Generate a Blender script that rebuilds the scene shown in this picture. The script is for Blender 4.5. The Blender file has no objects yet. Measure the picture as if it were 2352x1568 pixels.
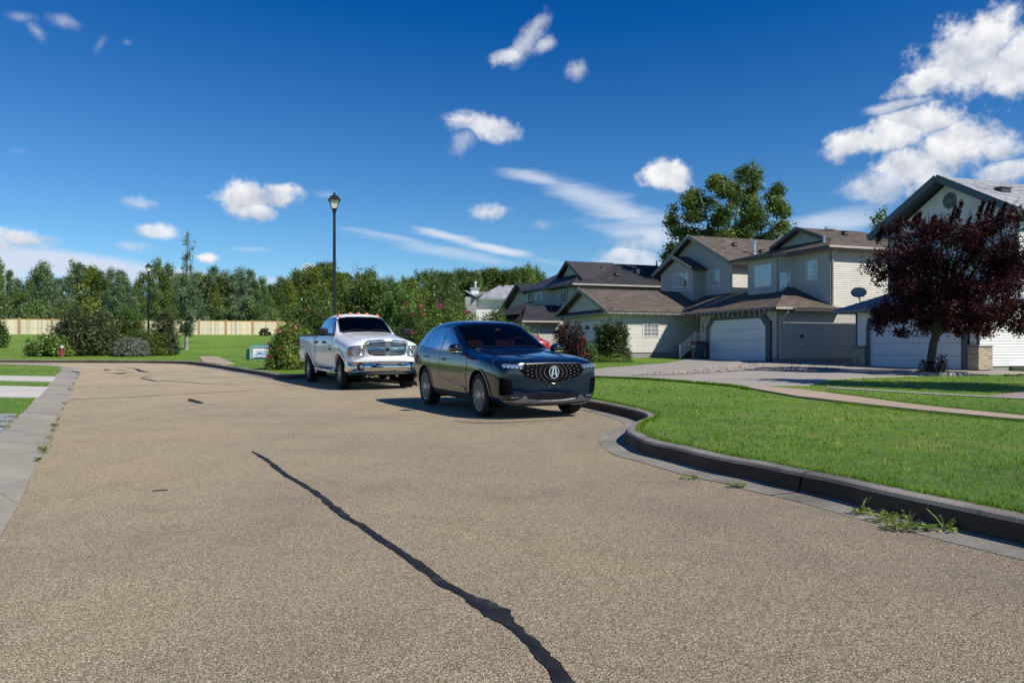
import bpy, bmesh, math, random
import numpy as np
from mathutils import Vector, Matrix, Quaternion
from mathutils.bvhtree import BVHTree
from mathutils.geometry import delaunay_2d_cdt

random.seed(7)
RNG = np.random.default_rng(7)
S = bpy.context.scene
COL = S.collection
R = math.radians

# ------------------------------------------------------------------ camera
EYE = 1.13
FPX, PX0, PY0 = 1800.0, 1176.0, 803.0      # focal length and horizon measured on a 2352 px wide copy
cam = bpy.data.cameras.new('camera')
cam.sensor_width = 36.0
cam.lens = 36.0 * FPX / 2352.0
cam.shift_y = (PY0 - 784.0) / 2352.0
cam.clip_start = 0.1
cam.clip_end = 5000
camo = bpy.data.objects.new('camera', cam)
camo.location = (0, 0, EYE)
camo.rotation_euler = (R(90), 0, 0)
COL.objects.link(camo)
S.camera = camo

# ------------------------------------------------------------------ sun and sky
SUN_TO = Vector((0.846, -0.544, 1.0)).normalized()
SUN_EL = math.asin(SUN_TO.z)
SUN_ROT = math.atan2(SUN_TO.x, SUN_TO.y)
sl = bpy.data.lights.new('sun', 'SUN')
sl.energy = 5.0
sl.angle = R(0.53)
sl.color = (1.0, 0.95, 0.87)
so = bpy.data.objects.new('sun', sl)
so.rotation_euler = SUN_TO.to_track_quat('Z', 'Y').to_euler()
so.location = (60, -40, 80)
COL.objects.link(so)

W = bpy.data.worlds.new('World')
S.world = W
W.use_nodes = True
wt = W.node_tree
wt.nodes.clear()


def wn(t, **k):
    n = wt.nodes.new(t)
    for a, b in k.items():
        setattr(n, a, b)
    return n


def wl(a, b):
    wt.links.new(a, b)


def wm(op, a, b=None, c=None, clamp=False):
    n = wt.nodes.new('ShaderNodeMath')
    n.operation = op
    n.use_clamp = clamp
    for i, v in enumerate((a, b, c)):
        if v is None:
            continue
        if isinstance(v, (int, float)):
            n.inputs[i].default_value = v
        else:
            wt.links.new(v, n.inputs[i])
    return n.outputs[0]


SKY = wn('ShaderNodeTexSky')
SKY.sky_type = 'NISHITA'
SKY.sun_disc = False
SKY.sun_elevation = SUN_EL
SKY.sun_rotation = SUN_ROT
SKY.altitude = 700
SKY.air_density = 1.0
SKY.dust_density = 0.25
SKY.ozone_density = 3.0
SKY_STRENGTH = 0.10
geo = wn('ShaderNodeTexCoord')
sep = wn('ShaderNodeSeparateXYZ')
wl(geo.outputs['Generated'], sep.inputs[0])
dx, dy, dz = sep.outputs
AZ = wm('ARCTAN2', dx, dy)
EL = wm('ARCSINE', dz)


def azel(px, py):
    x, y, z = (px - PX0) / FPX, 1.0, (PY0 - py) / FPX
    return math.atan2(x, y), math.asin(z / math.sqrt(x * x + y * y + z * z))


def cnoise(scale, detail, rough, off=(0, 0, 0), stretch=(1, 1, 1), rotz=0.0):
    cmb = wn('ShaderNodeCombineXYZ')
    wl(AZ, cmb.inputs[0]); wl(EL, cmb.inputs[1])
    mp = wn('ShaderNodeMapping')
    mp.inputs['Location'].default_value = off
    mp.inputs['Rotation'].default_value = (0, 0, rotz)
    mp.inputs['Scale'].default_value = stretch
    wl(cmb.outputs[0], mp.inputs[0])
    n = wn('ShaderNodeTexNoise')
    n.inputs['Scale'].default_value = scale
    n.inputs['Detail'].default_value = detail
    n.inputs['Roughness'].default_value = rough
    wl(mp.outputs[0], n.inputs['Vector'])
    return n.outputs[0]


def field(blobs):
    """signed closeness to the nearest of several soft ellipses, and the height within it"""
    F, T, O = None, None, None
    for (px, py, rx, ry, rot, op) in blobs:
        a0, e0 = azel(px, py)
        rx, ry = rx / FPX * math.cos(a0) ** 2 * 1.05, ry / FPX * math.cos(a0) * 1.02
        ca, sa = math.cos(R(rot)), math.sin(R(rot))
        da = wm('SUBTRACT', AZ, a0)
        de = wm('SUBTRACT', EL, e0)
        u = wm('ADD', wm('MULTIPLY', da, ca / rx), wm('MULTIPLY', de, sa / rx))
        v = wm('ADD', wm('MULTIPLY', da, -sa / ry), wm('MULTIPLY', de, ca / ry))
        r = wm('SQRT', wm('ADD', wm('MULTIPLY', u, u), wm('MULTIPLY', v, v)))
        f = wm('SUBTRACT', 1.0, r)
        if F is None:
            F, T, O = f, v, wm('ADD', op, 0.0)
        else:
            g = wm('GREATER_THAN', f, F)
            T = wm('ADD', wm('MULTIPLY', T, wm('SUBTRACT', 1.0, g)), wm('MULTIPLY', v, g))
            O = wm('ADD', wm('MULTIPLY', O, wm('SUBTRACT', 1.0, g)), wm('MULTIPLY', g, op))
            F = wm('MAXIMUM', F, f)
    return F, T, O


CUMULUS = [  # px, py, rx, ry, rot, opacity
    (2235, 118, 150, 88, 12, 1), (2340, 140, 110, 84, 0, 1), (2125, 185, 100, 34, 18, 1),
    (2120, 278, 115, 42, -6, 1), (2185, 340, 150, 72, 12, 1), (2100, 385, 130, 72, 8, 1),
    (1962, 328, 88, 36, 12, 1), (2290, 345, 78, 30, -10, .9), (2025, 425, 105, 48, 5, .8),
    (2320, 392, 90, 30, 5, .95), (2060, 243, 85, 16, 6, .85), (2060, 310, 110, 50, 0, 1),
    (560, 455, 75, 42, 0, 1), (635, 450, 62, 34, 10, 1), (590, 485, 60, 26, -10, .95),
    (1525, 400, 55, 36, 8, 1), (1545, 405, 52, 34, -10, 1),
    (1105, 290, 90, 30, -8, .9), (1070, 315, 50, 30, 60, .5), (1140, 300, 60, 22, -10, .8),
    (325, 470, 42, 20, 0, .6), (350, 530, 56, 20, 0, .85), (308, 567, 50, 17, 0, .6),
    (50, 548, 85, 26, -3, .95), (-30, 555, 90, 26, 0, .9), (1120, 488, 55, 22, 0, .8),
    (475, 595, 28, 14, 0, .95), (710, 618, 30, 16, 0, .85), (745, 448, 30, 14, 0, .35),
    (1215, 90, 85, 26, 50, .7), (1170, 130, 50, 20, 15, .8), (1250, 105, 40, 18, 25, .7), (1325, 162, 28, 26, 0, .55),
    (50, 40, 45, 14, 10, .35), (85, 75, 40, 16, -40, .45), (145, 50, 45, 18, 0, .4), (40, 345, 30, 14, 0, .25),
    (1440, 590, 90, 40, 10, .75), (1480, 560, 100, 34, 0, .6), (1245, 518, 40, 16, 0, .3),
    (230, 103, 30, 10, 60, .2), (292, 98, 14, 9, 0, .2), (780, 640, 90, 22, 0, .6),
    (-700, 200, 300, 90, 10, .9), (-500, 480, 200, 60, 0, .8), (3200, 300, 260, 120, 0, .9), (3600, 560, 300, 70, 0, .9),
]
STRATUS = [(150, 608, 340, 40, -4, .95), (-80, 615, 220, 52, 0, .95), (330, 632, 260, 32, -3, .85), (620, 650, 200, 18, 0, .55),
           (1450, 620, 130, 30, 0, .7), (1890, 525, 150, 42, 12, .45)]
CIRRUS = [(1110, 565, 200, 15, -13, .95), (1010, 538, 100, 13, -14, .8), (1040, 580, 210, 17, -9, .45), (1240, 412, 110, 20, -12, .7),
          (1340, 450, 180, 34, -20, .65), (1440, 490, 190, 40, -18, .7), (1500, 530, 170, 40, -8, .6), (905, 545, 120, 10, -10, .4),
          (580, 572, 50, 8, 0, .25), (1900, 510, 150, 30, 0, .5)]

n1 = cnoise(26, 7, 0.58)
n1b = cnoise(26, 7, 0.58, off=(-0.008, -0.013, 0))
n2 = cnoise(9, 3, 0.5, off=(3, 1, 0))
nw = cnoise(75, 7, 0.66, off=(1, 5, 0))
F1, T1, O1 = field(CUMULUS)
f = wm('ADD', wm('ADD', F1, 0.07), wm('MULTIPLY', wm('SUBTRACT', n1, 0.5), 1.4))
f = wm('ADD', f, wm('MULTIPLY', wm('SUBTRACT', n2, 0.5), 0.5))
f = wm('ADD', f, wm('MULTIPLY', wm('SUBTRACT', nw, 0.5), 0.95))
ss = wn('ShaderNodeMapRange'); ss.interpolation_type = 'SMOOTHSTEP'
wl(f, ss.inputs[0]); ss.inputs[1].default_value = -0.02; wl(wm('ADD', wm('MULTIPLY', wm('SUBTRACT', 1.0, O1), 1.25), 0.66), ss.inputs[2])
# faint clouds let more sky through
A1 = wm('MULTIPLY', ss.outputs[0], O1)
shade = wm('ADD', wm('MULTIPLY', T1, 0.36), 0.62)
shade = wm('ADD', shade, wm('MULTIPLY', wm('SUBTRACT', n1, n1b), 1.6))
shade = wm('ADD', shade, wm('MULTIPLY', wm('SUBTRACT', n2, 0.5), 0.9), clamp=True)
F2, T2, O2 = field(STRATUS)
f2 = wm('ADD', F2, wm('MULTIPLY', wm('SUBTRACT', cnoise(14, 5, .5, stretch=(.5, 2, 1)), 0.5), 0.7))
s2 = wn('ShaderNodeMapRange'); s2.interpolation_type = 'SMOOTHSTEP'
wl(f2, s2.inputs[0]); s2.inputs[1].default_value = 0.0; s2.inputs[2].default_value = 0.55
A2 = wm('MULTIPLY', s2.outputs[0], O2)
F3, T3, O3 = field(CIRRUS)
f3 = wm('ADD', F3, wm('MULTIPLY', wm('SUBTRACT', cnoise(9, 7, .6, stretch=(1.2, 7, 1), rotz=R(13)), 0.5), 1.6))
s3 = wn('ShaderNodeMapRange'); s3.interpolation_type = 'SMOOTHSTEP'
wl(f3, s3.inputs[0]); s3.inputs[1].default_value = -0.05; s3.inputs[2].default_value = 0.95
A3 = wm('MULTIPLY', s3.outputs[0], O3)

hsv = wn('ShaderNodeHueSaturation')
hsv.inputs['Saturation'].default_value = 1.20
hsv.inputs['Hue'].default_value = 0.497
hsv.inputs['Value'].default_value = 0.95
wl(SKY.outputs[0], hsv.inputs['Color'])


def wmix(fac, a, b):
    n = wt.nodes.new('ShaderNodeMix')
    n.data_type = 'RGBA'
    wl(fac, n.inputs[0])
    for i, v in ((6, a), (7, b)):
        if isinstance(v, tuple):
            n.inputs[i].default_value = v
        else:
            wl(v, n.inputs[i])
    return n.outputs[2]


K = 1.0 / SKY_STRENGTH
# a clear, deep late-summer sky: richer and with more contrast from horizon to zenith than the plain model
vm = wn('ShaderNodeVectorMath', operation='MULTIPLY_ADD')
wl(hsv.outputs[0], vm.inputs[0]); vm.inputs[1].default_value = (1.02, 1.29, 1.40); vm.inputs[2].default_value = (-.058 * K, -.108 * K, -.108 * K)
vx = wn('ShaderNodeVectorMath', operation='MAXIMUM')
wl(vm.outputs[0], vx.inputs[0]); vx.inputs[1].default_value = (.0025 * K, .045 * K, .17 * K)
c = wmix(A3, vx.outputs[0], (0.74 * K, 0.80 * K, 0.90 * K, 1))
c = wmix(A2, c, (0.66 * K, 0.74 * K, 0.88 * K, 1))
cl = wmix(shade, (0.36 * K, 0.43 * K, 0.56 * K, 1), (0.96 * K, 0.96 * K, 0.97 * K, 1))
c = wmix(A1, c, cl)
BG = wn('ShaderNodeBackground')
BG.inputs['Strength'].default_value = SKY_STRENGTH
wl(c, BG.inputs['Color'])
WO = wn('ShaderNodeOutputWorld')
wl(BG.outputs[0], WO.inputs['Surface'])

S.view_settings.view_transform = 'Standard'
S.view_settings.look = 'None'
S.view_settings.exposure = 0.0
S.view_settings.gamma = 1.0
S.view_settings.use_curve_mapping = False
S.render.engine = 'CYCLES'

# ------------------------------------------------------------------ materials


class Mat:
    def __init__(s, name, base=(.5, .5, .5), rough=.6, metal=0., **k):
        s.m = bpy.data.materials.new(name)
        s.m.use_nodes = True
        s.nt = s.m.node_tree
        s.b = s.nt.nodes['Principled BSDF']
        s.b.inputs['Base Color'].default_value = (*base, 1)
        s.b.inputs['Roughness'].default_value = rough
        s.b.inputs['Metallic'].default_value = metal
        for a, v in k.items():
            s.b.inputs[a.replace('_', ' ')].default_value = v

    def n(s, t, **k):
        n = s.nt.nodes.new(t)
        for a, b in k.items():
            setattr(n, a, b)
        return n

    def l(s, a, b):
        s.nt.links.new(a, b)

    def coord(s, kind='Object', scale=(1, 1, 1)):
        t = s.n('ShaderNodeTexCoord')
        m = s.n('ShaderNodeMapping')
        m.inputs['Scale'].default_value = scale
        s.l(t.outputs[kind], m.inputs[0])
        return m.outputs[0]

    def noise(s, scale, detail=4, rough=.5, vec=None):
        n = s.n('ShaderNodeTexNoise')
        n.inputs['Scale'].default_value = scale
        n.inputs['Detail'].default_value = detail
        n.inputs['Roughness'].default_value = rough
        s.l(vec if vec is not None else s.coord(), n.inputs['Vector'])
        return n.outputs[0]

    def ramp(s, fac, stops):
        n = s.n('ShaderNodeValToRGB')
        el = n.color_ramp.elements
        while len(el) < len(stops):
            el.new(.5)
        for e, (p, c) in zip(el, stops):
            e.position = p
            e.color = (*c, 1) if len(c) == 3 else c
        s.l(fac, n.inputs[0])
        return n.outputs[0]

    def mix(s, fac, a, b, mode='MIX'):
        n = s.n('ShaderNodeMix', data_type='RGBA', blend_type=mode)
        for i, v in ((0, fac), (6, a), (7, b)):
            if isinstance(v, (int, float)):
                n.inputs[i].default_value = v
            elif isinstance(v, tuple):
                n.inputs[i].default_value = (*v, 1) if len(v) == 3 else v
            else:
                s.l(v, n.inputs[i])
        return n.outputs[2]

    def math(s, op, a, b=None, clamp=False):
        n = s.n('ShaderNodeMath', operation=op, use_clamp=clamp)
        for i, v in enumerate((a, b)):
            if v is None:
                continue
            if isinstance(v, (int, float)):
                n.inputs[i].default_value = v
            else:
                s.l(v, n.inputs[i])
        return n.outputs[0]

    def color(s, o):
        s.l(o, s.b.inputs['Base Color'])

    def bump(s, h, strength=.5, dist=.01):
        n = s.n('ShaderNodeBump')
        n.inputs['Strength'].default_value = strength
        n.inputs['Distance'].default_value = dist
        s.l(h, n.inputs['Height'])
        s.l(n.outputs[0], s.b.inputs['Normal'])
        return n.outputs[0]

    def attr(s, name='tint'):
        return s.n('ShaderNodeAttribute', attribute_name=name).outputs['Color']


def plain(name, base, rough=.6, metal=0., dirt=.12, scale=3., **k):
    """one paint or metal with faint uneven weathering"""
    m = Mat(name, base, rough, metal, **k)
    n = m.noise(scale, 6, .6)
    d = tuple(v * (1 - dirt * 1.6) for v in base)
    l_ = tuple(min(1, v * (1 + dirt)) for v in base)
    m.color(m.ramp(n, [(.25, d), (.5, base), (.75, l_)]))
    return m.m


def tinted(name, base, rough=.7, amt=1.0, nscale=4., namt=.15, bump=None, **k):
    m = Mat(name, base, rough, **k)
    c = m.mix(amt, base, m.attr(), 'MULTIPLY')
    n = m.noise(nscale, 6, .6)
    g = m.ramp(n, [(.3, (1 - namt,) * 3), (.7, (1 + namt,) * 3)])
    c = m.mix(1.0, c, g, 'MULTIPLY')
    m.color(c)
    if bump:
        m.bump(m.noise(bump[0], 3, .6), bump[1], bump[2])
    return m.m


M = {}
# chip-seal road
m = Mat('road_chip_seal', rough=.92)
m.b.inputs['Sheen Weight'].default_value = .46
m.b.inputs['Sheen Roughness'].default_value = .6
m.b.inputs['Sheen Tint'].default_value = (1, .80, .55, 1)
m.b.inputs['Specular IOR Level'].default_value = .25
v = m.coord()
vo = m.n('ShaderNodeTexVoronoi'); vo.inputs['Scale'].default_value = 172; m.l(v, vo.inputs['Vector'])
sepc = m.n('ShaderNodeSeparateColor'); m.l(vo.outputs['Color'], sepc.inputs[0])
chips = m.ramp(sepc.outputs[0], [(0, (.03, .023, .014)), (.20, (.15, .115, .066)), (.42, (.42, .335, .205)), (.70, (.68, .555, .355)), (.88, (.92, .78, .53)), (1, (.98, .92, .76))])
edge = m.ramp(vo.outputs['Distance'], [(0, (1, 1, 1)), (.42, (.98, .98, .98)), (.66, (.22, .20, .18))])
c1 = m.mix(1.0, chips, edge, 'MULTIPLY')
big = m.noise(.35, 6, .62, v)
c2 = m.mix(1.0, c1, m.ramp(big, [(.32, (.70, .72, .78)), (.5, (1., 1., 1.)), (.66, (1.20, 1.12, .98))]), 'MULTIPLY')
pat = m.noise(1.3, 9, .78, v)
c3 = m.mix(m.ramp(pat, [(.53, (0, 0, 0)), (.68, (.85, .85, .85))]), c2, m.mix(1.0, c2, (.66, .68, .72), 'MULTIPLY'))
orange = m.noise(2.1, 5, .7, m.coord(scale=(1, 1, 3)))
c3 = m.mix(m.ramp(orange, [(.66, (0, 0, 0)), (.8, (.4, .4, .4))]), c3, m.mix(1.0, c3, (1.15, .95, .8), 'MULTIPLY'))
# worn wheel paths and old drips, faint
wpn = m.noise(.9, 6, .7, m.coord(scale=(1.6, .35, 1)))
c3 = m.mix(m.ramp(wpn, [(.50, (0, 0, 0)), (.66, (.5, .5, .5))]), c3, m.mix(1.0, c3, (.70, .70, .72), 'MULTIPLY'))
drip = m.noise(5.5, 7, .75, v)
c3 = m.mix(m.ramp(drip, [(.68, (0, 0, 0)), (.78, (.75, .75, .75))]), c3, (.10, .085, .07))
m.color(c3)
m.bump(m.math('ADD', m.math('MULTIPLY', vo.outputs['Distance'], -1.), m.math('MULTIPLY', m.noise(420, 2, .5, v), .4)), 1.0, .010)
M['road'] = m.m

m = Mat('tar_sealant', (.012, .012, .013), .6)
m.b.inputs['Specular IOR Level'].default_value = .3
m.color(m.ramp(m.noise(9, 5, .7), [(.3, (.008, .008, .008)), (.55, (.020, .019, .018)), (.72, (.075, .070, .062))]))
m.l(m.ramp(m.noise(30, 4, .6), [(.3, (.5,) * 3), (.7, (.8,) * 3)]), m.b.inputs['Roughness'])
m.bump(m.noise(55, 5, .7), .6, .006)
M['tar'] = m.m


def concrete(name, base, stain=.25, speck=.12, sc=1.0):
    m = Mat(name, base, .85)
    v = m.coord()
    a = m.ramp(m.noise(.9 * sc, 7, .65, v), [(.3, tuple(x * (1 - stain) for x in base)), (.55, base), (.75, tuple(min(1, x * 1.12) for x in base))])
    b = m.ramp(m.noise(140 * sc, 3, .7, v), [(.3, (1 - speck * 2,) * 3), (.6, (1.0 + speck * .5,) * 3)])
    c = m.mix(1.0, a, b, 'MULTIPLY')
    st = m.ramp(m.noise(4.5 * sc, 8, .75, v), [(.56, (0, 0, 0)), (.70, (.55,) * 3)])
    c = m.mix(st, c, m.mix(1.0, c, (.62, .60, .57), 'MULTIPLY'))
    m.color(c)
    m.bump(m.noise(90 * sc, 4, .7, v), .35, .004)
    return m.m


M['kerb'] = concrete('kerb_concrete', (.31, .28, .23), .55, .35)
M['gutter'] = concrete('gutter_concrete', (.375, .33, .26), .3, .14)
M['driveway'] = concrete('driveway_concrete', (.37, .33, .275), .16, .08, .6)
M['bright_drive'] = concrete('bright_concrete_drive', (.60, .56, .49), .14, .08, .6)
M['foundation'] = concrete('foundation_concrete', (.33, .31, .28), .3, .1)
M['path'] = concrete('asphalt_walk', (.46, .35, .25), .16, .22)
M['pale_path'] = concrete('pale_walk', (.46, .425, .37), .12, .1)
M['paver'] = concrete('red_paver_walk', (.40, .27, .23), .2, .2)
M['slate'] = concrete('slate_drive', (.31, .32, .325), .15, .1)

def stain_shade_sides(m, k=.30):
    """vertical faces: brown road stain, with their shade painted into the colour too"""
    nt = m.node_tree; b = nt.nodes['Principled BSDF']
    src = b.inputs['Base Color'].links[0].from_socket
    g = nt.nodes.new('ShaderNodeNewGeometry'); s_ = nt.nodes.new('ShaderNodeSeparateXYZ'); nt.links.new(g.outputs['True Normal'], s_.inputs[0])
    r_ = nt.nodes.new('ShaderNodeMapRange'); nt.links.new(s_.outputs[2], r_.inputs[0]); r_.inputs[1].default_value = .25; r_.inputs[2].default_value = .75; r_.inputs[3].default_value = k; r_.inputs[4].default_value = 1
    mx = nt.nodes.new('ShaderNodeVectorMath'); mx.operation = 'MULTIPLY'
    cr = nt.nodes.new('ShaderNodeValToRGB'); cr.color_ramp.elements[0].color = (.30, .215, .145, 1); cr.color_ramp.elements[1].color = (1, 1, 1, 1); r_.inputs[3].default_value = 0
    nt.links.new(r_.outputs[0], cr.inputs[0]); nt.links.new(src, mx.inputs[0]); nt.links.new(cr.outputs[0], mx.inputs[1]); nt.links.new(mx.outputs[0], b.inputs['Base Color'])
stain_shade_sides(M['kerb'])  # kerb face: stain plus shade put into its colour

# grass ground and blades


def grass_mat(name, blade):
    m = Mat(name, rough=.75 if not blade else .55)
    g = m.n('ShaderNodeNewGeometry').outputs['Position']
    big = m.noise(.28, 5, .6, g)
    med = m.noise(1.6, 5, .7, g)
    c = m.ramp(big, [(.32, (.125, .255, .016)), (.52, (.175, .325, .020)), (.72, (.25, .345, .034))])
    c = m.mix(m.ramp(med, [(.52, (0, 0, 0)), (.74, (.65,) * 3)]), c, (.33, .29, .09))
    c = m.mix(m.ramp(m.noise(.9, 5, .6, g), [(.6, (0,) * 3), (.75, (.5,) * 3)]), c, (.085, .20, .015))
    if blade:
        c = m.mix(1.0, c, m.attr(), 'MULTIPLY')
        m.b.inputs['Specular IOR Level'].default_value = .2
        tr = m.n('ShaderNodeBsdfTranslucent')
        m.l(c, tr.inputs['Color'])
        mx = m.n('ShaderNodeMixShader'); mx.inputs[0].default_value = .35
        m.l(m.b.outputs[0], mx.inputs[1]); m.l(tr.outputs[0], mx.inputs[2])
        m.l(mx.outputs[0], m.nt.nodes['Material Output'].inputs['Surface'])
    else:
        c = m.mix(1.0, c, m.ramp(m.noise(3.2, 6, .75, g), [(.34, (.66, .70, .6)), (.5, (1., 1., 1.)), (.66, (1.25, 1.18, 1.1))]), 'MULTIPLY')
        c = m.mix(m.ramp(m.noise(.16, 5, .6, g), [(.60, (0, 0, 0)), (.74, (.65,) * 3)]), c, (.20, .17, .07))
        fine = m.noise(38, 5, .75, g)
        c = m.mix(1.0, c, m.ramp(fine, [(.3, (.42, .44, .40)), (.5, (.85,) * 3), (.7, (1.35, 1.3, 1.3))]), 'MULTIPLY')
        m.bump(m.noise(26, 6, .8, g), 1.0, .05)
    m.color(c)
    return m.m


M['grass'] = grass_mat('lawn', False)
M['blade'] = grass_mat('grass_blade', True)


def leaf_mat(name, a, b, c, gloss=.42, trans=.35, spec=.4):
    """a = deep tint, b = main, c = pale tint; each leaf has its own random value"""
    m = Mat(name, b, gloss)
    m.b.inputs['Specular IOR Level'].default_value = spec
    sepa = m.n('ShaderNodeSeparateColor'); m.l(m.attr(), sepa.inputs[0])
    col = m.ramp(sepa.outputs[0], [(0, a), (.5, b), (1, c)])
    col = m.mix(1.0, col, m.ramp(m.noise(.7, 3, .5), [(.3, (.78,) * 3), (.7, (1.2,) * 3)]), 'MULTIPLY')
    m.color(col)
    tr = m.n('ShaderNodeBsdfTranslucent')
    m.l(m.mix(1.0, col, (1.15, 1.2, .6), 'MULTIPLY'), tr.inputs['Color'])
    mx = m.n('ShaderNodeMixShader'); mx.inputs[0].default_value = trans
    m.l(m.b.outputs[0], mx.inputs[1]); m.l(tr.outputs[0], mx.inputs[2])
    m.l(mx.outputs[0], m.nt.nodes['Material Output'].inputs['Surface'])
    return m.m


M['aspen'] = leaf_mat('aspen_leaf', (0.0730, 0.1302, 0.0351), (0.1459, 0.2302, 0.0638), (0.3021, 0.3701, 0.1355))
M['aspen_blue'] = leaf_mat('grey_green_leaf', (0.0701, 0.1208, 0.0561), (0.1441, 0.2144, 0.1018), (0.3402, 0.4092, 0.2281))
M['aspen_yellow'] = leaf_mat('yellow_green_leaf', (0.0870, 0.1334, 0.0174), (0.1826, 0.2334, 0.0362), (0.3828, 0.4002, 0.0870))
M['poplar'] = leaf_mat('poplar_leaf', (0.0505, 0.0905, 0.0190), (0.1094, 0.1645, 0.0298), (0.2523, 0.3042, 0.0678))
M['purple'] = leaf_mat('plum_leaf', (0.0085, 0.0026, 0.0043), (0.0306, 0.0059, 0.0102), (0.0978, 0.0187, 0.0272), .5, .3, .18)
M['burgundy'] = leaf_mat('burgundy_leaf', (.022, .012, .011), (.055, .026, .024), (.11, .06, .05))
_unused = leaf_mat('burgundy_leaf', (0.0435, 0.0174, 0.0174), (0.1087, 0.0377, 0.0377), (0.2175, 0.0870, 0.0725))
M['shrub'] = leaf_mat('shrub_leaf', (0.0434, 0.0834, 0.0174), (0.0958, 0.1584, 0.0319), (0.2262, 0.2835, 0.0653))
M['lilac'] = leaf_mat('lilac_leaf', (.022, .045, .012), (.05, .085, .022), (.12, .15, .05))
M['bright'] = leaf_mat('bright_shrub_leaf', (0.0834, 0.1355, 0.0203), (0.1667, 0.2473, 0.0435), (0.3668, 0.4147, 0.1015))
M['dull'] = leaf_mat('dull_brown_green_leaf', (.030, .045, .017), (.074, .100, .036), (.17, .20, .09))
M['silver'] = leaf_mat('grey_leaf', (0.1015, 0.1160, 0.0870), (0.2030, 0.2175, 0.1740), (0.3915, 0.3915, 0.3335))
M['juniper'] = leaf_mat('juniper_leaf', (0.0435, 0.0725, 0.0116), (0.0943, 0.1450, 0.0232), (0.2030, 0.2465, 0.0508))
M['spruce'] = leaf_mat('spruce_needle', (.012, .03, .014), (.028, .055, .024), (.06, .09, .04))
M['rust'] = leaf_mat('rust_leaf', (0.1450, 0.0653, 0.0290), (0.2900, 0.1305, 0.0580), (0.4350, 0.2320, 0.1015))
M['pink'] = leaf_mat('pink_petal', (.45, .015, .14), (.62, .03, .22), (.75, .12, .34), .5, .3)
M['palepink'] = leaf_mat('pale_pink_petal', (.55, .16, .2), (.65, .22, .25), (.7, .35, .35), .5, .3)
M['redflower'] = leaf_mat('red_petal', (.4, .01, .02), (.6, .015, .03), (.7, .05, .06), .5, .3)
M['white_flower'] = leaf_mat('white_petal', (.6, .6, .5), (.7, .7, .65), (.8, .8, .75), .5, .3)
M['bark'] = concrete('bark_brown', (.10, .075, .06), .4, .3, 4)
M['pale_bark'] = concrete('bark_pale', (.42, .40, .35), .45, .2, 3)
M['grey_bark'] = concrete('bark_grey', (.15, .14, .11), .45, .2, 3)
M['twig'] = plain('dry_twig', (.13, .10, .08), .8)


def siding(name, base, dirt=.08):
    m = Mat(name, base, .55)
    c = m.mix(1.0, base, m.attr(), 'MULTIPLY')
    n = m.noise(1.4, 6, .6, m.coord(scale=(1, 1, .35)))
    c = m.mix(1.0, c, m.ramp(n, [(.3, (1 - dirt,) * 3), (.7, (1 + dirt * .6,) * 3)]), 'MULTIPLY')
    m.color(c)
    return m.m


M['beige'] = siding('beige_vinyl_siding', (.69, .655, .57))
M['taupe'] = siding('taupe_vinyl_siding', (.50, .475, .435))
M['white_siding'] = siding('white_vinyl_siding', (.84, .83, .80))
M['grey_siding'] = siding('grey_vinyl_siding', (.50, .49, .44))
M['shingle_brown'] = tinted('brown_shingle', (.142, .116, .092), .9, bump=(60, .7, .006))
M['shingle_dark'] = tinted('charcoal_shingle', (.032, .032, .038), .9, bump=(60, .7, .006))
M['shingle_grey'] = tinted('grey_shingle', (.36, .37, .38), .9, bump=(60, .7, .006))
M['shingle_blue'] = tinted('blue_grey_shingle', (.27, .30, .34), .9, bump=(60, .7, .006))
M['trim_dark'] = plain('dark_brown_fascia', (.060, .050, .047), .5)
M['trim_taupe'] = plain('taupe_trim', (.26, .23, .19), .5)
M['trim_bluegrey'] = plain('blue_grey_trim', (.085, .105, .125), .5)
M['trim_grey'] = plain('slate_garage_trim', (.075, .08, .088), .5)
M['white'] = plain('white_painted_trim', (.78, .78, .77), .45, dirt=.05)
M['gutter_metal'] = plain('beige_gutter_metal', (.50, .45, .38), .4)
M['door_white'] = plain('white_garage_door', (.74, .76, .80), .42, dirt=.04)
M['galv'] = plain('galvanised_vent', (.62, .63, .64), .35, .8)
M['black'] = plain('black_plastic', (.010, .010, .012), .6)
M['black'].node_tree.nodes['Principled BSDF'].inputs['Specular IOR Level'].default_value = .2
M['black_metal'] = plain('black_painted_steel', (.012, .013, .017), .38)
M['dark'] = plain('dark_void', (.006, .006, .007), .9)
M['dark'].node_tree.nodes['Principled BSDF'].inputs['Specular IOR Level'].default_value = 0
M['concrete_step'] = M['foundation']


def glass(name, base, rough=.04, spec=1.0, ior=1.6):
    m = Mat(name, base, rough)
    m.b.inputs['IOR'].default_value = ior
    m.b.inputs['Coat Weight'].default_value = .8
    m.b.inputs['Coat Roughness'].default_value = .02
    n = m.noise(2.2, 2, .5)
    m.color(m.ramp(n, [(.35, tuple(x * .75 for x in base)), (.65, tuple(x * 1.2 for x in base))]))
    m.bump(m.noise(3, 2, .5), .04, .02)
    return m.m


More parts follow.
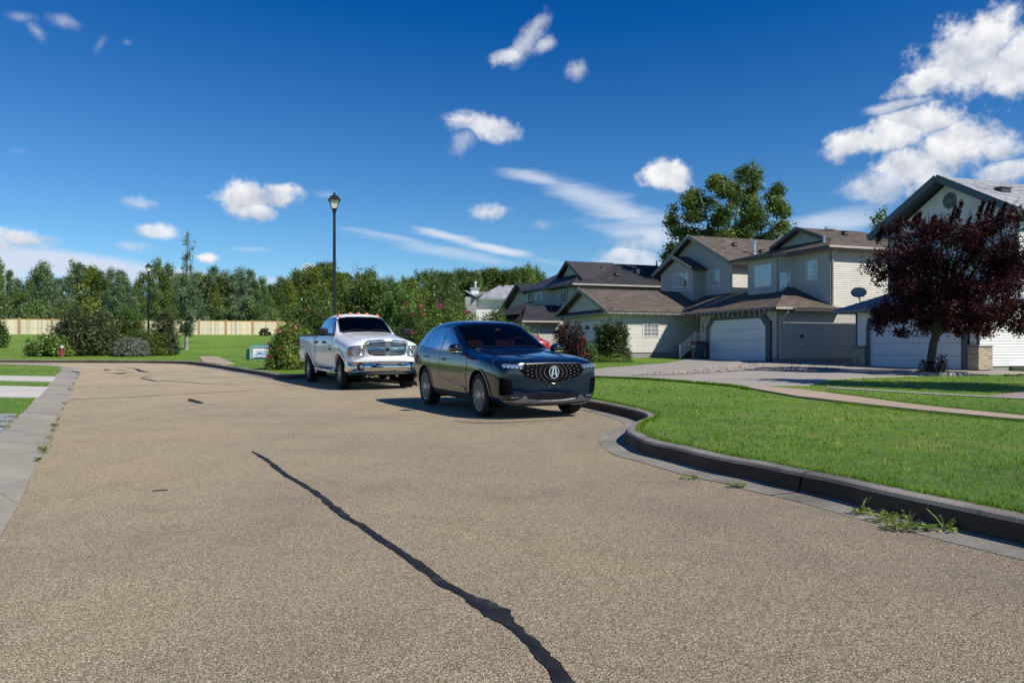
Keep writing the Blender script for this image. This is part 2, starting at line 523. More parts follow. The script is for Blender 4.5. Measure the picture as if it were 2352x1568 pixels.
M['pane'] = glass('window_pane_dark', (.05, .075, .10), ior=2.0)
M['pane_blind_sky'] = glass('window_pane_blinds_painted_sky', (.30, .42, .50), ior=2.2)  # pale blinds, with the blue sky reflection painted into the base colour
M['car_glass'] = glass('tinted_car_glass', (.004, .006, .007), .03, ior=1.38)
M['car_glass'].node_tree.nodes['Principled BSDF'].inputs['Coat Weight'].default_value = 0
M['side_glass'] = glass('dark_side_glass', (.34, .52, .66), .02, ior=2.0)
M['side_glass'].node_tree.nodes['Principled BSDF'].inputs['Metallic'].default_value = .75
M['lens'] = glass('clear_lens', (.30, .33, .37), .08)
M['lens'].node_tree.nodes['Principled BSDF'].inputs['Metallic'].default_value = .6
M['lens_dark'] = glass('smoked_lens', (.10, .15, .24), .08)
M['bulb_lens'] = plain('bright_lamp_cell', (.36, .40, .48), .25, .3)
M['lens_grey'] = glass('headlamp_lens', (.13, .135, .14), .12)


def clear_glass(name, tint):
    m = Mat(name, tint, .05)
    nt = m.nt; out = nt.nodes['Material Output']
    t = nt.nodes.new('ShaderNodeBsdfTransparent'); t.inputs[0].default_value = (*tint, 1)
    g = nt.nodes.new('ShaderNodeBsdfGlossy'); g.inputs['Roughness'].default_value = .02
    f = nt.nodes.new('ShaderNodeFresnel'); f.inputs[0].default_value = 1.35
    x = nt.nodes.new('ShaderNodeMixShader'); nt.links.new(f.outputs[0], x.inputs[0]); nt.links.new(t.outputs[0], x.inputs[1]); nt.links.new(g.outputs[0], x.inputs[2]); nt.links.new(x.outputs[0], out.inputs['Surface'])
    return m.m


M['screen_glass'] = clear_glass('windscreen_glass', (.24, .28, .27))


def paint(name, base, metal=0., rough=.3, coat_ior=1.6, flake=0.0):
    m = Mat(name, base, rough, metal)
    m.b.inputs['Coat Weight'].default_value = 1.0
    m.b.inputs['Coat Roughness'].default_value = .03
    m.b.inputs['Coat IOR'].default_value = coat_ior
    n = m.noise(6, 5, .6)
    m.color(m.ramp(n, [(.3, tuple(x * .93 for x in base)), (.7, tuple(min(1, x * 1.04) for x in base))]))
    m.bump(m.noise(1.7, 2, .5), .03, .02)
    return m.m


M['navy'] = paint('dark_navy_car_paint', (.0018, .0075, .028), .0, .22, 1.62)
M['navy'].node_tree.nodes['Principled BSDF'].inputs['Specular IOR Level'].default_value = .08
M['white_paint'] = paint('white_truck_paint', (.88, .88, .87), 0, .4, 1.4)
M['red_paint'] = paint('red_car_paint', (.42, .015, .02), 0, .35)
M['chrome'] = plain('chrome', (.80, .78, .74), .10, 1.0, dirt=.03)
M['satin'] = plain('satin_silver', (.26, .27, .29), .36, .85)
M['alloy'] = plain('alloy_wheel_metal', (.36, .37, .39), .3, .9)
M['tyre'] = concrete('tyre_rubber', (.022, .022, .023), .3, .2, 3)
M['gloss_black'] = glass('gloss_black_trim', (.006, .006, .007), .08)
M['amber'] = plain('amber_lens', (.75, .16, .02), .2)
M['red_lens'] = plain('red_lens', (.35, .01, .012), .15)
M['plastic_grey'] = plain('grey_cladding', (.035, .036, .038), .55)
M['seat_red'] = plain('red_leather', (.16, .016, .018), .5)
M['seat_red'].node_tree.nodes['Principled BSDF'].inputs['Specular IOR Level'].default_value = .1
M['seat_grey'] = plain('grey_cloth_seat', (.10, .10, .105), .8)
M['dash'] = plain('dashboard_plastic', (.018, .018, .02), .6)
M['badge_metal'] = plain('badge_metal', (.62, .66, .72), .28, .55)
M['fence'] = tinted('weathered_fence_board', (.66, .58, .42), .8, nscale=2.5, namt=.2)
M['fence_post'] = tinted('treated_fence_post', (.42, .26, .095), .8, nscale=4, namt=.2)
M['box_green'] = plain('green_utility_cabinet', (.10, .24, .19), .5)
M['box_green2'] = plain('pale_green_cabinet_trim', (.24, .42, .34), .5)
M['hydrant_red'] = plain('red_hydrant_paint', (.26, .04, .055), .5)
M['hydrant_grey'] = plain('grey_hydrant_cap', (.4, .4, .42), .45)
M['bin_blue'] = plain('slate_cart_plastic', (.055, .085, .10), .55)
M['bin_red'] = plain('maroon_cart_lid', (.14, .02, .025), .5)
M['sign_white'] = plain('white_panel', (.78, .80, .82), .5)
M['print_blue'] = plain('blue_print', (.10, .22, .50), .5)
M['print_dark'] = plain('dark_print', (.05, .06, .08), .5)
M['soil'] = concrete('bare_soil', (.07, .052, .038), .4, .3, 2)
M['stone'] = concrete('edging_stone', (.42, .39, .37), .3, .2, 2)
M['brick'] = tinted('buff_brick', (.50, .41, .31), .85, nscale=20, namt=.2, bump=(60, .6, .004))
M['mortar'] = concrete('mortar', (.22, .20, .18), .2, .2)
M['pebble'] = tinted('pebble', (.50, .44, .37), .8, nscale=30, namt=.15)
M['dish'] = plain('grey_dish', (.22, .23, .25), .5)
M['bulb'] = plain('white_string_bulb', (.80, .78, .72), .3)
m = Mat('frosted_lamp_glass', (.75, .70, .55), .25)
m.color(m.ramp(m.noise(5, 3), [(.3, (.62, .58, .46)), (.7, (.82, .80, .70))]))
M['lamp_glass'] = m.m

# ------------------------------------------------------------------ object helpers


def tag(o, label=None, cat=None, group=None, kind=None):
    if label:
        o['label'] = label
    if cat:
        o['category'] = cat
    if group:
        o['group'] = group
    if kind:
        o['kind'] = kind
    return o


def empty(name, loc=(0, 0, 0), rz=0.):
    o = bpy.data.objects.new(name, None)
    o.location = loc
    o.rotation_euler = (0, 0, rz)
    o.empty_display_size = .2
    COL.objects.link(o)
    return o


def copy_tree(o, parent=None):
    c = o.copy()
    COL.objects.link(c)
    if parent is not None:
        c.parent = parent
    for ch in list(o.children):
        copy_tree(ch, c)
    return c


class MB:
    """collects faces and links them as one mesh object"""

    def __init__(s):
        s.v = []
        s.f = []
        s.c = []

    def face(s, pts, tint=(1, 1, 1)):
        i = len(s.v)
        s.v.extend([tuple(p) for p in pts])
        s.f.append(tuple(range(i, i + len(pts))))
        s.c.append(tint)

    def mesh(s, v, f, tint=(1, 1, 1)):
        i = len(s.v)
        s.v.extend([tuple(p) for p in v])
        for q in f:
            s.f.append(tuple(k + i for k in q))
            s.c.append(tint)

    def box(s, lo, hi, mat=None, tint=(1, 1, 1)):
        x0, y0, z0 = lo
        x1, y1, z1 = hi
        v = [(x0, y0, z0), (x1, y0, z0), (x1, y1, z0), (x0, y1, z0), (x0, y0, z1), (x1, y0, z1), (x1, y1, z1), (x0, y1, z1)]
        if mat is not None:
            v = [mat @ Vector(p) for p in v]
        s.mesh(v, [(0, 3, 2, 1), (4, 5, 6, 7), (0, 1, 5, 4), (1, 2, 6, 5), (2, 3, 7, 6), (3, 0, 4, 7)], tint)
        return s

    def bar(s, a, b, w, h, up=(0, 0, 1), tint=(1, 1, 1)):
        """a rectangular bar from a to b"""
        a, b = Vector(a), Vector(b)
        d = b - a
        L = d.length
        d.normalize()
        u = Vector(up)
        r = d.cross(u)
        if r.length < 1e-4:
            r = d.cross(Vector((1, 0, 0)))
        r.normalize()
        u = r.cross(d)
        m_ = Matrix((d, r, u)).transposed().to_4x4()
        m_.translation = a
        return s.box((0, -w / 2, -h / 2), (L, w / 2, h / 2), m_, tint)

    def tube(s, pts, radii, n=8, cap=True, tint=(1, 1, 1)):
        pts = [Vector(p) for p in pts]
        if isinstance(radii, (int, float)):
            radii = [radii] * len(pts)
        rings = []
        ref = None
        for i, p in enumerate(pts):
            d = (pts[min(i + 1, len(pts) - 1)] - pts[max(i - 1, 0)])
            d.normalize()
            if ref is None:
                ref = Vector((0, 0, 1)) if abs(d.z) < .9 else Vector((1, 0, 0))
            x = d.cross(ref); x.normalize()
            y = x.cross(d)
            ref = y
            rings.append([p + (x * math.cos(t) + y * math.sin(t)) * radii[i] for t in [2 * math.pi * k / n for k in range(n)]])
        v = [q for r_ in rings for q in r_]
        f = []
        for i in range(len(pts) - 1):
            for k in range(n):
                a = i * n + k; b = i * n + (k + 1) % n
                f.append((a, b, b + n, a + n))
        if cap:
            f.append(tuple(reversed(range(n))))
            f.append(tuple(range(len(v) - n, len(v))))
        s.mesh(v, f, tint)
        return s

    def lathe(s, prof, n=16, axis='z', center=(0, 0, 0), tint=(1, 1, 1), closed=False):
        """prof = (radius, height) pairs"""
        v = []
        for (r_, h_) in prof:
            for k in range(n):
                t = 2 * math.pi * k / n
                a, b = r_ * math.cos(t), r_ * math.sin(t)
                p = {'z': (a, b, h_), 'y': (a, h_, b), 'x': (h_, a, b)}[axis]
                v.append((p[0] + center[0], p[1] + center[1], p[2] + center[2]))
        f = []
        m_ = len(prof)
        for i in range(m_ if closed else m_ - 1):
            for k in range(n):
                a = i * n + k; b = i * n + (k + 1) % n
                c_ = ((i + 1) % m_) * n
                f.append((a, b, c_ + (k + 1) % n, c_ + k))
        if not closed:
            if prof[0][0] > 1e-4:
                f.append(tuple(reversed(range(n))))
            if prof[-1][0] > 1e-4:
                f.append(tuple(range((m_ - 1) * n, m_ * n)))
        s.mesh(v, f, tint)
        return s

    def prism(s, poly, w, mat=None, tint=(1, 1, 1)):
        """poly in xy at z=0, extruded to z=w"""
        n = len(poly)
        v = [Vector((p[0], p[1], 0)) for p in poly] + [Vector((p[0], p[1], w)) for p in poly]
        if mat is not None:
            v = [mat @ p for p in v]
        f = [tuple(reversed(range(n))), tuple(range(n, 2 * n))] + [(i, (i + 1) % n, (i + 1) % n + n, i + n) for i in range(n)]
        s.mesh(v, f, tint)
        return s

    def slab(s, pts, t, tint=(1, 1, 1)):
        """polygon of 3-D points, thickened straight down"""
        n = len(pts)
        v = [Vector(p) for p in pts] + [Vector(p) - Vector((0, 0, t)) for p in pts]
        f = [tuple(range(n)), tuple(reversed(range(n, 2 * n)))] + [((i + 1) % n, i, i + n, (i + 1) % n + n) for i in range(n)]
        s.mesh(v, f, tint)
        return s

    def data(s, name, mat, smooth=False, merge=False):
        me = bpy.data.meshes.new(name)
        me.from_pydata(s.v, [], s.f)
        if any(c_ != (1, 1, 1) for c_ in s.c) or True:
            at = me.color_attributes.new('tint', 'FLOAT_COLOR', 'CORNER')
            arr = np.ones((len(me.loops), 4), np.float32)
            cnt = [len(q) for q in s.f]
            arr[:, :3] = np.repeat(np.array(s.c, np.float32).reshape(-1, 3), cnt, axis=0)
            at.data.foreach_set('color', arr.ravel())
        me.materials.append(mat)
        if merge:
            bm = bmesh.new(); bm.from_mesh(me)
            bmesh.ops.remove_doubles(bm, verts=bm.verts, dist=1e-5)
            bmesh.ops.recalc_face_normals(bm, faces=bm.faces)
            bm.to_mesh(me); bm.free()
        if smooth:
            me.polygons.foreach_set('use_smooth', [True] * len(me.polygons))
        return me

    def build(s, name, mat, parent=None, smooth=False, merge=False, angle=None):
        o = bpy.data.objects.new(name, s.data(name, mat, smooth, merge))
        COL.objects.link(o)
        if parent is not None:
            o.parent = parent
        if angle:
            bpy.context.view_layer.update()
            o.data.set_sharp_from_angle(angle=R(angle))
        return o


def fast_mesh(name, V, Q, tint, mat, smooth=False):
    """numpy faces of equal size -> mesh; tint is one value triple per face"""
    me = bpy.data.meshes.new(name)
    n, k = Q.shape
    me.vertices.add(len(V)); me.vertices.foreach_set('co', V.astype(np.float32).ravel())
    me.loops.add(n * k); me.loops.foreach_set('vertex_index', Q.astype(np.int32).ravel())
    me.polygons.add(n)
    me.polygons.foreach_set('loop_start', np.arange(0, n * k, k, dtype=np.int32))
    at = me.color_attributes.new('tint', 'FLOAT_COLOR', 'CORNER')
    arr = np.ones((n * k, 4), np.float32)
    arr[:, :3] = np.repeat(tint, k, axis=0)
    at.data.foreach_set('color', arr.ravel())
    me.update(calc_edges=True)
    me.materials.append(mat)
    if smooth:
        me.polygons.foreach_set('use_smooth', [True] * n)
    return me


def link(name, me, parent=None, loc=None):
    o = bpy.data.objects.new(name, me)
    COL.objects.link(o)
    if parent is not None:
        o.parent = parent
    if loc is not None:
        o.location = loc
    return o
# ------------------------------------------------------------------ lie of the land


def sstep(t):
    t = np.clip(t, 0, 1)
    return t * t * (3 - 2 * t)


def z_road(x, y):
    d = np.asarray(y, float) - 15.0
    return 0.0165 * 0.5 * (d + np.sqrt(d * d + 9)) - 0.0022


F0, F1_ = np.array([-62.0, 72.5]), np.array([-22.0, 92.4])     # fence line
FD = (F1_ - F0) / np.linalg.norm(F1_ - F0)


def z_ground(x, y):
    x = np.asarray(x, float); y = np.asarray(y, float)
    z = z_road(x, y) + .15 - .05 * sstep((x - 8) / 9) * sstep((y - 12) / 10)
    dist = np.abs((x - F0[0]) * FD[1] - (y - F0[1]) * FD[0])
    side = (x - F0[0]) * FD[1] - (y - F0[1]) * FD[0]           # >0 on the road side
    b = np.where(side > 0, sstep(1 - dist / 32.0), 1.0)
    w = sstep((y - 42) / 10) * sstep((4 - x) / 12)
    z = z + 1.45 * b * w
    far = sstep((y - 100) / 120)
    return z * (1 - far) + far * 2.0


def ground_at(px, py, off=0., zf=z_road):
    """world point of a spot measured on the ground in the photograph"""
    t = (px - PX0) / FPX
    if zf is not z_road:
        ys = np.arange(2.0, 140.0, .05)
        hit = np.nonzero(EYE + (PY0 - py) / FPX * ys <= zf(t * ys, ys) + off)[0]
        if len(hit):
            return (t * float(ys[hit[0]]), float(ys[hit[0]]))
    y = 12.0
    for _ in range(60):
        z = float(zf(t * y, y)) + off
        ny = (EYE - z) * FPX / max(py - PY0, 4.0)
        y = .6 * y + .4 * min(ny, 200)
    return (t * y, y)


def cv(c, pts):
    """crop coordinates -> coordinates on the 2352 px copy"""
    ox, oy, s_ = {'k': (1650, 1080, 1.654), 'l': (2480, 1080, 3.973), 'L': (0, 1040, 2.376), 'x': (1700, 1000, 4.704), 'g': (2030, 1000, 5.004)}[c]
    return [((ox + x / s_) / 1.30612, (oy + y / s_) / 1.30612) for x, y in pts]


def smooth_line(P, step=.25):
    """Catmull-Rom through P, resampled"""
    P = [np.array(p, float) for p in P]
    P = [2 * P[0] - P[1]] + P + [2 * P[-1] - P[-2]]
    out = []
    for i in range(1, len(P) - 2):
        p0, p1, p2, p3 = P[i - 1:i + 3]
        n = max(2, int(np.linalg.norm(p2 - p1) / step))
        for k in range(n):
            t = k / n
            out.append(.5 * ((2 * p1) + (-p0 + p2) * t + (2 * p0 - 5 * p1 + 4 * p2 - p3) * t * t + (-p0 + 3 * p1 - 3 * p2 + p3) * t ** 3))
    out.append(P[-2])
    return np.array(out)


def offset_line(L, d):
    t = np.gradient(L, axis=0)
    t /= np.linalg.norm(t, axis=1)[:, None]
    return L + np.stack([-t[:, 1], t[:, 0]], 1) * d


def inside(poly, x, y):
    poly = np.asarray(poly, float)
    x = np.asarray(x); y = np.asarray(y)
    r = np.zeros(x.shape, bool)
    j = len(poly) - 1
    for i in range(len(poly)):
        xi, yi = poly[i]; xj, yj = poly[j]
        c_ = ((yi > y) != (yj > y))
        with np.errstate(divide='ignore', invalid='ignore'):
            xx = (xj - xi) * (y - yi) / (yj - yi + 1e-12) + xi
        r ^= c_ & (x < xx)
        j = i
    return r


def sheet(name, poly, zf, mat, off=0., grid=1.0, kind='structure', skirt=0., lim=None):
    """a polygon draped over the land"""
    poly = [(float(a), float(b)) for a, b in poly]
    P = np.array(poly)
    lo, hi = P.min(0), P.max(0)
    gx = np.arange(lo[0] + grid / 2, hi[0], grid); gy = np.arange(lo[1] + grid / 2, hi[1], grid)
    X, Y = np.meshgrid(gx, gy)
    X = X.ravel(); Y = Y.ravel()
    k = inside(poly, X, Y)
    pts = [Vector(p) for p in poly] + [Vector((a, b)) for a, b in zip(X[k], Y[k])]
    n = len(poly)
    v, e, f, *_ = delaunay_2d_cdt(pts, [], [list(range(n))], 1, 1e-5)
    z = zf(np.array([p.x for p in v]), np.array([p.y for p in v])) + off
    verts = [(p.x, p.y, zz) for p, zz in zip(v, z)]
    faces = []
    for q in f:
        a, b, c_ = [v[i] for i in q[:3]]
        faces.append(tuple(q) if (b - a).cross(c_ - a) > 0 else tuple(reversed(q)))
    if skirt:
        zz = zf(P[:, 0], P[:, 1]) + off
        i0 = len(verts)
        for (a, b), h_ in zip(poly, zz):
            verts.append((a, b, h_)); verts.append((a, b, h_ - skirt))
        for i in range(n):
            a = i0 + 2 * i; b = i0 + 2 * ((i + 1) % n)
            faces.append((a, a + 1, b + 1, b))
    me = bpy.data.meshes.new(name)
    me.from_pydata(verts, [], faces)
    me.materials.append(mat)
    me.polygons.foreach_set('use_smooth', [not skirt] * len(me.polygons))
    o = link(name, me)
    o['kind'] = kind
    return o


# kerb foot line of the right and far side, near to far
foot_px = cv('k', [(2352, 925), (2100, 865), (1800, 795), (1600, 745), (1350, 680), (1135, 635), (1000, 600), (800, 560), (600, 505), (460, 470)])
foot = [(38.0, -62.0), (22.6, -34.0), (12.6, -15.5), (7.2, -5.0), (5.0, -.5), (3.9, 2.4)] + [ground_at(*p) for p in foot_px]
foot += [(1.36, 9.0), (1.36, 9.6), (1.62, 10.6), (1.93, 11.4), (2.0, 12.2), (1.86, 13.2), (1.45, 14.8), (.75, 16.6), (-.7, 19.2), (-3.0, 22.4), (-6.2, 25.6)]
foot += [ground_at(*p) for p in [(650, 871), (590, 861), (520, 849), (470, 841), (430, 836.5), (370, 834.5), (250, 833.5), (130, 833), (0, 832.5), (-200, 832.5), (-600, 833)]]
FOOT = smooth_line(foot, .18)
BACK = offset_line(FOOT, -.19)          # right of the walking direction = lawn side
GUT = offset_line(FOOT, .30)

# left gutter strip
gl = [ground_at(*p) for p in cv('L', [(-700, 1200), (-250, 820), (0, 620), (110, 530), (180, 480), (265, 375), (345, 290), (400, 215), (445, 172)])]
gl_far = [ground_at(*p) for p in cv('L', [(415, 152), (250, 141), (0, 133), (-600, 130)])]
gr = [ground_at(*p) for p in [(-150, 1500), (-60, 1340)] + cv('L', [(0, 1370), (60, 1240), (150, 1090), (200, 980), (250, 850), (320, 740), (370, 600), (440, 450), (490, 360), (530, 270), (568, 190)])]
gr_far = [ground_at(*p) for p in cv('L', [(560, 166), (480, 152), (250, 126), (0, 121), (-600, 119)])]
gl = [(-3.9, -1.0)] + gl[1:] if False else gl
LL = smooth_line(gl, .4)
LR = smooth_line(gr, .4)
LLF = smooth_line(gl_far, .8)
LRF = smooth_line(gr_far, .8)


def near_ext(L, y0=-60.0):
    d = L[3] - L[0]
    d /= np.linalg.norm(d)
    k = (y0 - L[0][1]) / d[1]
    return L[0] + d * k


LL = np.vstack([near_ext(LL), LL])
LR = np.vstack([near_ext(LR), LR])

# road: one sheet under everything the kerbs enclose
road_poly = list(map(tuple, GUT[::2])) + [(-75, 46), (-75, 34)] + [tuple(p) for p in LRF[::-1]] + [tuple(p) for p in LR[::-1]]
ROAD = sheet('road', road_poly, z_road, M['road'], 0.0, 1.5)

# outside the road, land to the horizon
ahead = [tuple(p) for p in BACK]
right_poly = ahead + [(-75, 47), (-400, 60), (-900, 900), (0, 1800), (900, 900), (400, 40), (60, -6)]
def land(name, poly, g):
    return sheet(name, poly, z_ground, M['grass'], 0.0, g)
# near land is finely gridded, the far land coarse
near_lim = [(-75, 47), (-75, 128), (75, 128), (75, -62.0)]
LAWN = sheet('lawn', ahead + near_lim, z_ground, M['grass'], 0.0, 1.6)
far_land = sheet('ground', [(-1500, -60), (1500, -60), (1500, 2400), (-1500, 2400)], lambda x, y: np.asarray(x) * 0 - .35, M['grass'], 0.0, 150)
mid = MB()
gx = np.concatenate([np.linspace(-1400, -76, 12), np.linspace(-74, 76, 16), np.linspace(90, 1400, 12)])
gyv = np.concatenate([np.linspace(46.8, 128, 8), np.linspace(140, 2300, 16)])
def zfar(x, y):
    return float(z_ground(x, y)) - .03
for i in range(len(gx) - 1):
    for j in range(len(gyv) - 1):
        if -75 <= gx[i] and gx[i + 1] <= 77 and gyv[j + 1] <= 128.1:
            continue
        q = [(gx[i], gyv[j]), (gx[i + 1], gyv[j]), (gx[i + 1], gyv[j + 1]), (gx[i], gyv[j + 1])]
        mid.face([(a, b, zfar(a, b)) for a, b in q])
o = mid.build('far_land', M['grass'], None, smooth=True, merge=True); o['kind'] = 'structure'

left_poly = [tuple(p) for p in LL[::-1]] + [(-60, -6), (-75, 33)] + [tuple(p) for p in LLF[::-1]]
left_poly = [tuple(p) for p in LL] + [tuple(p) for p in LLF] + [(-75, float(LLF[-1][1])), (-75, -60)]
Z_L = lambda x, y: z_road(x, y) + .055
LEFT = sheet('left_lawn', left_poly, Z_L, M['grass'], 0.0, 1.5)

# kerb: cut into cast lengths, each a piece of its own
KERB = empty('kerb', (float(FOOT[60][0]), float(FOOT[60][1]), 0)); KERB['kind'] = 'structure'
PROF = [(.30, 0.004), (.02, .003), (.0, .012), (-.025, .125), (-.045, .148), (-.075, .156), (-.19, .158), (-.19, -.05)]   # (offset towards road, height)
seg_len = np.r_[0, np.cumsum(np.linalg.norm(np.diff(FOOT, axis=0), axis=1))]
cuts = [0]
while cuts[-1] < seg_len[-1] - 2:
    cuts.append(cuts[-1] + 2.55 + .5 * random.random())
cuts[-1] = seg_len[-1]
lines = [offset_line(FOOT, d) for d, _ in PROF]
pan_lines = [offset_line(FOOT, d) for d in (.30, .02)]
for a, b in zip(cuts[:-1], cuts[1:]):
    k0, k1 = np.searchsorted(seg_len, a), np.searchsorted(seg_len, b)
    k1 = min(k1, len(FOOT) - 1)
    mb = MB()
    n = len(PROF)
    jit = [random.uniform(-.0012, .0012) for _ in range(3)]
    for i in range(k0, k1):
        g0 = .010 if i == k0 else 0
        g1 = .010 if i == k1 - 1 else 0
        for j in range(n - 1):
            p00, p01 = lines[j][i], lines[j + 1][i]
            p10, p11 = lines[j][i + 1], lines[j + 1][i + 1]
            def pt(p, q, g, jj):
                d = q - p
                L_ = np.linalg.norm(d) + 1e-9
                r_ = p + d * min(.4, g / L_)
                return (r_[0] - KERB.location.x, r_[1] - KERB.location.y, float(z_road(r_[0], r_[1])) + PROF[jj][1] + jit[0])
            mb.face([pt(p00, p10, g0, j), pt(p10, p00, g1, j), pt(p11, p01, g1, j + 1), pt(p01, p11, g0, j + 1)])
    # end faces
    for i, g, o_ in ((k0, .010, 1), (k1, .010, -1)):
        pts = []
        for j in range(n):
            p = lines[j][i]; q = lines[j][min(max(i + o_, 0), len(FOOT) - 1)]
            d = q - p
            r_ = p + d * min(.4, g / (np.linalg.norm(d) + 1e-9))
            pts.append((r_[0] - KERB.location.x, r_[1] - KERB.location.y, float(z_road(r_[0], r_[1])) + PROF[j][1] + jit[0]))
        mb.face(pts)
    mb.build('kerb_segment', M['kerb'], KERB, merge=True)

# left gutter in cast slabs
def strip_between(A_, B_, n):
    ta = np.linspace(0, 1, n)
    def res(L):
        s_ = np.r_[0, np.cumsum(np.linalg.norm(np.diff(L, axis=0), axis=1))]; s_ /= s_[-1]
        return np.stack([np.interp(ta, s_, L[:, 0]), np.interp(ta, s_, L[:, 1])], 1)
    return res(A_), res(B_)
GA, GB = strip_between(LL, LR, 121)
GUTTER = empty('gutter', (float(GA[20][0]), float(GA[20][1]), 0)); GUTTER['kind'] = 'structure'
for s0 in range(0, 120, 8):
    mb = MB()
    for i in range(s0, s0 + 8):
        for t0, t1, h0, h1 in ((0, .35, .066, .058), (.35, .72, .058, .020), (.72, 1, .020, .006)):
            q = []
            for (ii, t_, h_) in ((i, t0, h0), (i, t1, h1), (i + 1, t1, h1), (i + 1, t0, h0)):
                p = GA[ii] * (1 - t_) + GB[ii] * t_
                if ii in (s0, s0 + 8):
                    o_ = GA[ii + (1 if ii == s0 else -1)] * (1 - t_) + GB[ii + (1 if ii == s0 else -1)] * t_
                    d = o_ - p
                    p = p + d * min(.3, .006 / (np.linalg.norm(d) + 1e-9))
                q.append((p[0] - GUTTER.location.x, p[1] - GUTTER.location.y, float(z_road(p[0], p[1])) + h_))
            mb.face(q)
    mb.build('gutter_slab', M['gutter'], GUTTER, smooth=True, merge=True)
far_gut = [tuple(p) for p in LL[-1:]] + [tuple(p) for p in LLF] + [tuple(p) for p in LRF[::-1]] + [tuple(LR[-1])]
sheet('corner_gutter', far_gut, z_road, M['gutter'], .06, 1.0, skirt=.06)

# concrete under the left gutter so no gap shows
sheet('gutter_bed', [tuple(p) for p in LL] + [tuple(p) for p in LR[::-1]], z_road, M['gutter'], -.02, 2.0)

# left driveways
def LP(pts, off=0.): return [ground_at(*p, off, z_road) for p in cv('L', pts)]
def ext_left(a, b, x=-70.):
    """two drive edges run on towards the left-hand houses"""
    return a, b
d1 = LP([(400, 213), (374, 251)], .06)
d2 = LP([(345, 288), (272, 364)], .06)
d3 = LP([(120, 488), (0, 622), (-300, 850)], .06)
def drive(name, pr, mat, kx=-45.):
    (x0, y0), (x1, y1) = pr[0], pr[1]
    w0 = LP([(0, 210), (0, 244)], .06) if mat == 0 else None
    return None
def dr(name, right, left, mat):
    # right: the two corners at the gutter; left: two points farther along the same edges
    (a0, a1), (b0, b1) = right, left
    A2 = np.array(a0) + (np.array(b0) - np.array(a0)) * 3.2
    B2 = np.array(a1) + (np.array(b1) - np.array(a1)) * 3.2
    p = [tuple(a0), tuple(A2), tuple(B2), tuple(a1)]
    sheet(name, p, Z_L, mat, .018, 1.0, skirt=.03)
    return p
DRIVES_L = [dr('left_driveway', d1, LP([(0, 207), (0, 243)], .06), M['bright_drive']),
            dr('left_driveway', d2, LP([(0, 280), (0, 360)], .06), M['bright_drive'])]
p3 = [d3[0], d3[1], d3[2], (d3[2][0] - 9, d3[2][1] - 1.0), (d3[0][0] - 9.5, d3[0][1] + .6)]
sheet('left_driveway', p3, Z_L, M['slate'], .034, 1.0, skirt=.03)
DRIVES_L.append(p3)

# ---- right side hard surfaces, measured on the ground
U2 = np.array([.9400, .3412]); V2 = np.array([-.3412, .9400])
HA = math.atan2(.3412, .9400)
def hw(a, b):
    p = U2 * a + V2 * b
    return (float(p[0]), float(p[1]))
def GP(c, pts): return [ground_at(*p, 0., z_ground) for p in cv(c, pts)]
drive_poly = [(-1.9, 21.1), (.15, 18.55), ground_at(1225, 866, 0., z_ground)] + GP('k', [(190, 84), (500, 97), (870, 127), (985, 143), (1012, 130), (1280, 128)]) + GP('l', [(60, 232), (500, 214), (930, 198), (1520, 182), (2352, 172)]) + [hw(26.6, 16.0), hw(27.0, 21.35), hw(26.4, 21.35), hw(26.35, 27.7), hw(25.2, 31.3), hw(25.1, 38.9)] + GP('x', [(1430, 421), (900, 464), (315, 514)]) + [ground_at(1225, 846, 0., z_ground)]
DRIVE = sheet('driveway', drive_poly, z_ground, M['driveway'], .022, 1.5, skirt=.05)
gravel_poly = GP('x', [(900, 600), (1300, 556)]) + GP('g', [(0, 562), (870, 492), (1370, 448)]) + [hw(25.1, 31.9), hw(25.1, 31.2), hw(30.0, 31.2), hw(30.0, 27.7), hw(26.3, 27.7)] + GP('g', [(2352, 556), (1160, 562), (900, 576), (0, 626)]) + GP('x', [(1100, 604)])
GRAVEL = sheet('gravel_bed', gravel_poly, z_ground, M['soil'], .030, 1.0, skirt=.02)
pp0 = [ground_at(1731, 887.5, 0., z_ground), ground_at(1842, 897, 0., z_ground)] + GP('l', [(0, 405), (450, 465), (900, 530), (1400, 590), (1900, 640), (2352, 690), (3200, 775), (3200, 815), (2352, 724), (1900, 690), (1400, 642), (900, 590), (450, 540), (0, 488)]) + [ground_at(1819, 911.6, 0., z_ground), ground_at(1719, 893, 0., z_ground)]
path_poly = pp0[:9] + [(a + .03, b - .30) for a, b in pp0[9:-1]] + [pp0[-1]]
PATH = sheet('footpath', path_poly, z_ground, M['path'], .038, 1.0, skirt=.03)
edge_poly = GP('l', [(0, 327), (800, 376), (1600, 420), (2352, 457), (3000, 488), (3000, 500), (2352, 468), (1600, 430), (800, 385), (0, 334)])
EDGE = sheet('lawn_edging_strip', edge_poly, z_ground, M['pale_path'], .02, 1.0, skirt=.04)
pav_poly = GP('l', [(1900, 428), (2352, 386), (3000, 330), (3000, 486), (2352, 455)])
PAV = sheet('paver_walk', pav_poly, z_ground, M['paver'], .015, 1.0, skirt=.03)
# park path on the far side
pp = [(455, 835.5), (490, 845.5), (505, 849), (560, 838), (510, 824), (463, 817)]
bp_ = [tuple(p) for p in BACK if p[1] > 24 and 462 < PX0 + FPX * p[0] / p[1] < 512]
park_poly = bp_ + [ground_at(*p, 0., z_ground) for p in [(457, 829), (455, 818), (500, 819), (524, 827), (545, 836)][::1]]
park_poly = bp_ + [ground_at(*p, 0., z_ground) for p in [(466, 831), (457, 819), (498, 819.5), (522, 828), (538, 836)]]
PARK = sheet('park_path', park_poly, z_ground, M['path'], .03, 1.0, skirt=.05)
HARD_R = [drive_poly, path_poly, edge_poly, pav_poly, gravel_poly, park_poly]

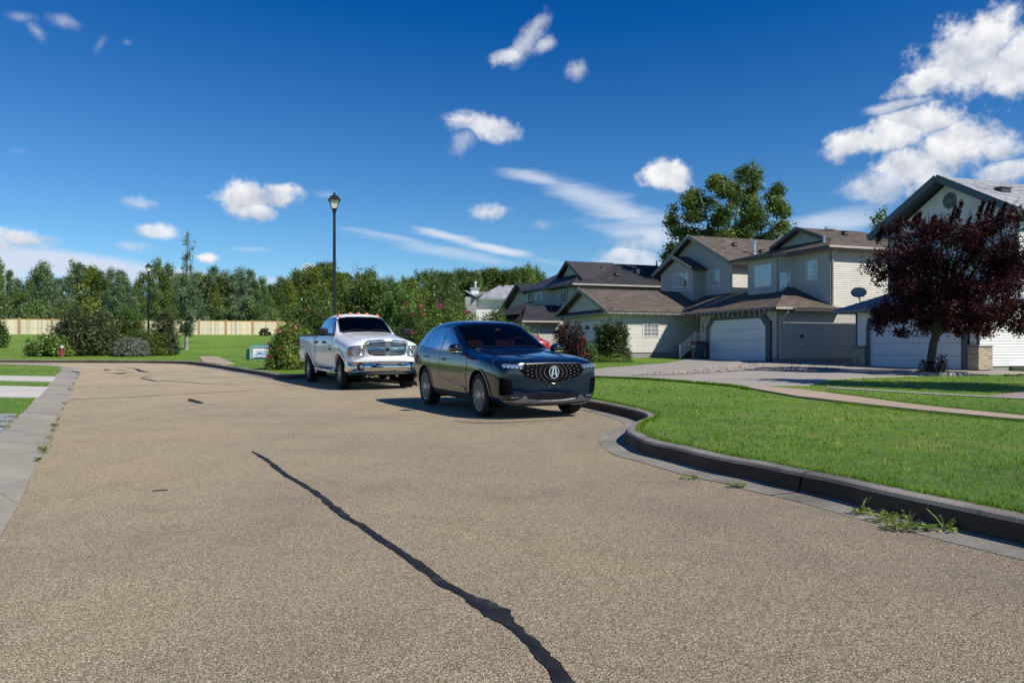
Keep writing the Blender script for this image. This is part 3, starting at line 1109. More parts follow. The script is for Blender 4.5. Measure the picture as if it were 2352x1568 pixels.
# joints in the driveway concrete (recessed look: thin dark saw cuts laid in the slab)
mb = MB()
for (p, q) in [(hw(20.5, 30.9), hw(20.5, 38.5)), (hw(16.8, 31.4), hw(17, 37)), (hw(24.0, 23), hw(24.0, 30.0)), (hw(20.5, 24), hw(20.5, 30.4))]:
    for k in range(20):
        a = np.array(p) + (np.array(q) - np.array(p)) * k / 20; b = np.array(p) + (np.array(q) - np.array(p)) * (k + 1) / 20
        if not inside(drive_poly, np.array([a[0]]), np.array([a[1]]))[0] or not inside(drive_poly, np.array([b[0]]), np.array([b[1]]))[0]:
            continue
        d = (b - a) / np.linalg.norm(b - a); nn = np.array([-d[1], d[0]]) * .012
        mb.face([(*(a - nn), float(z_ground(*a)) + .026), (*(b - nn), float(z_ground(*b)) + .026), (*(b + nn), float(z_ground(*b)) + .026), (*(a + nn), float(z_ground(*a)) + .026)])
mb.build('control_joint', M['dark'], DRIVE)

# pebbles
def scatter(poly, n, ymax=None):
    P = np.array(poly); lo, hi = P.min(0), P.max(0)
    xs = RNG.uniform(lo[0], hi[0], n); ys = RNG.uniform(lo[1], hi[1], n)
    k = inside(poly, xs, ys)
    return xs[k], ys[k]
xs, ys = scatter(gravel_poly, 26000)
n = len(xs)
oct_v = np.array([(1, 0, 0), (-.5, .87, 0), (-.5, -.87, 0), (0, 0, 1.), (0, 0, -1.)])
oct_f = np.array([(0, 1, 3), (1, 2, 3), (2, 0, 3)])
sc = RNG.uniform(.02, .05, (n, 1, 1)); rot = RNG.uniform(0, 6.28, n)
V_ = np.broadcast_to(oct_v[None], (n, 5, 3)).copy() * np.array([1, 1, .7]) * sc
c_, s_ = np.cos(rot)[:, None], np.sin(rot)[:, None]
V_ = np.stack([V_[..., 0] * c_ - V_[..., 1] * s_, V_[..., 0] * s_ + V_[..., 1] * c_, V_[..., 2]], -1)
V_ += np.stack([xs, ys, z_ground(xs, ys) + .035], 1)[:, None]
Q = (oct_f[None] + (np.arange(n) * 5)[:, None, None]).reshape(-1, 3)
tint = np.repeat(RNG.uniform(.35, 1.1, (n, 1)) * np.array([[1, .97, .92]]) ** RNG.uniform(-1, 2, (n, 1)), 3, axis=0)
o = link('gravel', fast_mesh('gravel', V_.reshape(-1, 3), Q, tint, M['pebble']))
tag(o, 'buff and grey pebbles filling the wedge between the two driveways', 'gravel', kind='stuff')

# ---- tar crack seals, lying 4 mm above the road
def tar(pts, widths, name='crack_seal', jag=.18):
    W_ = [ground_at(*p) for p in pts]
    L = smooth_line(W_, .03 if W_[0][1] < 12 else .12)
    s_ = np.r_[0, np.cumsum(np.linalg.norm(np.diff(L, axis=0), axis=1))]
    ss_ = np.r_[0, np.cumsum([np.linalg.norm(np.array(a) - np.array(b)) for a, b in zip(W_[:-1], W_[1:])])]
    w = np.interp(s_ / s_[-1], ss_ / ss_[-1], widths) / 2
    n = len(L)
    j1 = np.convolve(RNG.normal(0, 1, n + 6), np.ones(4) / 4, 'same')[:n]; j2 = np.convolve(RNG.normal(0, 1, n + 6), np.ones(4) / 4, 'same')[:n]
    A_ = offset_line(L, 1.0) - L
    j1 = j1 * .6 + RNG.normal(0, .18, n); j2 = j2 * .6 + RNG.normal(0, .18, n)
    mb = MB()
    P1 = L + A_ * (w * (1 + jag * j1 * 3))[:, None]; P2 = L - A_ * (w * (1 + jag * j2 * 3))[:, None]
    C_ = L + A_ * (w * .3 * j2)[:, None]
    zz = z_road(L[:, 0], L[:, 1])
    for i in range(n - 1):
        mb.face([(*P1[i], zz[i] + .004), (*C_[i], zz[i] + .008), (*C_[i + 1], zz[i + 1] + .008), (*P1[i + 1], zz[i + 1] + .004)][::-1])
        mb.face([(*C_[i], zz[i] + .008), (*P2[i], zz[i] + .004), (*P2[i + 1], zz[i + 1] + .004), (*C_[i + 1], zz[i + 1] + .008)][::-1])
    o = mb.build(name, M['tar'], None, smooth=True)
    o['kind'] = 'structure'
    return o
tc = lambda pts: [((700 + x / 2.0964) / 1.30612, (1300 + y / 2.0964) / 1.30612) for x, y in pts]
tar(tc([(120, 115), (175, 145), (240, 190), (300, 240), (370, 285), (440, 325), (520, 375), (620, 455), (720, 535), (800, 575), (900, 650), (1050, 745), (1200, 850), (1300, 930), (1400, 990), (1500, 1035), (1590, 1085), (1660, 1125), (1720, 1185), (1800, 1250), (1900, 1340), (1980, 1430), (2040, 1510), (2100, 1590), (2170, 1680)]),
    [.02, .05, .05, .055, .05, .05, .06, .06, .06, .055, .055, .055, .06, .055, .055, .07, .10, .115, .07, .06, .058, .062, .06, .06, .06])
tl = lambda pts: cv('L', pts)
tar(tl([(1350, 372), (1380, 385), (1440, 405)]), [.08, .22, .1], jag=.1)
tar(tl([(500, 374), (800, 365), (1100, 350), (1400, 333), (1660, 320), (1800, 316)]), [.05] * 6, jag=.4)
tar(tl([(1070, 211), (1010, 222), (1060, 235), (1130, 248), (1180, 244), (1350, 254), (1480, 264), (1660, 262)]), [.12, .1, .12, .1, .06, .07, .07, .06], jag=.3)
tar(tl([(895, 148), (960, 155), (1020, 176), (1080, 181)]), [.12, .1, .25, .1], jag=.2)
tar(tl([(740, 160), (770, 164), (750, 169)]), [.1, .2, .1], jag=.2)
tar(tl([(845, 166), (905, 172)]), [.12, .12], jag=.2)
tar(tl([(700, 187), (860, 188), (960, 180), (1080, 179)]), [.06, .1, .06, .05], jag=.3)
tar(tl([(862, 187), (870, 194)]), [.5, .3], jag=.2)
tar(tl([(1410, 176), (1500, 175)]), [.1, .06], jag=.2)
tar([(350, 1128), (386, 1125)], [.03, .03], jag=.4)
tar([(880, 925), (960, 920), (1040, 932)], [.02, .03, .02], jag=.4)
tar([(1040, 967), (1120, 972), (1290, 964)], [.015, .025, .015], jag=.4)

# ---- grass blades
def blades(name, poly, zf, n, holes, base_d, hmin, hmax, label, ycap=60., wmul=1.0):
    P = np.array(poly); lo, hi = P.min(0), P.max(0)
    lo = np.maximum(lo, [-40, 2.0]); hi = np.minimum(hi, [40, ycap])
    xs = RNG.uniform(lo[0], hi[0], n * 6); ys = RNG.uniform(lo[1], hi[1], n * 6)
    # keep what the photograph can see plus a margin, thinning with distance
    keep = (np.abs(xs) < .72 * ys + 2.5) & (RNG.random(len(xs)) < np.clip((base_d / ys) ** 2, 0, 1))
    xs, ys = xs[keep], ys[keep]
    k = inside(poly, xs, ys)
    for h_ in holes:
        k &= ~inside(h_, xs, ys)
    xs, ys = xs[k][:n], ys[k][:n]
    n = len(xs)
    D_ = ys / base_d
    h = RNG.uniform(hmin, hmax, n) * (1 + .25 * np.sin(xs * 1.7) * np.sin(ys * 1.3))
    w = (.0032 + .0028 * RNG.random(n)) * np.clip(D_, 1, 5) * wmul
    a = RNG.uniform(0, 2 * np.pi, n); lean = RNG.uniform(.1, .9, n) * h
    la = RNG.uniform(0, 2 * np.pi, n)
    z = zf(xs, ys)
    B1 = np.stack([xs - np.cos(a) * w, ys - np.sin(a) * w, z - .004], 1)
    B2 = np.stack([xs + np.cos(a) * w, ys + np.sin(a) * w, z - .004], 1)
    T = np.stack([xs + np.cos(la) * lean, ys + np.sin(la) * lean, z + h], 1)
    V_ = np.stack([B1, B2, T], 1).reshape(-1, 3)
    Q = np.arange(n * 3).reshape(-1, 3)
    r_ = RNG.random((n, 1))
    tint = np.where(r_ < .16, np.array([[1.9, 1.35, 1.5]]), np.array([[1.0, 1.0, 1.0]])) * RNG.uniform(.62, 1.45, (n, 1))
    o = link(name, fast_mesh(name, V_, Q, tint, M['blade']))
    tag(o, label, 'grass', kind='stuff')
    return n
lawn_poly = ahead + near_lim
print('blades', blades('grass', lawn_poly, z_ground, 460000, HARD_R, 6.0, .018, .042, 'green mown grass of the lawns on the right and in the park'))
print('blades', blades('grass', left_poly, Z_L, 70000, DRIVES_L, 10.0, .03, .06, 'green mown grass strips between the left driveways'))
# ragged grass hanging over the back of the kerb and path edges
def fringe(line, n, zf, off, hmin, hmax, label, lean_dir=0.):
    s_ = np.r_[0, np.cumsum(np.linalg.norm(np.diff(line, axis=0), axis=1))]
    t = RNG.uniform(0, 1, n) ** 1.0 * s_[-1]
    xs = np.interp(t, s_, line[:, 0]) + RNG.normal(0, .012, n); ys = np.interp(t, s_, line[:, 1]) + RNG.normal(0, .012, n)
    h = RNG.uniform(hmin, hmax, n); a = RNG.uniform(0, 6.28, n); w = .004 * np.clip(ys / 8, 1, 4)
    z = zf(xs, ys) + off
    la = RNG.uniform(0, 6.28, n); le = h * RNG.uniform(.2, 1.0, n)
    V_ = np.stack([np.stack([xs - np.cos(a) * w, ys - np.sin(a) * w, z], 1), np.stack([xs + np.cos(a) * w, ys + np.sin(a) * w, z], 1), np.stack([xs + np.cos(la) * le, ys + np.sin(la) * le, z + h], 1)], 1).reshape(-1, 3)
    tint = RNG.uniform(.5, 1.4, (n, 1)) * np.ones((1, 3))
    o = link('grass', fast_mesh('grass', V_, np.arange(n * 3).reshape(-1, 3), tint, M['blade']))
    tag(o, label, 'grass', kind='stuff')
kb = BACK[(BACK[:, 1] > 2.5) & (BACK[:, 1] < 20)]
fringe(kb, 14000, z_ground, -.01, .03, .07, 'ragged grass growing along the back edge of the kerb')
pe = smooth_line([(a, b - .3) for a, b in GP('l', [(0, 492), (450, 543), (900, 593), (1400, 645), (1900, 692), (2352, 727)])], .1)
fringe(pe, 6000, z_ground, -.02, .03, .06, 'longer grass leaning over the near edge of the footpath')
pe = smooth_line(GP('l', [(0, 401), (450, 461), (900, 526), (1400, 586), (1900, 636), (2352, 686)]), .1)
fringe(pe, 5000, z_ground, 0, .03, .08, 'longer grass along the far edge of the footpath')
pe = smooth_line(GP('k', [(190, 86), (500, 99), (870, 129), (985, 147)]), .1)
fringe(pe, 5000, z_ground, 0, .04, .09, 'longer grass along the driveway end')

# weeds: flat rosettes with a few stems
def weed(x, y, z, r_, n, label, tall=0):
    n = int(n * .32)
    a = RNG.uniform(0, 6.28, n); d = np.sqrt(RNG.random(n)) * r_
    cx_, cy_ = x + np.cos(a) * d * 1.6, y + np.sin(a) * d
    cz = z + RNG.uniform(.004, .035, n)
    ls = RNG.uniform(.008, .016, n)
    b = RNG.uniform(0, 6.28, n)
    V_ = np.stack([np.stack([cx_ + np.cos(b + q) * ls * k_, cy_ + np.sin(b + q) * ls * k_, cz + RNG.uniform(-.008, .012, n)], 1) for q, k_ in ((0, 1.5), (1.57, .7), (3.14, 1.5), (4.71, .7))], 1).reshape(-1, 3)
    root = empty('weed', (float(x), float(y), float(z)))
    V_ -= np.array([x, y, z])
    tint = np.repeat(RNG.random((n, 1)), 3, 1)
    link('leaves', fast_mesh('leaves', V_, np.arange(n * 4).reshape(-1, 4), tint, M['bright']), root)
    mb = MB()
    for k in range(tall):
        aa = random.uniform(0, 6.28); hh = random.uniform(.05, .14)
        p = [(0, 0, 0), (math.cos(aa) * hh * .4, math.sin(aa) * hh * .4, hh * .6), (math.cos(aa) * hh * .8, math.sin(aa) * hh * .8, hh)]
        mb.tube(p, [.0025, .002, .0015], 4)
        for j in range(6):
            t_ = random.random(); q = Vector(p[1]).lerp(Vector(p[2]), t_)
            e = [Vector((random.uniform(-.016, .016), random.uniform(-.016, .016), random.uniform(-.01, .01))) for _ in range(3)]
            mb.face([q, q + e[0], q + e[1]], (.5, .5, .5))
    if tall:
        mb.build('stem', M['bright'], root)
    tag(root, label, 'weed')
for i, (cx_, cy_, r_, n_, tl_, lb) in enumerate([
        (1690, 775, .05, 120, 0, 'small weed in the gutter seam just past the kerb joint'),
        (930, 632, .05, 160, 0, 'flat green weed in the gutter seam left of the kerb joint'),
        (1540, 765, .06, 200, 3, 'leafy weed with upright stems in the gutter'),
        (1680, 800, .08, 320, 0, 'low spreading weed between road and gutter'),
        (1780, 842, .10, 500, 4, 'largest sprawling weed on the road beside the gutter'),
        (1960, 850, .07, 120, 7, 'tall thin-stemmed weed leaning over the gutter'),
        (2230, 890, .03, 60, 2, 'small sprig in the gutter near the right edge'),
        (700, 590, .06, 120, 0, 'sparse yellowish weed along the gutter edge')]):
    px, py = cv('k', [(cx_, cy_)])[0]
    x, y = ground_at(px, py)
    weed(x, y, float(z_road(x, y)) + .006, r_, n_, lb, tl_)
for i, (cx_, cy_) in enumerate([(560, 205), (545, 230), (525, 270), (505, 310), (460, 412), (443, 450), (415, 525), (390, 570), (368, 605), (345, 660), (318, 732), (305, 755), (270, 822)]):
    px, py = cv('L', [(cx_, cy_)])[0]
    x, y = ground_at(px, py)
    weed(x, y, float(z_road(x, y)) + .012, random.uniform(.02, .05), random.choice((40, 70, 110)), 'weed tuft in the seam between left gutter and road, ' + ['farthest', 'second farthest', 'third farthest', 'fourth farthest', 'fifth farthest', 'sixth farthest', 'middle one', 'sixth nearest', 'fifth nearest', 'fourth nearest', 'third nearest', 'second nearest', 'nearest'][i] + ' of the row', 2)
for i, (cx_, cy_) in enumerate([(85, 540), (50, 575), (12, 618)]):
    px, py = cv('L', [(cx_, cy_)])[0]
    x, y = ground_at(px, py)
    weed(x, y, float(z_road(x, y)) + .07, .07, 160, ['farthest', 'middle', 'nearest'][i] + ' weed tuft along the slate driveway edge at left', 2)
# ------------------------------------------------------------------ houses
# every house stands on one street grid: a runs back from the street, b runs along it


class House:
    def __init__(s, a0, b0, z0, label, name='house', cat='house', group='houses along the street'):
        x, y = hw(a0, b0)
        s.o = empty(name, (x, y, z0), HA)
        tag(s.o, label, cat, group)
        s.org = Vector((a0, b0, z0))

    def P(s, p):
        return Vector(p) - s.org

    def mb(s):
        return MB()

    def box(s, name, lo, hi, mat, parent=None, bevel=None):
        m_ = MB(); m_.box(s.P(lo), s.P(hi))
        return m_.build(name, mat, parent or s.o)

    def lap(s, poly, nrm, course, mat, name, parent=None, tab=0., proud=.024, tint_amt=.05, up=None, cols=None):
        """overlapping boards or shingles over a planar polygon; edges are real steps"""
        P = [s.P(p) for p in poly]
        n = Vector(nrm).normalized()
        if up is None:
            up = Vector((0, 0, 1))
        w = (up - n * up.dot(n)).normalized()
        t = w.cross(n).normalized()
        O = P[0]
        q = [((p - O).dot(t), (p - O).dot(w)) for p in P]
        lo = min(y for _, y in q); hi = max(y for _, y in q)

        def span(y):
            xs = []
            m_ = len(q)
            for i in range(m_):
                (x0, y0), (x1, y1) = q[i], q[(i + 1) % m_]
                if (y0 > y) != (y1 > y):
                    xs.append(x0 + (x1 - x0) * (y - y0) / (y1 - y0))
            return (min(xs), max(xs)) if len(xs) >= 2 else None
        mb = MB()
        y = lo
        k = 0
        while y < hi - .004:
            y1 = min(y + course, hi)
            a = span(y + .0015); b = span(y1 - .0015)
            if a and b:
                def pt(x, yy, d):
                    return O + t * x + w * yy + n * d
                if not tab:
                    tn = 1 + random.uniform(-tint_amt, tint_amt)
                    tt = (tn,) * 3
                    mb.face([pt(a[0], y, proud), pt(a[1], y, proud), pt(b[1], y1, .003), pt(b[0], y1, .003)], tt)
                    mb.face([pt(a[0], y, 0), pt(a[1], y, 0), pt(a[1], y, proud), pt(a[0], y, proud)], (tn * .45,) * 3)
                else:
                    x0, x1 = min(a[0], b[0]), max(a[1], b[1])
                    x = x0 - random.random() * tab
                    while x < x1:
                        xe = x + tab * random.choice((.5, 1, 1, 1.5))
                        l0, l1 = max(x, a[0]), min(xe, a[1])
                        u0, u1 = max(x, b[0]), min(xe, b[1])
                        if l1 - l0 < .01 and u1 - u0 < .01:
                            x = xe
                            continue
                        l0 = min(l0, a[1]); l1 = max(l1, a[0]); u0 = min(u0, b[1]); u1 = max(u1, b[0])
                        tn = random.uniform(1 - tint_amt, 1 + tint_amt)
                        pr = proud * random.uniform(.6, 1.3)
                        cc = random.choice(cols) if cols else (1, 1, 1)
                        tt = (tn * cc[0], tn * cc[1], tn * cc[2])
                        mb.face([pt(l0, y, pr), pt(l1, y, pr), pt(u1, y1, .003), pt(u0, y1, .003)], tt)
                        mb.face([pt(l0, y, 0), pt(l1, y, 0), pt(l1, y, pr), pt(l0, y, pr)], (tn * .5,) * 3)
                        x = xe
            y += course
            k += 1
        o = mb.build(name, mat, parent or s.o)
        o['kind'] = 'stuff'
        return o

    def wall(s, poly, nrm, mat, course=.112):
        """a solid wall leaf with lapped siding on its face"""
        n = Vector(nrm).normalized()
        mb = MB()
        P = [s.P(p) for p in poly]
        k = len(P)
        v = P + [p - n * .10 for p in P]
        mb.mesh(v, [tuple(range(k)), tuple(reversed(range(k, 2 * k)))] + [((i + 1) % k, i, i + k, (i + 1) % k + k) for i in range(k)])
        w_ = mb.build('wall', mat, s.o)
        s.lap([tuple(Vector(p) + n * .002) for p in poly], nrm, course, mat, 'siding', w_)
        return w_

    def roof(s, poly, mat, thick=.13, trim=None, course=.145, tab=.33, cols=None):
        """one roof plane: a deck with shingles laid course by course"""
        P = [s.P(p) for p in poly]
        n = (P[1] - P[0]).cross(P[2] - P[0]).normalized()
        if n.z < 0:
            P = P[::-1]; poly = poly[::-1]; n = -n
        mb = MB(); mb.slab(P, thick)
        o = mb.build('roof', trim or M['trim_dark'], s.o)
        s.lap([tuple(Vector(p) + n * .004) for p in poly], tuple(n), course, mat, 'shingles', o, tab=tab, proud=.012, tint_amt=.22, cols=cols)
        return o

    def edge(s, p, q, mat, h=.14, w=.03, name='fascia', dz=0.):
        mb = MB(); mb.bar(s.P(p) + Vector((0, 0, dz)), s.P(q) + Vector((0, 0, dz)), w, h)
        return mb.build(name, mat, s.o)

    def gutter(s, p, q, mat, size=.11):
        """a box gutter with an open top, hung on an eave"""
        p, q = s.P(p), s.P(q)
        mb = MB()
        d = (q - p).normalized(); r_ = d.cross(Vector((0, 0, 1)))
        for o_, w, h, dz in ((-size / 2, .012, size, 0), (size / 2, .012, size, 0), (0, size, .012, -size / 2)):
            mb.bar(p + r_ * o_ + Vector((0, 0, dz)), q + r_ * o_ + Vector((0, 0, dz)), w, h)
        return mb.build('gutter', mat, s.o)

    def downspout(s, pts, mat, r_=.045):
        mb = MB()
        mb.tube([s.P(p) for p in pts], r_, 6)
        return mb.build('downspout', mat, s.o)

    def window(s, axis, plane, u0, u1, z0, z1, pane, split=(), bars=0, frame=None, fw=.055, depth=.045, sill=False, trim=None):
        """axis 'a': in a plane a=const facing the street; 'b': in a plane b=const facing -b. u runs along the wall"""
        fr = frame or M['white']

        def box(m_, u_0, u_1, z_0, z_1, d0, d1):
            # d0..d1 = distance out of the wall
            if axis == 'a':
                lo = (plane - d1, min(u_0, u_1), z_0); hi = (plane - d0, max(u_0, u_1), z_1)
            else:
                lo = (min(u_0, u_1), plane - d1, z_0); hi = (max(u_0, u_1), plane - d0, z_1)
            m_.box(s.P(lo), s.P(hi))
        u0, u1 = min(u0, u1), max(u0, u1)
        m_ = MB()
        box(m_, u0, u0 + fw, z0, z1, .0, depth); box(m_, u1 - fw, u1, z0, z1, .0, depth)
        box(m_, u0 + fw, u1 - fw, z0, z0 + fw, .0, depth); box(m_, u0 + fw, u1 - fw, z1 - fw, z1, .0, depth)
        w_ = m_.build('window', fr, s.o)
        us = [u0 + fw] + [u0 + (u1 - u0) * f_ for f_ in split] + [u1 - fw]
        for k in range(len(us) - 1):
            a, b = us[k] + (.02 if k else 0), us[k + 1] - (.02 if k < len(us) - 2 else 0)
            p_ = MB(); box(p_, a, b, z0 + fw, z1 - fw, .004, .020)
            p_.build('pane', pane[k] if isinstance(pane, (list, tuple)) else pane, w_)
            if bars:
                g = MB()
                for i in range(1, bars[1]):
                    zz = z0 + fw + (z1 - z0 - 2 * fw) * i / bars[1]
                    box(g, a, b, zz - .010, zz + .010, .020, .028)
                for i in range(1, bars[0]):
                    uu = a + (b - a) * i / bars[0]
                    box(g, uu - .010, uu + .010, z0 + fw, z1 - fw, .022, .030)
                g.build('glazing_bars', fr, w_)['kind'] = 'stuff'
            if k:
                g = MB(); box(g, us[k] - .022, us[k] + .022, z0 + fw, z1 - fw, .002, depth - .004); g.build('mullion', fr, w_)
        if trim:
            m_ = MB(); t_ = .10
            for q in ((u0 - t_, u0 - .003, z0 - t_, z1 + t_), (u1 + .003, u1 + t_, z0 - t_, z1 + t_), (u0 - .003, u1 + .003, z0 - t_, z0 - .003), (u0 - .003, u1 + .003, z1 + .003, z1 + t_)):
                box(m_, q[0], q[1], q[2], q[3], .0, .03)
            m_.build('window_trim', trim, w_)
        return w_

    def garage_door(s, plane, b0, b1, z0, z1, frame, chamfer=.42, fw=.36, rows=4, mat=None):
        """sectional door in a chamfered surround, facing the street"""
        mat = mat or M['door_white']
        d_ = MB(); d_.box(s.P((plane - .030, b0, z0)), s.P((plane - .012, b1, z1)))
        d = d_.build('garage_door', M['dark'], s.o)
        h = (z1 - z0) / rows
        for k in range(rows):
            m_ = MB()
            za, zb = z0 + k * h + .006, z0 + (k + 1) * h - .006
            m_.box(s.P((plane - .050, b0 + .01, za)), s.P((plane - .0302, b1 - .01, zb)))
            nc = max(4, int((b1 - b0) / 1.15))
            for i in range(nc):                 # raised long panels
                u0 = b0 + .10 + (b1 - b0 - .1) * i / nc; u1 = b0 + (b1 - b0 - .1) * (i + 1) / nc
                a0, z_0, z_1 = plane - .0502, za + .10, zb - .10
                v = [(a0, u0, z_0), (a0, u1, z_0), (a0, u1, z_1), (a0, u0, z_1)]
                e = .035
                v += [(a0 - .010, u0 + e, z_0 + e), (a0 - .010, u1 - e, z_0 + e), (a0 - .010, u1 - e, z_1 - e), (a0 - .010, u0 + e, z_1 - e)]
                m_.mesh([s.P(p) for p in v], [(4, 5, 6, 7), (0, 1, 5, 4), (1, 2, 6, 5), (2, 3, 7, 6), (3, 0, 4, 7)])
            m_.build('panel', mat, d)
        # surround with cut corners
        c_ = chamfer
        inner = [(b0, z0), (b0, z1 - c_), (b0 + c_, z1), (b1 - c_, z1), (b1, z1 - c_), (b1, z0)]
        outer = [(b0 - fw, z0), (b0 - fw, z1 - c_ * .75), (b0 + c_ * .55, z1 + fw * .9), (b1 - c_ * .55, z1 + fw * .9), (b1 + fw, z1 - c_ * .75), (b1 + fw, z0)]
        m_ = MB()
        for i in range(5):
            q = [inner[i], inner[i + 1], outer[i + 1], outer[i]]
            v = [s.P((plane - .018, *p)) for p in q] + [s.P((plane - .12, *p)) for p in q]
            m_.mesh(v, [(3, 2, 1, 0), (4, 5, 6, 7), (0, 1, 5, 4), (1, 2, 6, 5), (2, 3, 7, 6), (3, 0, 4, 7)])
        # the two corner fillets behind the cut
        for q in ([(b0, z1 - c_), (b0, z1), (b0 + c_, z1)], [(b1 - c_, z1), (b1, z1), (b1, z1 - c_)]):
            v = [s.P((plane - .056, *p)) for p in q] + [s.P((plane - .075, *p)) for p in q]
            m_.mesh(v, [(2, 1, 0), (3, 4, 5), (0, 1, 4, 3), (1, 2, 5, 4), (2, 0, 3, 5)])
        m_.build('door_surround', frame, s.o)
        # thin white casing just inside
        m_ = MB()
        for i in range(5):
            p, q = Vector((plane - .085, *inner[i])), Vector((plane - .085, *inner[i + 1]))
            m_.bar(s.P(p), s.P(q), .05, .05, up=(1, 0, 0))
        m_.build('door_casing', M['white'], s.o)
        return d

    def pipe(s, a, b, z0, z1, r_=.055, mat=None, name='roof_vent_pipe', collar=True):
        m_ = MB()
        p = s.P((a, b, 0))
        pr = [(.17, z0 - s.org.z), (.16, z0 + .04 - s.org.z), (r_, z0 + .07 - s.org.z), (r_, z1 - s.org.z - .06), (r_ * 1.7, z1 - s.org.z - .06), (r_ * 1.7, z1 - s.org.z), (0.001, z1 - s.org.z + .03)]
        m_.lathe(pr if collar else pr[2:], 10, center=(p.x, p.y, 0))
        return m_.build(name, mat or M['galv'], s.o)

    def boxvent(s, a, b, z, dirx=-1):
        m_ = MB()
        p = s.P((a, b, z))
        m_.box(p + Vector((-.16, -.16, -.04)), p + Vector((.16, .16, .03)))
        m_.mesh([p + Vector(q) for q in [(-.13, -.13, .03), (.13, -.13, .03), (.13, .13, .03), (-.13, .13, .03), (-.11, -.11, .16), (.11, -.11, .13), (.11, .11, .13), (-.11, .11, .16)]],
                [(4, 5, 6, 7), (0, 1, 5, 4), (1, 2, 6, 5), (2, 3, 7, 6), (3, 0, 4, 7)])
        m_.box(p + Vector((-.17, -.15, .15)), p + Vector((.12, .15, .18)))
        return m_.build('roof_vent', M['trim_dark'], s.o)


BR = [(1, 1, 1), (1.05, .97, .92), (.85, .85, .9), (1.15, 1.1, 1.05), (.75, .72, .72)]
DK = [(1, 1, 1), (1.15, 1.15, 1.2), (.8, .8, .8)]
GY = [(1, 1, 1), (1.2, 1.2, 1.2), (.75, .76, .78), (1.05, 1.05, 1.08)]
BL = [(1, 1, 1), (.8, .85, .95), (1.15, 1.15, 1.15), (.7, .75, .85)]

# ===== middle house: beige, octagonal-topped garage door, big bay window
G = .57
H = House(25.1, 34.6, G, 'beige house with hipped brown roof, bay window and garage door in a dark chamfered surround')
MIDDLE = H
bR, bL = 31.36, 37.95          # right and left walls
ag, au = 25.1, 28.29           # garage front, upper front
zE, zW = 3.05, 6.12
H.wall([(ag, bR, G + .14), (ag, 32.13 - .37, G + .14), (ag, 32.13 - .37, zE), (ag, bR, zE)][::-1], (-1, 0, 0), M['taupe'])
H.wall([(ag, 36.89 + .37, G - .05), (ag, bL, G - .05), (ag, bL, zE), (ag, 36.89 + .37, zE)][::-1], (-1, 0, 0), M['taupe'])
H.wall([(ag, 31.76, 2.55), (ag, 37.26, 2.55), (ag, 37.26, zE), (ag, 31.76, zE)][::-1], (-1, 0, 0), M['taupe'])
H.garage_door(ag, 32.13, 36.89, G, G + 2.14, M['trim_grey'])
H.wall([(ag, bR, G + .15), (36.5, bR, G + .15), (36.5, bR, zE - .02), (ag, bR, zE - .02)], (0, -1, 0), M['taupe'])
H.box('foundation', (ag + .03, bR + .02, G - .6), (36.5, bR + .16, G + .16), M['foundation'])
H.box('foundation', (ag - .01, bR + .0, G - .6), (ag + .2, 31.76, G + .14), M['foundation'])
H.wall([(au, bR, zE), (36.5, bR, zE), (36.5, bR, zW), (au, bR, zW)], (0, -1, 0), M['beige'])
H.wall([(au, bR, 3.2), (au, 34.10, 3.2), (au, 34.10, zW), (au, bR, zW)][::-1], (-1, 0, 0), M['taupe'])
ab = au - .70
H.wall([(au, 34.10, 3.6), (ab, 34.50, 3.6), (ab, 34.50, zW), (au, 34.10, zW)], (-.4, -.7, 0), M['taupe'])
H.wall([(ab, 34.50, 3.6), (ab, 36.95, 3.6), (ab, 36.95, zW), (ab, 34.50, zW)][::-1], (-1, 0, 0), M['taupe'])
H.wall([(ab, 36.95, 3.6), (au, 36.95, 3.6), (au, 36.95, zW), (ab, 36.95, zW)], (0, 1, 0), M['taupe'])
H.wall([(au, 36.95, 3.2), (au, bL, 3.2), (au, bL, zW), (au, 36.95, zW)][::-1], (-1, 0, 0), M['taupe'])
H.wall([(ag, bL, G), (36.5, bL, G), (36.5, bL, zW), (au, bL, zW), (au, bL, zE), (ag, bL, zE)], (0, 1, 0), M['beige'])
H.wall([(36.5, bR, G), (36.5, bL, G), (36.5, bL, zW), (36.5, bR, zW)], (1, 0, 0), M['beige'])
for (a, b) in ((ag - .02, bR - .02), (au - .02, bR - .02), (ab - .015, 34.50 - .03), (ag - .02, 31.36)):
    H.box('corner_trim', (a, b, G + .15 if a < 26 else 3.2), (a + .075, b + .075, zE if a < 26 else zW), M['trim_taupe'])
H.window('a', ab, 34.93, 36.45, 4.55, 5.78, M['pane_blind_sky'])
H.window('a', au, 32.24, 33.03, 4.72, 5.74, M['pane_blind_sky'], bars=(3, 4))
# chamfer window: same window turned to the splay
nv = Vector((-.4, -.7, 0)).normalized(); tv = Vector((-.70, .40, 0)).normalized()
c0 = H.P((au, 34.10, 0)) + nv * .004
def splay(m_, u0, u1, z0, z1, d0, d1):
    mt = Matrix((tv, nv, Vector((0, 0, 1)))).transposed().to_4x4(); mt.translation = c0
    m_.box((u0, d0, z0 - G), (u1, d1, z1 - G), mt)
m_ = MB(); u0, u1, z0, z1, fw = .12, .69, 4.55, 5.84, .05
splay(m_, u0, u0 + fw, z0, z1, 0, .045); splay(m_, u1 - fw, u1, z0, z1, 0, .045); splay(m_, u0 + fw, u1 - fw, z0, z0 + fw, 0, .045); splay(m_, u0 + fw, u1 - fw, z1 - fw, z1, 0, .045)
w_ = m_.build('window', M['white'], H.o)
m_ = MB(); splay(m_, u0 + fw, u1 - fw, z0 + fw, z1 - fw, .014, .024); m_.build('pane', M['pane_blind_sky'], w_)
m_ = MB()
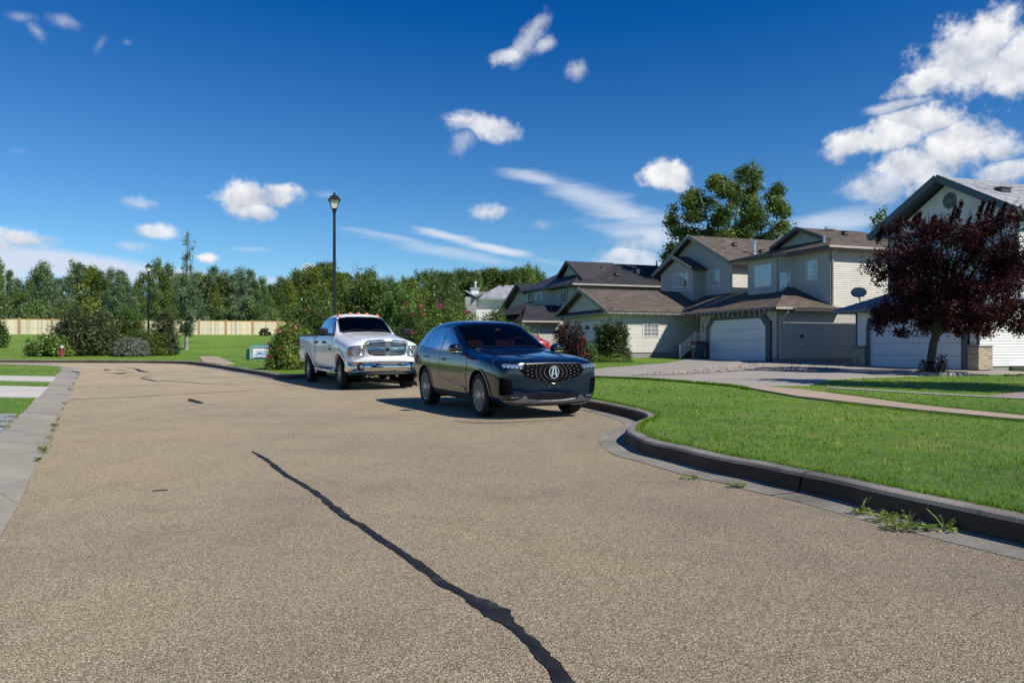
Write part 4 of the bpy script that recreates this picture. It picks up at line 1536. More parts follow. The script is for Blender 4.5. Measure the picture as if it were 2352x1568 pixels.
for i in range(1, 4): splay(m_, u0 + fw, u1 - fw, z0 + 1.29 * i / 4 - .01, z0 + 1.29 * i / 4 + .01, .024, .03)
m_.build('glazing_bars', M['white'], w_)['kind'] = 'stuff'
# garage roof: hip at the right, running left over the porch
eb, ea, ez = bR - .42, ag - .45, 3.18
rz = 3.18 + .345 * (au - ea)
H.roof([(ea, eb, ez), (au, eb + (au - ea), rz), (au, 38.3, rz), (ea, 38.9, ez)], M['shingle_brown'], .12, cols=BR)
H.roof([(ea, eb, ez), (au + .5, eb, ez), (au + .02, bR - .02, ez + .16), (au, eb + (au - ea), rz)], M['shingle_brown'], .12, cols=BR)
H.edge((ea, eb, ez - .10), (ea, 38.9, ez - .10), M['trim_dark'], .16)
H.edge((ea, eb, ez - .10), (au + .5, eb, ez - .10), M['trim_dark'], .16)
H.gutter((ea - .07, eb - .02, ez - .05), (ea - .07, 38.9, ez - .05), M['trim_dark'])
H.gutter((ea + .02, eb - .07, ez - .05), (ea + 1.1, eb - .07, ez - .05), M['gutter_metal'])
H.downspout([(ea + .75, eb - .04, ez - .12), (ea + .70, eb + .02, ez - .28), (ag + .08, bR - .07, ez - .62), (ag + .08, bR - .07, G + .2), (ag + .05, bR - .16, G + .08)], M['gutter_metal'])
H.downspout([(au - .1, bR - .42, zW + .02), (au - .02, bR - .3, zW - .12), (au + .10, bR - .07, zW - .35), (au + .10, bR - .07, 3.35)], M['gutter_metal'])
# main hipped roof with a little gable on the street side
ua, ub, ubl, uz = au - .45, bR - .42, bL + .42, 6.28
cb = (ub + ubl) / 2
rs = .395
hw_ = (ubl - ub) / 2
zr_ = uz + rs * hw_
back = 37.0
g_a = ua + hw_ * .40
zg_ = uz + rs * (g_a - ua)
bay_a = ab - .42
gb0, gb1 = cb - hw_ * .60, cb + hw_ * .60
H.roof([(ua, ub, uz), (ua, ubl, uz), (g_a, gb1, zg_), (g_a, gb0, zg_)], M['shingle_brown'], .12, cols=BR)
H.roof([(ua, ub, uz), (back, ub, uz), (back - hw_, cb, zr_), (g_a - .35, cb, zr_), (g_a - .35, gb0, zg_), (g_a, gb0, zg_)], M['shingle_brown'], .12, cols=BR)
H.roof([(ua, ubl, uz), (back, ubl, uz), (back - hw_, cb, zr_), (g_a - .35, cb, zr_), (g_a - .35, gb1, zg_), (g_a, gb1, zg_)], M['shingle_brown'], .12, cols=BR)
H.roof([(back, ub, uz), (back, ubl, uz), (back - hw_, cb, zr_)], M['shingle_brown'], .12, cols=BR)
H.wall([(g_a + .05, gb0 + .12, zg_ - .02), (g_a + .05, gb1 - .12, zg_ - .02), (g_a + .05, cb, zr_ - .10)][::-1], (-1, 0, 0), M['taupe'])
for e in (gb0, gb1):
    H.edge((g_a - .37, e, zg_ - .03), (g_a - .37, cb, zr_ - .06), M['trim_dark'], .20, .04)
# bay roof: a low hip in front of the main eave
H.roof([(ua, ubl, uz), (bay_a, ubl - .2, uz - .03), (bay_a, 34.42, uz - .03), (ua, 33.9, uz), (ua + 1.2, 34.6, uz + .47), (ua + 1.2, 37.5, uz + .47)], M['shingle_brown'], .11, cols=BR)
for p, q in (((ua, ub, uz - .08), (ua, 33.9, uz - .08)), ((ua, 33.9, uz - .08), (bay_a, 34.42, uz - .1)), ((bay_a, 34.42, uz - .1), (bay_a, ubl - .2, uz - .1)), ((ua, ubl, uz - .08), (back, ubl, uz - .08))):
    H.edge(p, q, M['trim_dark'], .17, .05)
H.gutter((ua, ub - .06, uz - .05), (back, ub - .06, uz - .05), M['gutter_metal'])
H.edge((ua, ub, uz - .12), (back, ub, uz - .12), M['trim_taupe'], .12, .03)
mb = MB(); mb.slab([H.P(p) for p in [(ua + .02, ub + .02, uz - .16), (au, ub + .02, uz - .16), (back, ub + .02, uz - .16), (back, ubl, uz - .16), (ua + .02, ubl, uz - .16)]], .02)
mb.build('soffit', M['trim_taupe'], H.o)
mb = MB(); mb.slab([H.P(p) for p in [(bay_a + .02, 34.4, uz - .17), (bay_a + .02, ubl - .2, uz - .17), (au, ubl - .2, uz - .17), (au, 33.9, uz - .17)]], .02)
mb.build('soffit', M['trim_taupe'], H.o)
mb = MB(); mb.slab([H.P(p) for p in [(ea + .02, eb + .02, ez - .13), (au + .5, eb + .02, ez - .13), (au + .5, bR + .1, ez - .13), (ag, bR + .1, ez - .13), (ag, 38.9, ez - .13), (ea + .02, 38.9, ez - .13)]], .02)
mb.build('soffit', M['trim_taupe'], H.o)
H.pipe(28.75, 32.30, 6.60, 6.95, .06, M['galv'], 'bent_roof_vent')
mb = MB(); mb.box(H.P((30.6, 34.2, zr_ - .05)), H.P((31.3, 34.35, zr_ + .09))); mb.build('skylight', M['galv'], H.o)
H.boxvent(31.1, 33.4, uz + rs * (33.4 - ub) + .05)
mb = MB(); mb.lathe([(.05, 0), (.07, -.03), (.07, -.08), (.02, -.1)], 10, 'y', H.P((26.5, bR - .02, 1.80))); mb.build('dryer_vent', M['black'], H.o)
mb = MB(); mb.lathe([(.03, 0), (.09, -.02), (.11, -.1), (.05, -.22)], 10, 'x', H.P((ag - .1, 34.74, 3.02))); mb.build('flood_lamp', M['black'], H.o)
# house number by the garage
mb = MB()
for k, zz in enumerate((2.52, 2.32, 2.12)):
    bq = 37.72 - .06 * k
    def st(p0, p1):
        mb.bar(H.P((ag - .03, bq + p0[0], zz + p0[1])), H.P((ag - .03, bq + p1[0], zz + p1[1])), .022, .02)
    if k == 0:
        st((0, 0), (0, .14)); st((0, .14), (.03, .11))
    elif k == 1:
        for a_, b_ in (((-.04, 0), (.04, 0)), ((-.04, .07), (.04, .07)), ((-.04, .14), (.04, .14)), ((-.04, 0), (-.04, .14)), ((.04, 0), (.04, .14))): st(a_, b_)
    else:
        for a_, b_ in (((-.02, 0), (-.02, .14)), ((-.02, .14), (.05, .04)), ((.05, .04), (-.05, .04))): st(a_, b_)
mb.build('house_number', M['black'], H.o)

# ===== left house: beige, gabled, behind the shrubs
G = .60
H = House(20.95, 44.3, G, 'beige house with gabled brown roof and a small square-paned window in its sunlit garage wall')
LEFTH = H
ga, gbR, gbL = 20.95, 41.0, 47.7
zE = 3.28
au, bR, bL = 28.37, 39.55, 47.75
H.wall([(ga, gbR, G + .38), (36, gbR, G + .38), (36, gbR, zE), (ga, gbR, zE)], (0, -1, 0), M['beige'])
H.box('foundation', (ga, gbR + .02, G - .5), (36, gbR + .18, G + .40), M['foundation'])
H.wall([(ga, gbR, G), (ga, gbL, G), (ga, gbL, zE), (ga, gbR, zE)][::-1], (-1, 0, 0), M['beige'])
cbg = (gbR + gbL) / 2
pk = 4.92
H.wall([(ga + .02, gbR + .55, zE + .25), (ga + .02, gbL - .55, zE + .25), (ga + .02, cbg, pk - .1)][::-1], (-1, 0, 0), M['beige'])
H.roof([(ga - .45, gbR - .45, zE + .05), (ga - .45, gbL + .45, zE + .05), (ga + .1, gbL + .2, zE + .30), (ga + .1, gbR - .2, zE + .30)], M['shingle_brown'], .06, cols=BR)
sg = (pk - (zE + .08)) / (cbg - (gbR - .45))
H.roof([(ga - .45, gbR - .45, zE + .08), (25.6, gbR - .45, zE + .08), (au, gbR - .45 + 2.6, zE + .08 + 2.6 * sg), (au, cbg, pk), (ga - .45, cbg, pk)], M['shingle_brown'], .12, cols=BR)
H.roof([(ga - .45, gbL + .45, zE + .08), (au, gbL + .45, zE + .08), (au, cbg, pk), (ga - .45, cbg, pk)], M['shingle_brown'], .12, cols=BR)
for b_ in (gbR - .45, gbL + .45):
    H.edge((ga - .47, b_, zE + .04), (ga - .47, cbg, pk - .05), M['trim_taupe'], .22, .04)
H.edge((ga - .45, gbR - .46, zE - .01), (25.4, gbR - .46, zE - .01), M['trim_dark'], .15)
H.edge((ga - .47, gbR - .45, zE - .02), (ga - .47, gbL + .45, zE - .02), M['trim_dark'], .14)
mb = MB(); mb.slab([H.P(p) for p in [(ga - .44, gbR - .44, zE - .02), (25.5, gbR - .44, zE - .02), (25.5, gbR + .1, zE - .02), (ga, gbR + .1, zE - .02), (ga, gbL, zE - .02), (ga - .44, gbL + .44, zE - .02)]], .02)
mb.build('soffit', M['trim_taupe'], H.o)
H.window('b', gbR, 23.12, 24.22, 1.88, 2.70, M['pane'], split=(.5,), bars=(2, 3), fw=.07)
d = H.garage_door(ga, 42.0, 46.8, G, G + 2.14, M['white'], chamfer=.05, fw=.12)
for k in range(4):          # arched lights in the top panel
    mb = MB()
    bb = 42.5 + k * 1.12
    pts = [(bb, 2.38), (bb + .62, 2.38), (bb + .62, 2.52), (bb + .5, 2.60), (bb + .31, 2.64), (bb + .12, 2.60), (bb, 2.52)]
    v = [H.P((ga - .051, *p)) for p in pts] + [H.P((ga - .068, *p)) for p in pts]
    mb.mesh(v, [tuple(range(7, 14)), tuple(reversed(range(7)))] + [(i, (i + 1) % 7, (i + 1) % 7 + 7, i + 7) for i in range(7)])
    mb.build('arched_pane', M['pane'], d)
# upper storey
zU = 6.28
pkU = 8.49
cbu = (bR + bL) / 2
H.wall([(au, bR, 3.3), (au, bL, 3.3), (au, bL, zU), (au, cbu, pkU - .14), (au, bR, zU)][::-1], (-1, 0, 0), M['taupe'])
H.wall([(au, bR, G), (38, bR, G), (38, bR, zU), (au, bR, zU)], (0, -1, 0), M['beige'])
H.wall([(au, bL, G), (38, bL, G), (38, bL, zU), (au, bL, zU)], (0, 1, 0), M['beige'])
H.wall([(38, bR, G), (38, bL, G), (38, bL, zU), (38, cbu, pkU - .14), (38, bR, zU)], (1, 0, 0), M['beige'])
su = (pkU - 6.33) / (cbu - (bR - .42))
for e in (bR - .42, bL + .42):
    H.roof([(au - .45, e, 6.33), (38.4, e, 6.33), (38.4, cbu, pkU), (au - .45, cbu, pkU)], M['shingle_brown'], .13, cols=BR)
    H.edge((au - .47, e, 6.27), (au - .47, cbu, pkU - .06), M['trim_taupe'], .24, .04)
    H.edge((au - .45, e, 6.24), (38.4, e, 6.24), M['trim_dark'], .15)
H.window('a', au, 40.78, 41.98, 5.06, 6.06, [M['pane'], M['pane_blind_sky']], split=(.55,))
# bay with its own small gable
ba = au - .80
H.wall([(ba, 42.5, 4.2), (ba, 46.4, 4.2), (ba, 46.4, 6.2), (ba, 44.4, 7.08), (ba, 42.5, 6.2)][::-1], (-1, 0, 0), M['taupe'])
H.wall([(ba, 42.5, 4.2), (au, 42.5, 4.2), (au, 42.5, 6.2), (ba, 42.5, 6.2)], (0, -1, 0), M['taupe'])
H.window('a', ba, 43.05, 44.80, 4.95, 6.05, [M['pane'], M['pane_blind_sky'], M['pane_blind_sky']], split=(.34, .67))
for e, ze in ((42.1, 6.22), (46.8, 6.22)):
    H.roof([(ba - .4, e, ze), (au + .05, e, ze), (au + .05, 44.4, 7.22), (ba - .4, 44.4, 7.22)], M['shingle_brown'], .11, cols=BR)
    H.edge((ba - .42, e, ze - .05), (ba - .42, 44.4, 7.17), M['trim_taupe'], .2, .04)
H.boxvent(30.3, 42.0, 6.33 + su * (42.0 - bR + .42) + .04)
H.pipe(30.67, 40.5, 6.33 + su * (40.5 - bR + .42), 7.85, .09)
H.boxvent(31.6, 41.0, 6.33 + su * (41.0 - bR + .42) + .02)
# porch roof between the two houses, and the entry stair
pe_, pz = 25.25, 3.28
H.roof([(pe_, gbR - .3, pz), (pe_, 38.98, pz), (au, 38.98, 4.52), (au, gbR + 1.6, 4.52), (26.2, gbR + .3, 3.7)], M['shingle_brown'], .12, cols=BR)
H.edge((pe_, 38.96, pz - .02), (au, 38.96, 4.5), M['gutter_metal'], .17, .05)
H.edge((pe_ - .02, gbR - .3, pz - .06), (pe_ - .02, 38.98, pz - .06), M['trim_dark'], .15)
H.box('porch_deck', (25.2, 39.0, 1.36), (28.3, 40.98, 1.46), M['foundation'])
H.box('porch_skirt', (25.25, 39.0, G - .1), (28.3, 39.05, 1.35), M['dark'])
for k in range(5):
    H.box('step', (24.25 + k * .20, 38.72, G + k * .15), (24.53 + k * .20, 40.3, G + .04 + k * .15), M['foundation'])
r_ = MB()
r0, r1, r2 = (24.20, 38.6, .58), (25.15, 38.6, 1.36), (26.2, 38.6, 1.36)
r_.bar(H.P((24.2, 38.6, .56)), H.P((24.2, 38.6, 1.46)), .09, .09)
r_.bar(H.P((25.2, 38.6, .6)), H.P((25.2, 38.6, 2.18)), .09, .09)
r_.bar(H.P((26.2, 38.6, .6)), H.P((26.2, 38.6, 2.18)), .09, .09)
for dz in (.14, .78):
    r_.bar(H.P((24.2, 38.6, .58 + dz)), H.P((25.2, 38.6, 1.34 + dz)), .05, .07)
    r_.bar(H.P((25.2, 38.6, 1.34 + dz)), H.P((26.2, 38.6, 1.34 + dz)), .05, .07)
RAIL = r_.build('railing', M['white'], H.o)
for k in range(7):
    q = MB(); t_ = (k + .7) / 7.4
    q.bar(H.P((24.2 + t_, 38.6, .72 + .76 * t_)), H.P((24.2 + t_, 38.6, 1.36 + .76 * t_)), .05, .035); q.build('baluster', M['white'], RAIL)
for k in range(7):
    q = MB(); t_ = (k + .7) / 7.4
    q.bar(H.P((25.2 + t_, 38.6, 1.48)), H.P((25.2 + t_, 38.6, 2.12)), .05, .035); q.build('baluster', M['white'], RAIL)

# ===== right house: white, blue-grey trim, brick piers
G = .34
H = House(28.0, 26.2, G, 'white house with blue-grey trim, round gable vent and buff brick piers beside its garage')
RIGHTH = H
ga, bR, bL = 28.0, 22.86, 29.30
au = 30.05
zE = 2.92
T = M['trim_bluegrey']
H.wall([(ga, bR + .06, G), (ga, 23.58 - .30, G), (ga, 23.58 - .30, zE), (ga, bR + .06, zE)][::-1], (-1, 0, 0), M['white_siding'])
H.wall([(ga, 28.35 + .30, G), (ga, bL, G), (ga, bL, zE), (ga, 28.65, zE)][::-1], (-1, 0, 0), M['white_siding'])
H.wall([(ga, 23.28, 2.6), (ga, 28.65, 2.6), (ga, 28.65, zE), (ga, 23.28, zE)][::-1], (-1, 0, 0), M['white_siding'])
H.garage_door(ga, 23.60, 28.35, G, G + 2.16, T, chamfer=.42, fw=.27)
H.wall([(ga, bR, G + .14), (41, bR, G + .14), (41, bR, zE + .2), (ga, bR, zE)], (0, -1, 0), M['white_siding'])
H.box('foundation', (ga + .05, bR + .02, G - .5), (41, bR + .2, G + .15), M['foundation'])
H.box('step', (29.7, bR - .9, G - .2), (31.8, bR - .02, G + .15), M['stone'])
zU = 6.55
H.wall([(au, bR, zE), (41, bR, zE), (41, bR, zU), (au, bR, zU)], (0, -1, 0), M['white_siding'])
cbu = (bR + bL + .1) / 2
pkU = 8.72
H.wall([(au, bR, zE), (au, bL + .1, zE), (au, bL + .1, zU), (au, cbu, pkU - .25), (au, bR, zU)][::-1], (-1, 0, 0), M['white_siding'])
H.wall([(ga, bL, G), (41, bL, G), (41, bL, zU), (au, bL, zU), (au, bL, zE), (ga, bL, zE)], (0, 1, 0), M['white_siding'])
H.wall([(41, bR, G), (41, bL, G), (41, bL, zU), (41, cbu, pkU - .2), (41, bR, zU)], (1, 0, 0), M['white_siding'])
for (a, b, z0, z1) in ((au - .03, bR - .03, 3.3, zU), (ga - .03, bL - .06, 1.3, zE), (ga - .03, bR - .0, 1.3, zE), (au - .03, bL - .0, zE, zU)):
    H.box('corner_trim', (a, b, z0), (a + .11, b + .11, z1), T)
H.box('corner_trim', (au - .03, bR + .62, 3.3), (au + .0, bR + .74, zU), T)
H.box('frieze_trim', (au - .035, bR + .09, zU - .22), (au - .002, bL, zU), T)
H.box('frieze_trim', (au + .09, bR - .035, zU - .2), (41, bR - .002, zU), T)
eR, eL, eZ = bR - .5, bL + .75, 6.72
cbr = cbu
sR = (pkU + .08 - eZ) / (cbr - eR)
for e in (eR, eL):
    ze = pkU + .08 - sR * abs(cbr - e)
    H.roof([(au - .65, e, ze), (41.5, e, ze), (41.5, cbr, pkU + .08), (au - .65, cbr, pkU + .08)], M['shingle_grey'], .14, trim=T, cols=GY)
    H.edge((au - .68, e, ze - .08), (au - .68, cbr, pkU - .01), T, .30, .04)
H.gutter((au - .6, eR - .05, eZ - .05), (41.5, eR - .05, eZ - .05), M['trim_bluegrey'])
mb = MB(); mb.slab([H.P(p) for p in [(au - .6, eR + .02, eZ - .14), (41.4, eR + .02, eZ - .14), (41.4, bR + .1, eZ - .14), (au - .6, bR + .1, eZ - .14)]], .02); mb.build('soffit', M['white'], H.o)
mb = MB(); mb.slab([H.P(p) for p in [(au - .62, bL - .05, 6.62), (au + 1.2, bL - .05, 6.62), (au + 1.2, eL + .02, 6.62), (au - .62, eL + .02, 6.62)]], .16); mb.build('eave_return', T, H.o)
mb = MB(); mb.lathe([(.001, -.04), (.14, -.045), (.16, -.03), (.29, -.035), (.33, -.05), (.36, -.03), (.36, 0)], 24, 'x', H.P((au, 25.98, 7.72))); VENT = mb.build('gable_vent', plain('grey_green_vent', (.16, .20, .20), .6), H.o)
for k in range(8):
    mb = MB(); t_ = k * math.pi / 4
    p = H.P((au - .055, 25.98, 7.72)); mb.bar(p + Vector((0, math.cos(t_) * .13, math.sin(t_) * .13)), p + Vector((0, math.cos(t_) * .30, math.sin(t_) * .30)), .03, .03); mb.build('vent_rib', M['trim_bluegrey'], VENT)
H.window('a', au, 25.1, 27.0, 4.9, 6.25, M['pane_blind_sky'], split=(.5,), frame=T)
H.window('a', au, 23.9, 24.8, 4.6, 6.2, M['pane_blind_sky'], frame=T)
# garage roof: low hip with blue-grey shingles
ea, ez = ga - .5, 3.02
rz = ez + .42 * (au - ea)
H.roof([(ea, bR - .35, ez), (ea, 30.25, ez), (au, 30.25 - (au - ea) * .9, rz), (au, bR + .25, rz)], M['shingle_blue'], .12, trim=T, cols=BL)
H.roof([(ea, 30.25, ez), (au, 30.25, ez), (au, 30.25 - (au - ea) * .9, rz)], M['shingle_blue'], .12, trim=T, cols=BL)
H.roof([(ea, bR - .35, ez), (au, bR - .35, ez), (au, bR + .25, rz)], M['shingle_blue'], .12, trim=T, cols=BL)
H.edge((ea, bR - .35, ez - .1), (ea, 30.25, ez - .1), T, .16)
H.edge((ea, 30.25, ez - .1), (au, 30.25, ez - .1), T, .16)
mb = MB(); mb.slab([H.P(p) for p in [(ea + .02, bR - .33, ez - .14), (au, bR - .33, ez - .14), (au, 30.2, ez - .14), (ea + .02, 30.2, ez - .14)]], .02); mb.build('soffit', M['white'], H.o)
for (a, b) in ((31.5, 24.6), (35.2, 24.6)):
    p = H.P((a, b, pkU + .08 - sR * (cbr - b)))
    mb = MB(); mb.box(p + Vector((-.28, -.16, -.05)), p + Vector((.28, .16, .14))); mb.box(p + Vector((-.33, -.2, .14)), p + Vector((.33, .2, .18))); mb.build('roof_vent', M['trim_dark'], H.o)
# brick piers, brick by brick
bme = []
for L_ in (.19, .09):
    mb = MB(); mb.box((0, 0, 0), (.09, L_, .057)); bme.append(mb.data('brick', M['brick']))
bme_var = []
for L_ in (.19, .09):
    vs = []
    for tn in ((1, 1, 1), (.8, .76, .72), (1.15, 1.12, 1.08), (1.0, .92, .84)):
        mb = MB(); mb.box((0, 0, 0), (.09, L_, .057), tint=tn); vs.append(mb.data('brick', M['brick']))
    bme_var.append(vs)
nb = 0
def pier(a0, a1, b0, b1, z0, z1):
    global nb
    mb = MB(); mb.box(H.P((a0 + .02, b0 + .02, z0)), H.P((a1 - .02, b1 - .02, z1)))
    core = mb.build('brick_pier', M['mortar'], H.o)
    z = z0 + .008; row = 0
    while z + .057 < z1:
        # street face
        b = b0 + (0 if row % 2 == 0 else -.10)
        while b < b1 - .03:
            s0, s1 = max(b, b0), min(b + .19, b1)
            kk = 0 if s1 - s0 > .14 else 1
            o_ = bpy.data.objects.new('brick', random.choice(bme_var[kk])); COL.objects.link(o_); o_.parent = core
            o_.location = H.P((a0 - random.uniform(0, .004), s0, z)); o_.scale = (1, (s1 - s0) / (.19 if kk == 0 else .09), 1); nb += 1
            b += .20
        # side face towards -b
        a = a0 + .095 + (0 if row % 2 else -.0)
        while a < a1 - .03:
            s0, s1 = a, min(a + .19, a1)
            kk = 0 if s1 - s0 > .14 else 1
            o_ = bpy.data.objects.new('brick', random.choice(bme_var[kk])); COL.objects.link(o_); o_.parent = core
            o_.rotation_euler = (0, 0, -math.pi / 2); o_.scale = (1, (s1 - s0) / (.19 if kk == 0 else .09), 1)
            o_.location = H.P((s0, b0 + .09 - random.uniform(0, .004), z)); nb += 1
            a += .20
        z += .067; row += 1
    mb = MB(); mb.box(H.P((a0 - .03, b0 - .03, z1)), H.P((a1 + .0, b1 + .0, z1 + .06))); mb.build('pier_cap', M['stone'], H.o)
pier(ga - .14, 28.62, bR - .08, 23.30, G, 1.26)
pier(ga - .14, ga + .1, 28.66, 29.42, G, 1.26)
print('bricks', nb)

KR = .94        # the white house stands a little nearer and is a little smaller than its neighbours
H.o.location = (H.o.location.x * KR, H.o.location.y * KR, EYE + (H.o.location.z - EYE) * KR)
H.o.scale = (KR, KR, KR)

# ===== dark-roofed house
G = .80
H = House(22.87, 53.5, G, 'grey house with charcoal gabled roof and bay windows, beyond the beige gabled house')
au, bR, bL = 22.87, 50.0, 58.2
zU = 5.62
dk, tr = M['shingle_dark'], M['trim_dark']
H.wall([(au, bR, G), (34, bR, G), (34, bR, zU), (au, bR, zU)], (0, -1, 0), M['grey_siding'])
H.wall([(au, bR, G), (au, 54.0, G), (au, 54.0, zU), (au, bR, zU)][::-1], (-1, 0, 0), M['grey_siding'])
ab = au - .6
H.wall([(au, 54.0, 2.9), (ab, 54.5, 2.9), (ab, 54.5, zU), (au, 54.0, zU)], (-.5, -.6, 0), M['grey_siding'])
H.wall([(ab, 54.5, 2.9), (ab, bL, 2.9), (ab, bL, zU), (ab, 54.5, zU)][::-1], (-1, 0, 0), M['grey_siding'])
H.wall([(ab, bL, G), (34, bL, G), (34, bL, zU), (ab, bL, zU)], (0, 1, 0), M['grey_siding'])
H.box('corner_trim', (au - .02, bR - .02, 3.2), (au + .08, bR + .08, zU), M['trim_taupe'])
H.window('a', au, 51.45, 52.55, 4.50, 5.52, M['pane'], split=(.5,), trim=T)
H.window('a', ab, 54.75, 55.75, 4.35, 5.50, M['pane_blind_sky'])
H.window('a', ab, 56.2, 57.7, 4.35, 5.60, M['pane'], split=(.5,))
ea, eb, el, ez = au - .45, bR - .5, bL + .5, 5.72
cb = (eb + el) / 2; hwk = (el - eb) / 2; rs = .50
zr2 = 7.60
gq = ea + .9
gb = 2.3
cbk = 52.6
H.roof([(ea, eb, ez), (34.5, eb, ez), (31, eb + 3.4, zr2), (25.2, eb + 3.4, zr2)], dk, .13, cols=DK)
H.roof([(ea, eb, ez), (25.2, eb + 3.4, zr2), (25.2, el - 4.2, zr2), (ea - .5, el + .3, ez + .1)], dk, .13, cols=DK)
H.roof([(34.5, eb, ez), (31, eb + 3.4, zr2), (31, el - 4.2, zr2), (34.5, el, ez)], dk, .13, cols=DK)
H.roof([(25.2, eb + 3.4, zr2), (31, eb + 3.4, zr2), (31, el - 4.2, zr2), (25.2, el - 4.2, zr2)], dk, .10, cols=DK)
H.roof([(ea - .5, el + .3, ez + .1), (34.5, el, ez), (31, el - 4.2, zr2), (25.2, el - 4.2, zr2)], dk, .13, cols=DK)
# street gable riding on the hip
gz0, gz1 = 6.22, 7.62
H.wall([(gq + .3, cbk - 1.75, gz0 + .0), (gq + .3, cbk + 1.75, gz0 + .0), (gq + .3, cbk, gz1 - .18)][::-1], (-1, 0, 0), M['grey_siding'])
for sgn in (-1, 1):
    H.roof([(gq, cbk + sgn * 2.75, gz0 - .12), (gq, cbk, gz1), (27.2, cbk, gz1), (25.0, cbk + sgn * 2.2, gz0 + .1)], dk, .12, cols=DK)
    H.edge((gq - .02, cbk + sgn * 2.75, gz0 - .17), (gq - .02, cbk, gz1 - .05), tr, .2, .04)
H.gutter((ea, eb - .06, ez - .05), (34.5, eb - .06, ez - .05), M['gutter_metal'])
H.edge((ea - .02, eb, ez - .08), (ea - .5, el + .3, ez + .02), tr, .17, .05)
H.boxvent(25.9, 51.8, 7.02); H.boxvent(26.6, 50.9, 6.55)
H.downspout([(ea + .5, eb - .05, ez - .1), (ea + .5, eb + .1, ez - .3), (au + .1, bR - .06, ez - .5), (au + .1, bR - .06, 3.4)], M['gutter_metal'])
# garage in front
H.roof([(18.6, 49.3, 3.1), (21.5, 49.3, 3.1), (22.85, 52.2, 4.3), (20.0, 52.2, 4.1)], dk, .12, cols=DK)
H.roof([(18.6, 49.3, 3.1), (18.6, 57.5, 3.25), (22.3, 56.0, 4.5), (20.0, 52.2, 4.1)], dk, .12, cols=DK)
H.roof([(20.0, 52.2, 4.1), (22.85, 52.2, 4.3), (22.85, 56.0, 4.6), (22.3, 56.0, 4.5)], dk, .12, cols=DK)
H.gutter((18.6, 49.22, 3.04), (22.4, 49.22, 3.04), M['gutter_metal'])
H.wall([(19.0, 49.8, G), (23, 49.8, G), (23, 49.8, 3.0), (19.0, 49.8, 3.0)], (0, -1, 0), M['grey_siding'])
H.wall([(19.0, 49.8, G), (19.0, 57, G), (19.0, 57, 3.0), (19.0, 49.8, 3.0)][::-1], (-1, 0, 0), M['grey_siding'])
H.downspout([(20.0, 49.3, 3.0), (20.0, 49.5, 2.8), (20.0, 49.74, 2.6), (20.0, 49.74, G + .1)], M['gutter_metal'])
# steep wing at the far left
wz0, wz1 = 3.9, 6.55
wa = au - .1
H.wall([(wa, 57.9, wz0), (wa, 65.1, wz0), (wa, 60.3, wz1 - .15), (wa, 57.9, 5.2)][::-1], (-1, 0, 0), M['grey_siding'])
H.roof([(wa - .5, 65.6, 4.05), (wa - .5, 60.3, wz1), (30, 60.3, wz1), (30, 65.6, 4.05)], dk, .14, cols=DK)
H.roof([(wa - .5, 57.6, 5.2), (wa - .5, 60.3, wz1), (30, 60.3, wz1), (30, 57.6, 5.2)], dk, .14, cols=DK)
H.edge((wa - .52, 65.6, 3.98), (wa - .52, 60.3, wz1 - .06), tr, .24, .05)
H.edge((wa - .45, 57.9, 3.75), (wa - .45, 65.2, 3.75), tr, .18, .3)
H.wall([(wa + .1, 58.0, G), (wa + .1, 65.0, G), (wa + .1, 65.0, 3.8), (wa + .1, 58.0, 3.8)][::-1], (-1, 0, 0), M['grey_siding'])
H.wall([(wa + .1, 65.0, G), (30, 65.0, G), (30, 65.0, 4.0), (wa + .1, 65.0, 4.0)], (0, 1, 0), M['grey_siding'])

# ===== house behind: long charcoal roof seen between two houses
G = .85
H = House(30.0, 52.5, G, 'long charcoal roof with a tall white flue showing behind the beige gabled house')
H.wall([(27.2, 50.6, G), (44, 50.6, G), (44, 50.6, 5.4), (27.2, 50.6, 5.4)], (0, -1, 0), M['grey_siding'])
H.wall([(27.2, 50.6, G), (27.2, 56, G), (27.2, 56, 5.4), (27.2, 50.6, 5.4)][::-1], (-1, 0, 0), M['grey_siding'])
H.wall([(44, 50.6, G), (44, 56, G), (44, 56, 5.4), (44, 50.6, 5.4)], (1, 0, 0), M['grey_siding'])
H.wall([(27.2, 56, G), (44, 56, G), (44, 56, 5.4), (27.2, 56, 5.4)], (0, 1, 0), M['grey_siding'])
H.roof([(26.8, 50.1, 5.35), (44.5, 50.1, 5.35), (44.5, 53.3, 6.85), (26.8, 53.3, 6.85)], dk, .13, cols=DK)
H.roof([(26.8, 56.5, 5.35), (44.5, 56.5, 5.35), (44.5, 53.3, 6.85), (26.8, 53.3, 6.85)], dk, .13, cols=DK)
H.pipe(28.6, 51.4, 5.9, 7.05, .10, M['white'])
H.pipe(27.8, 51.8, 6.1, 6.65, .05, M['black'], collar=True)

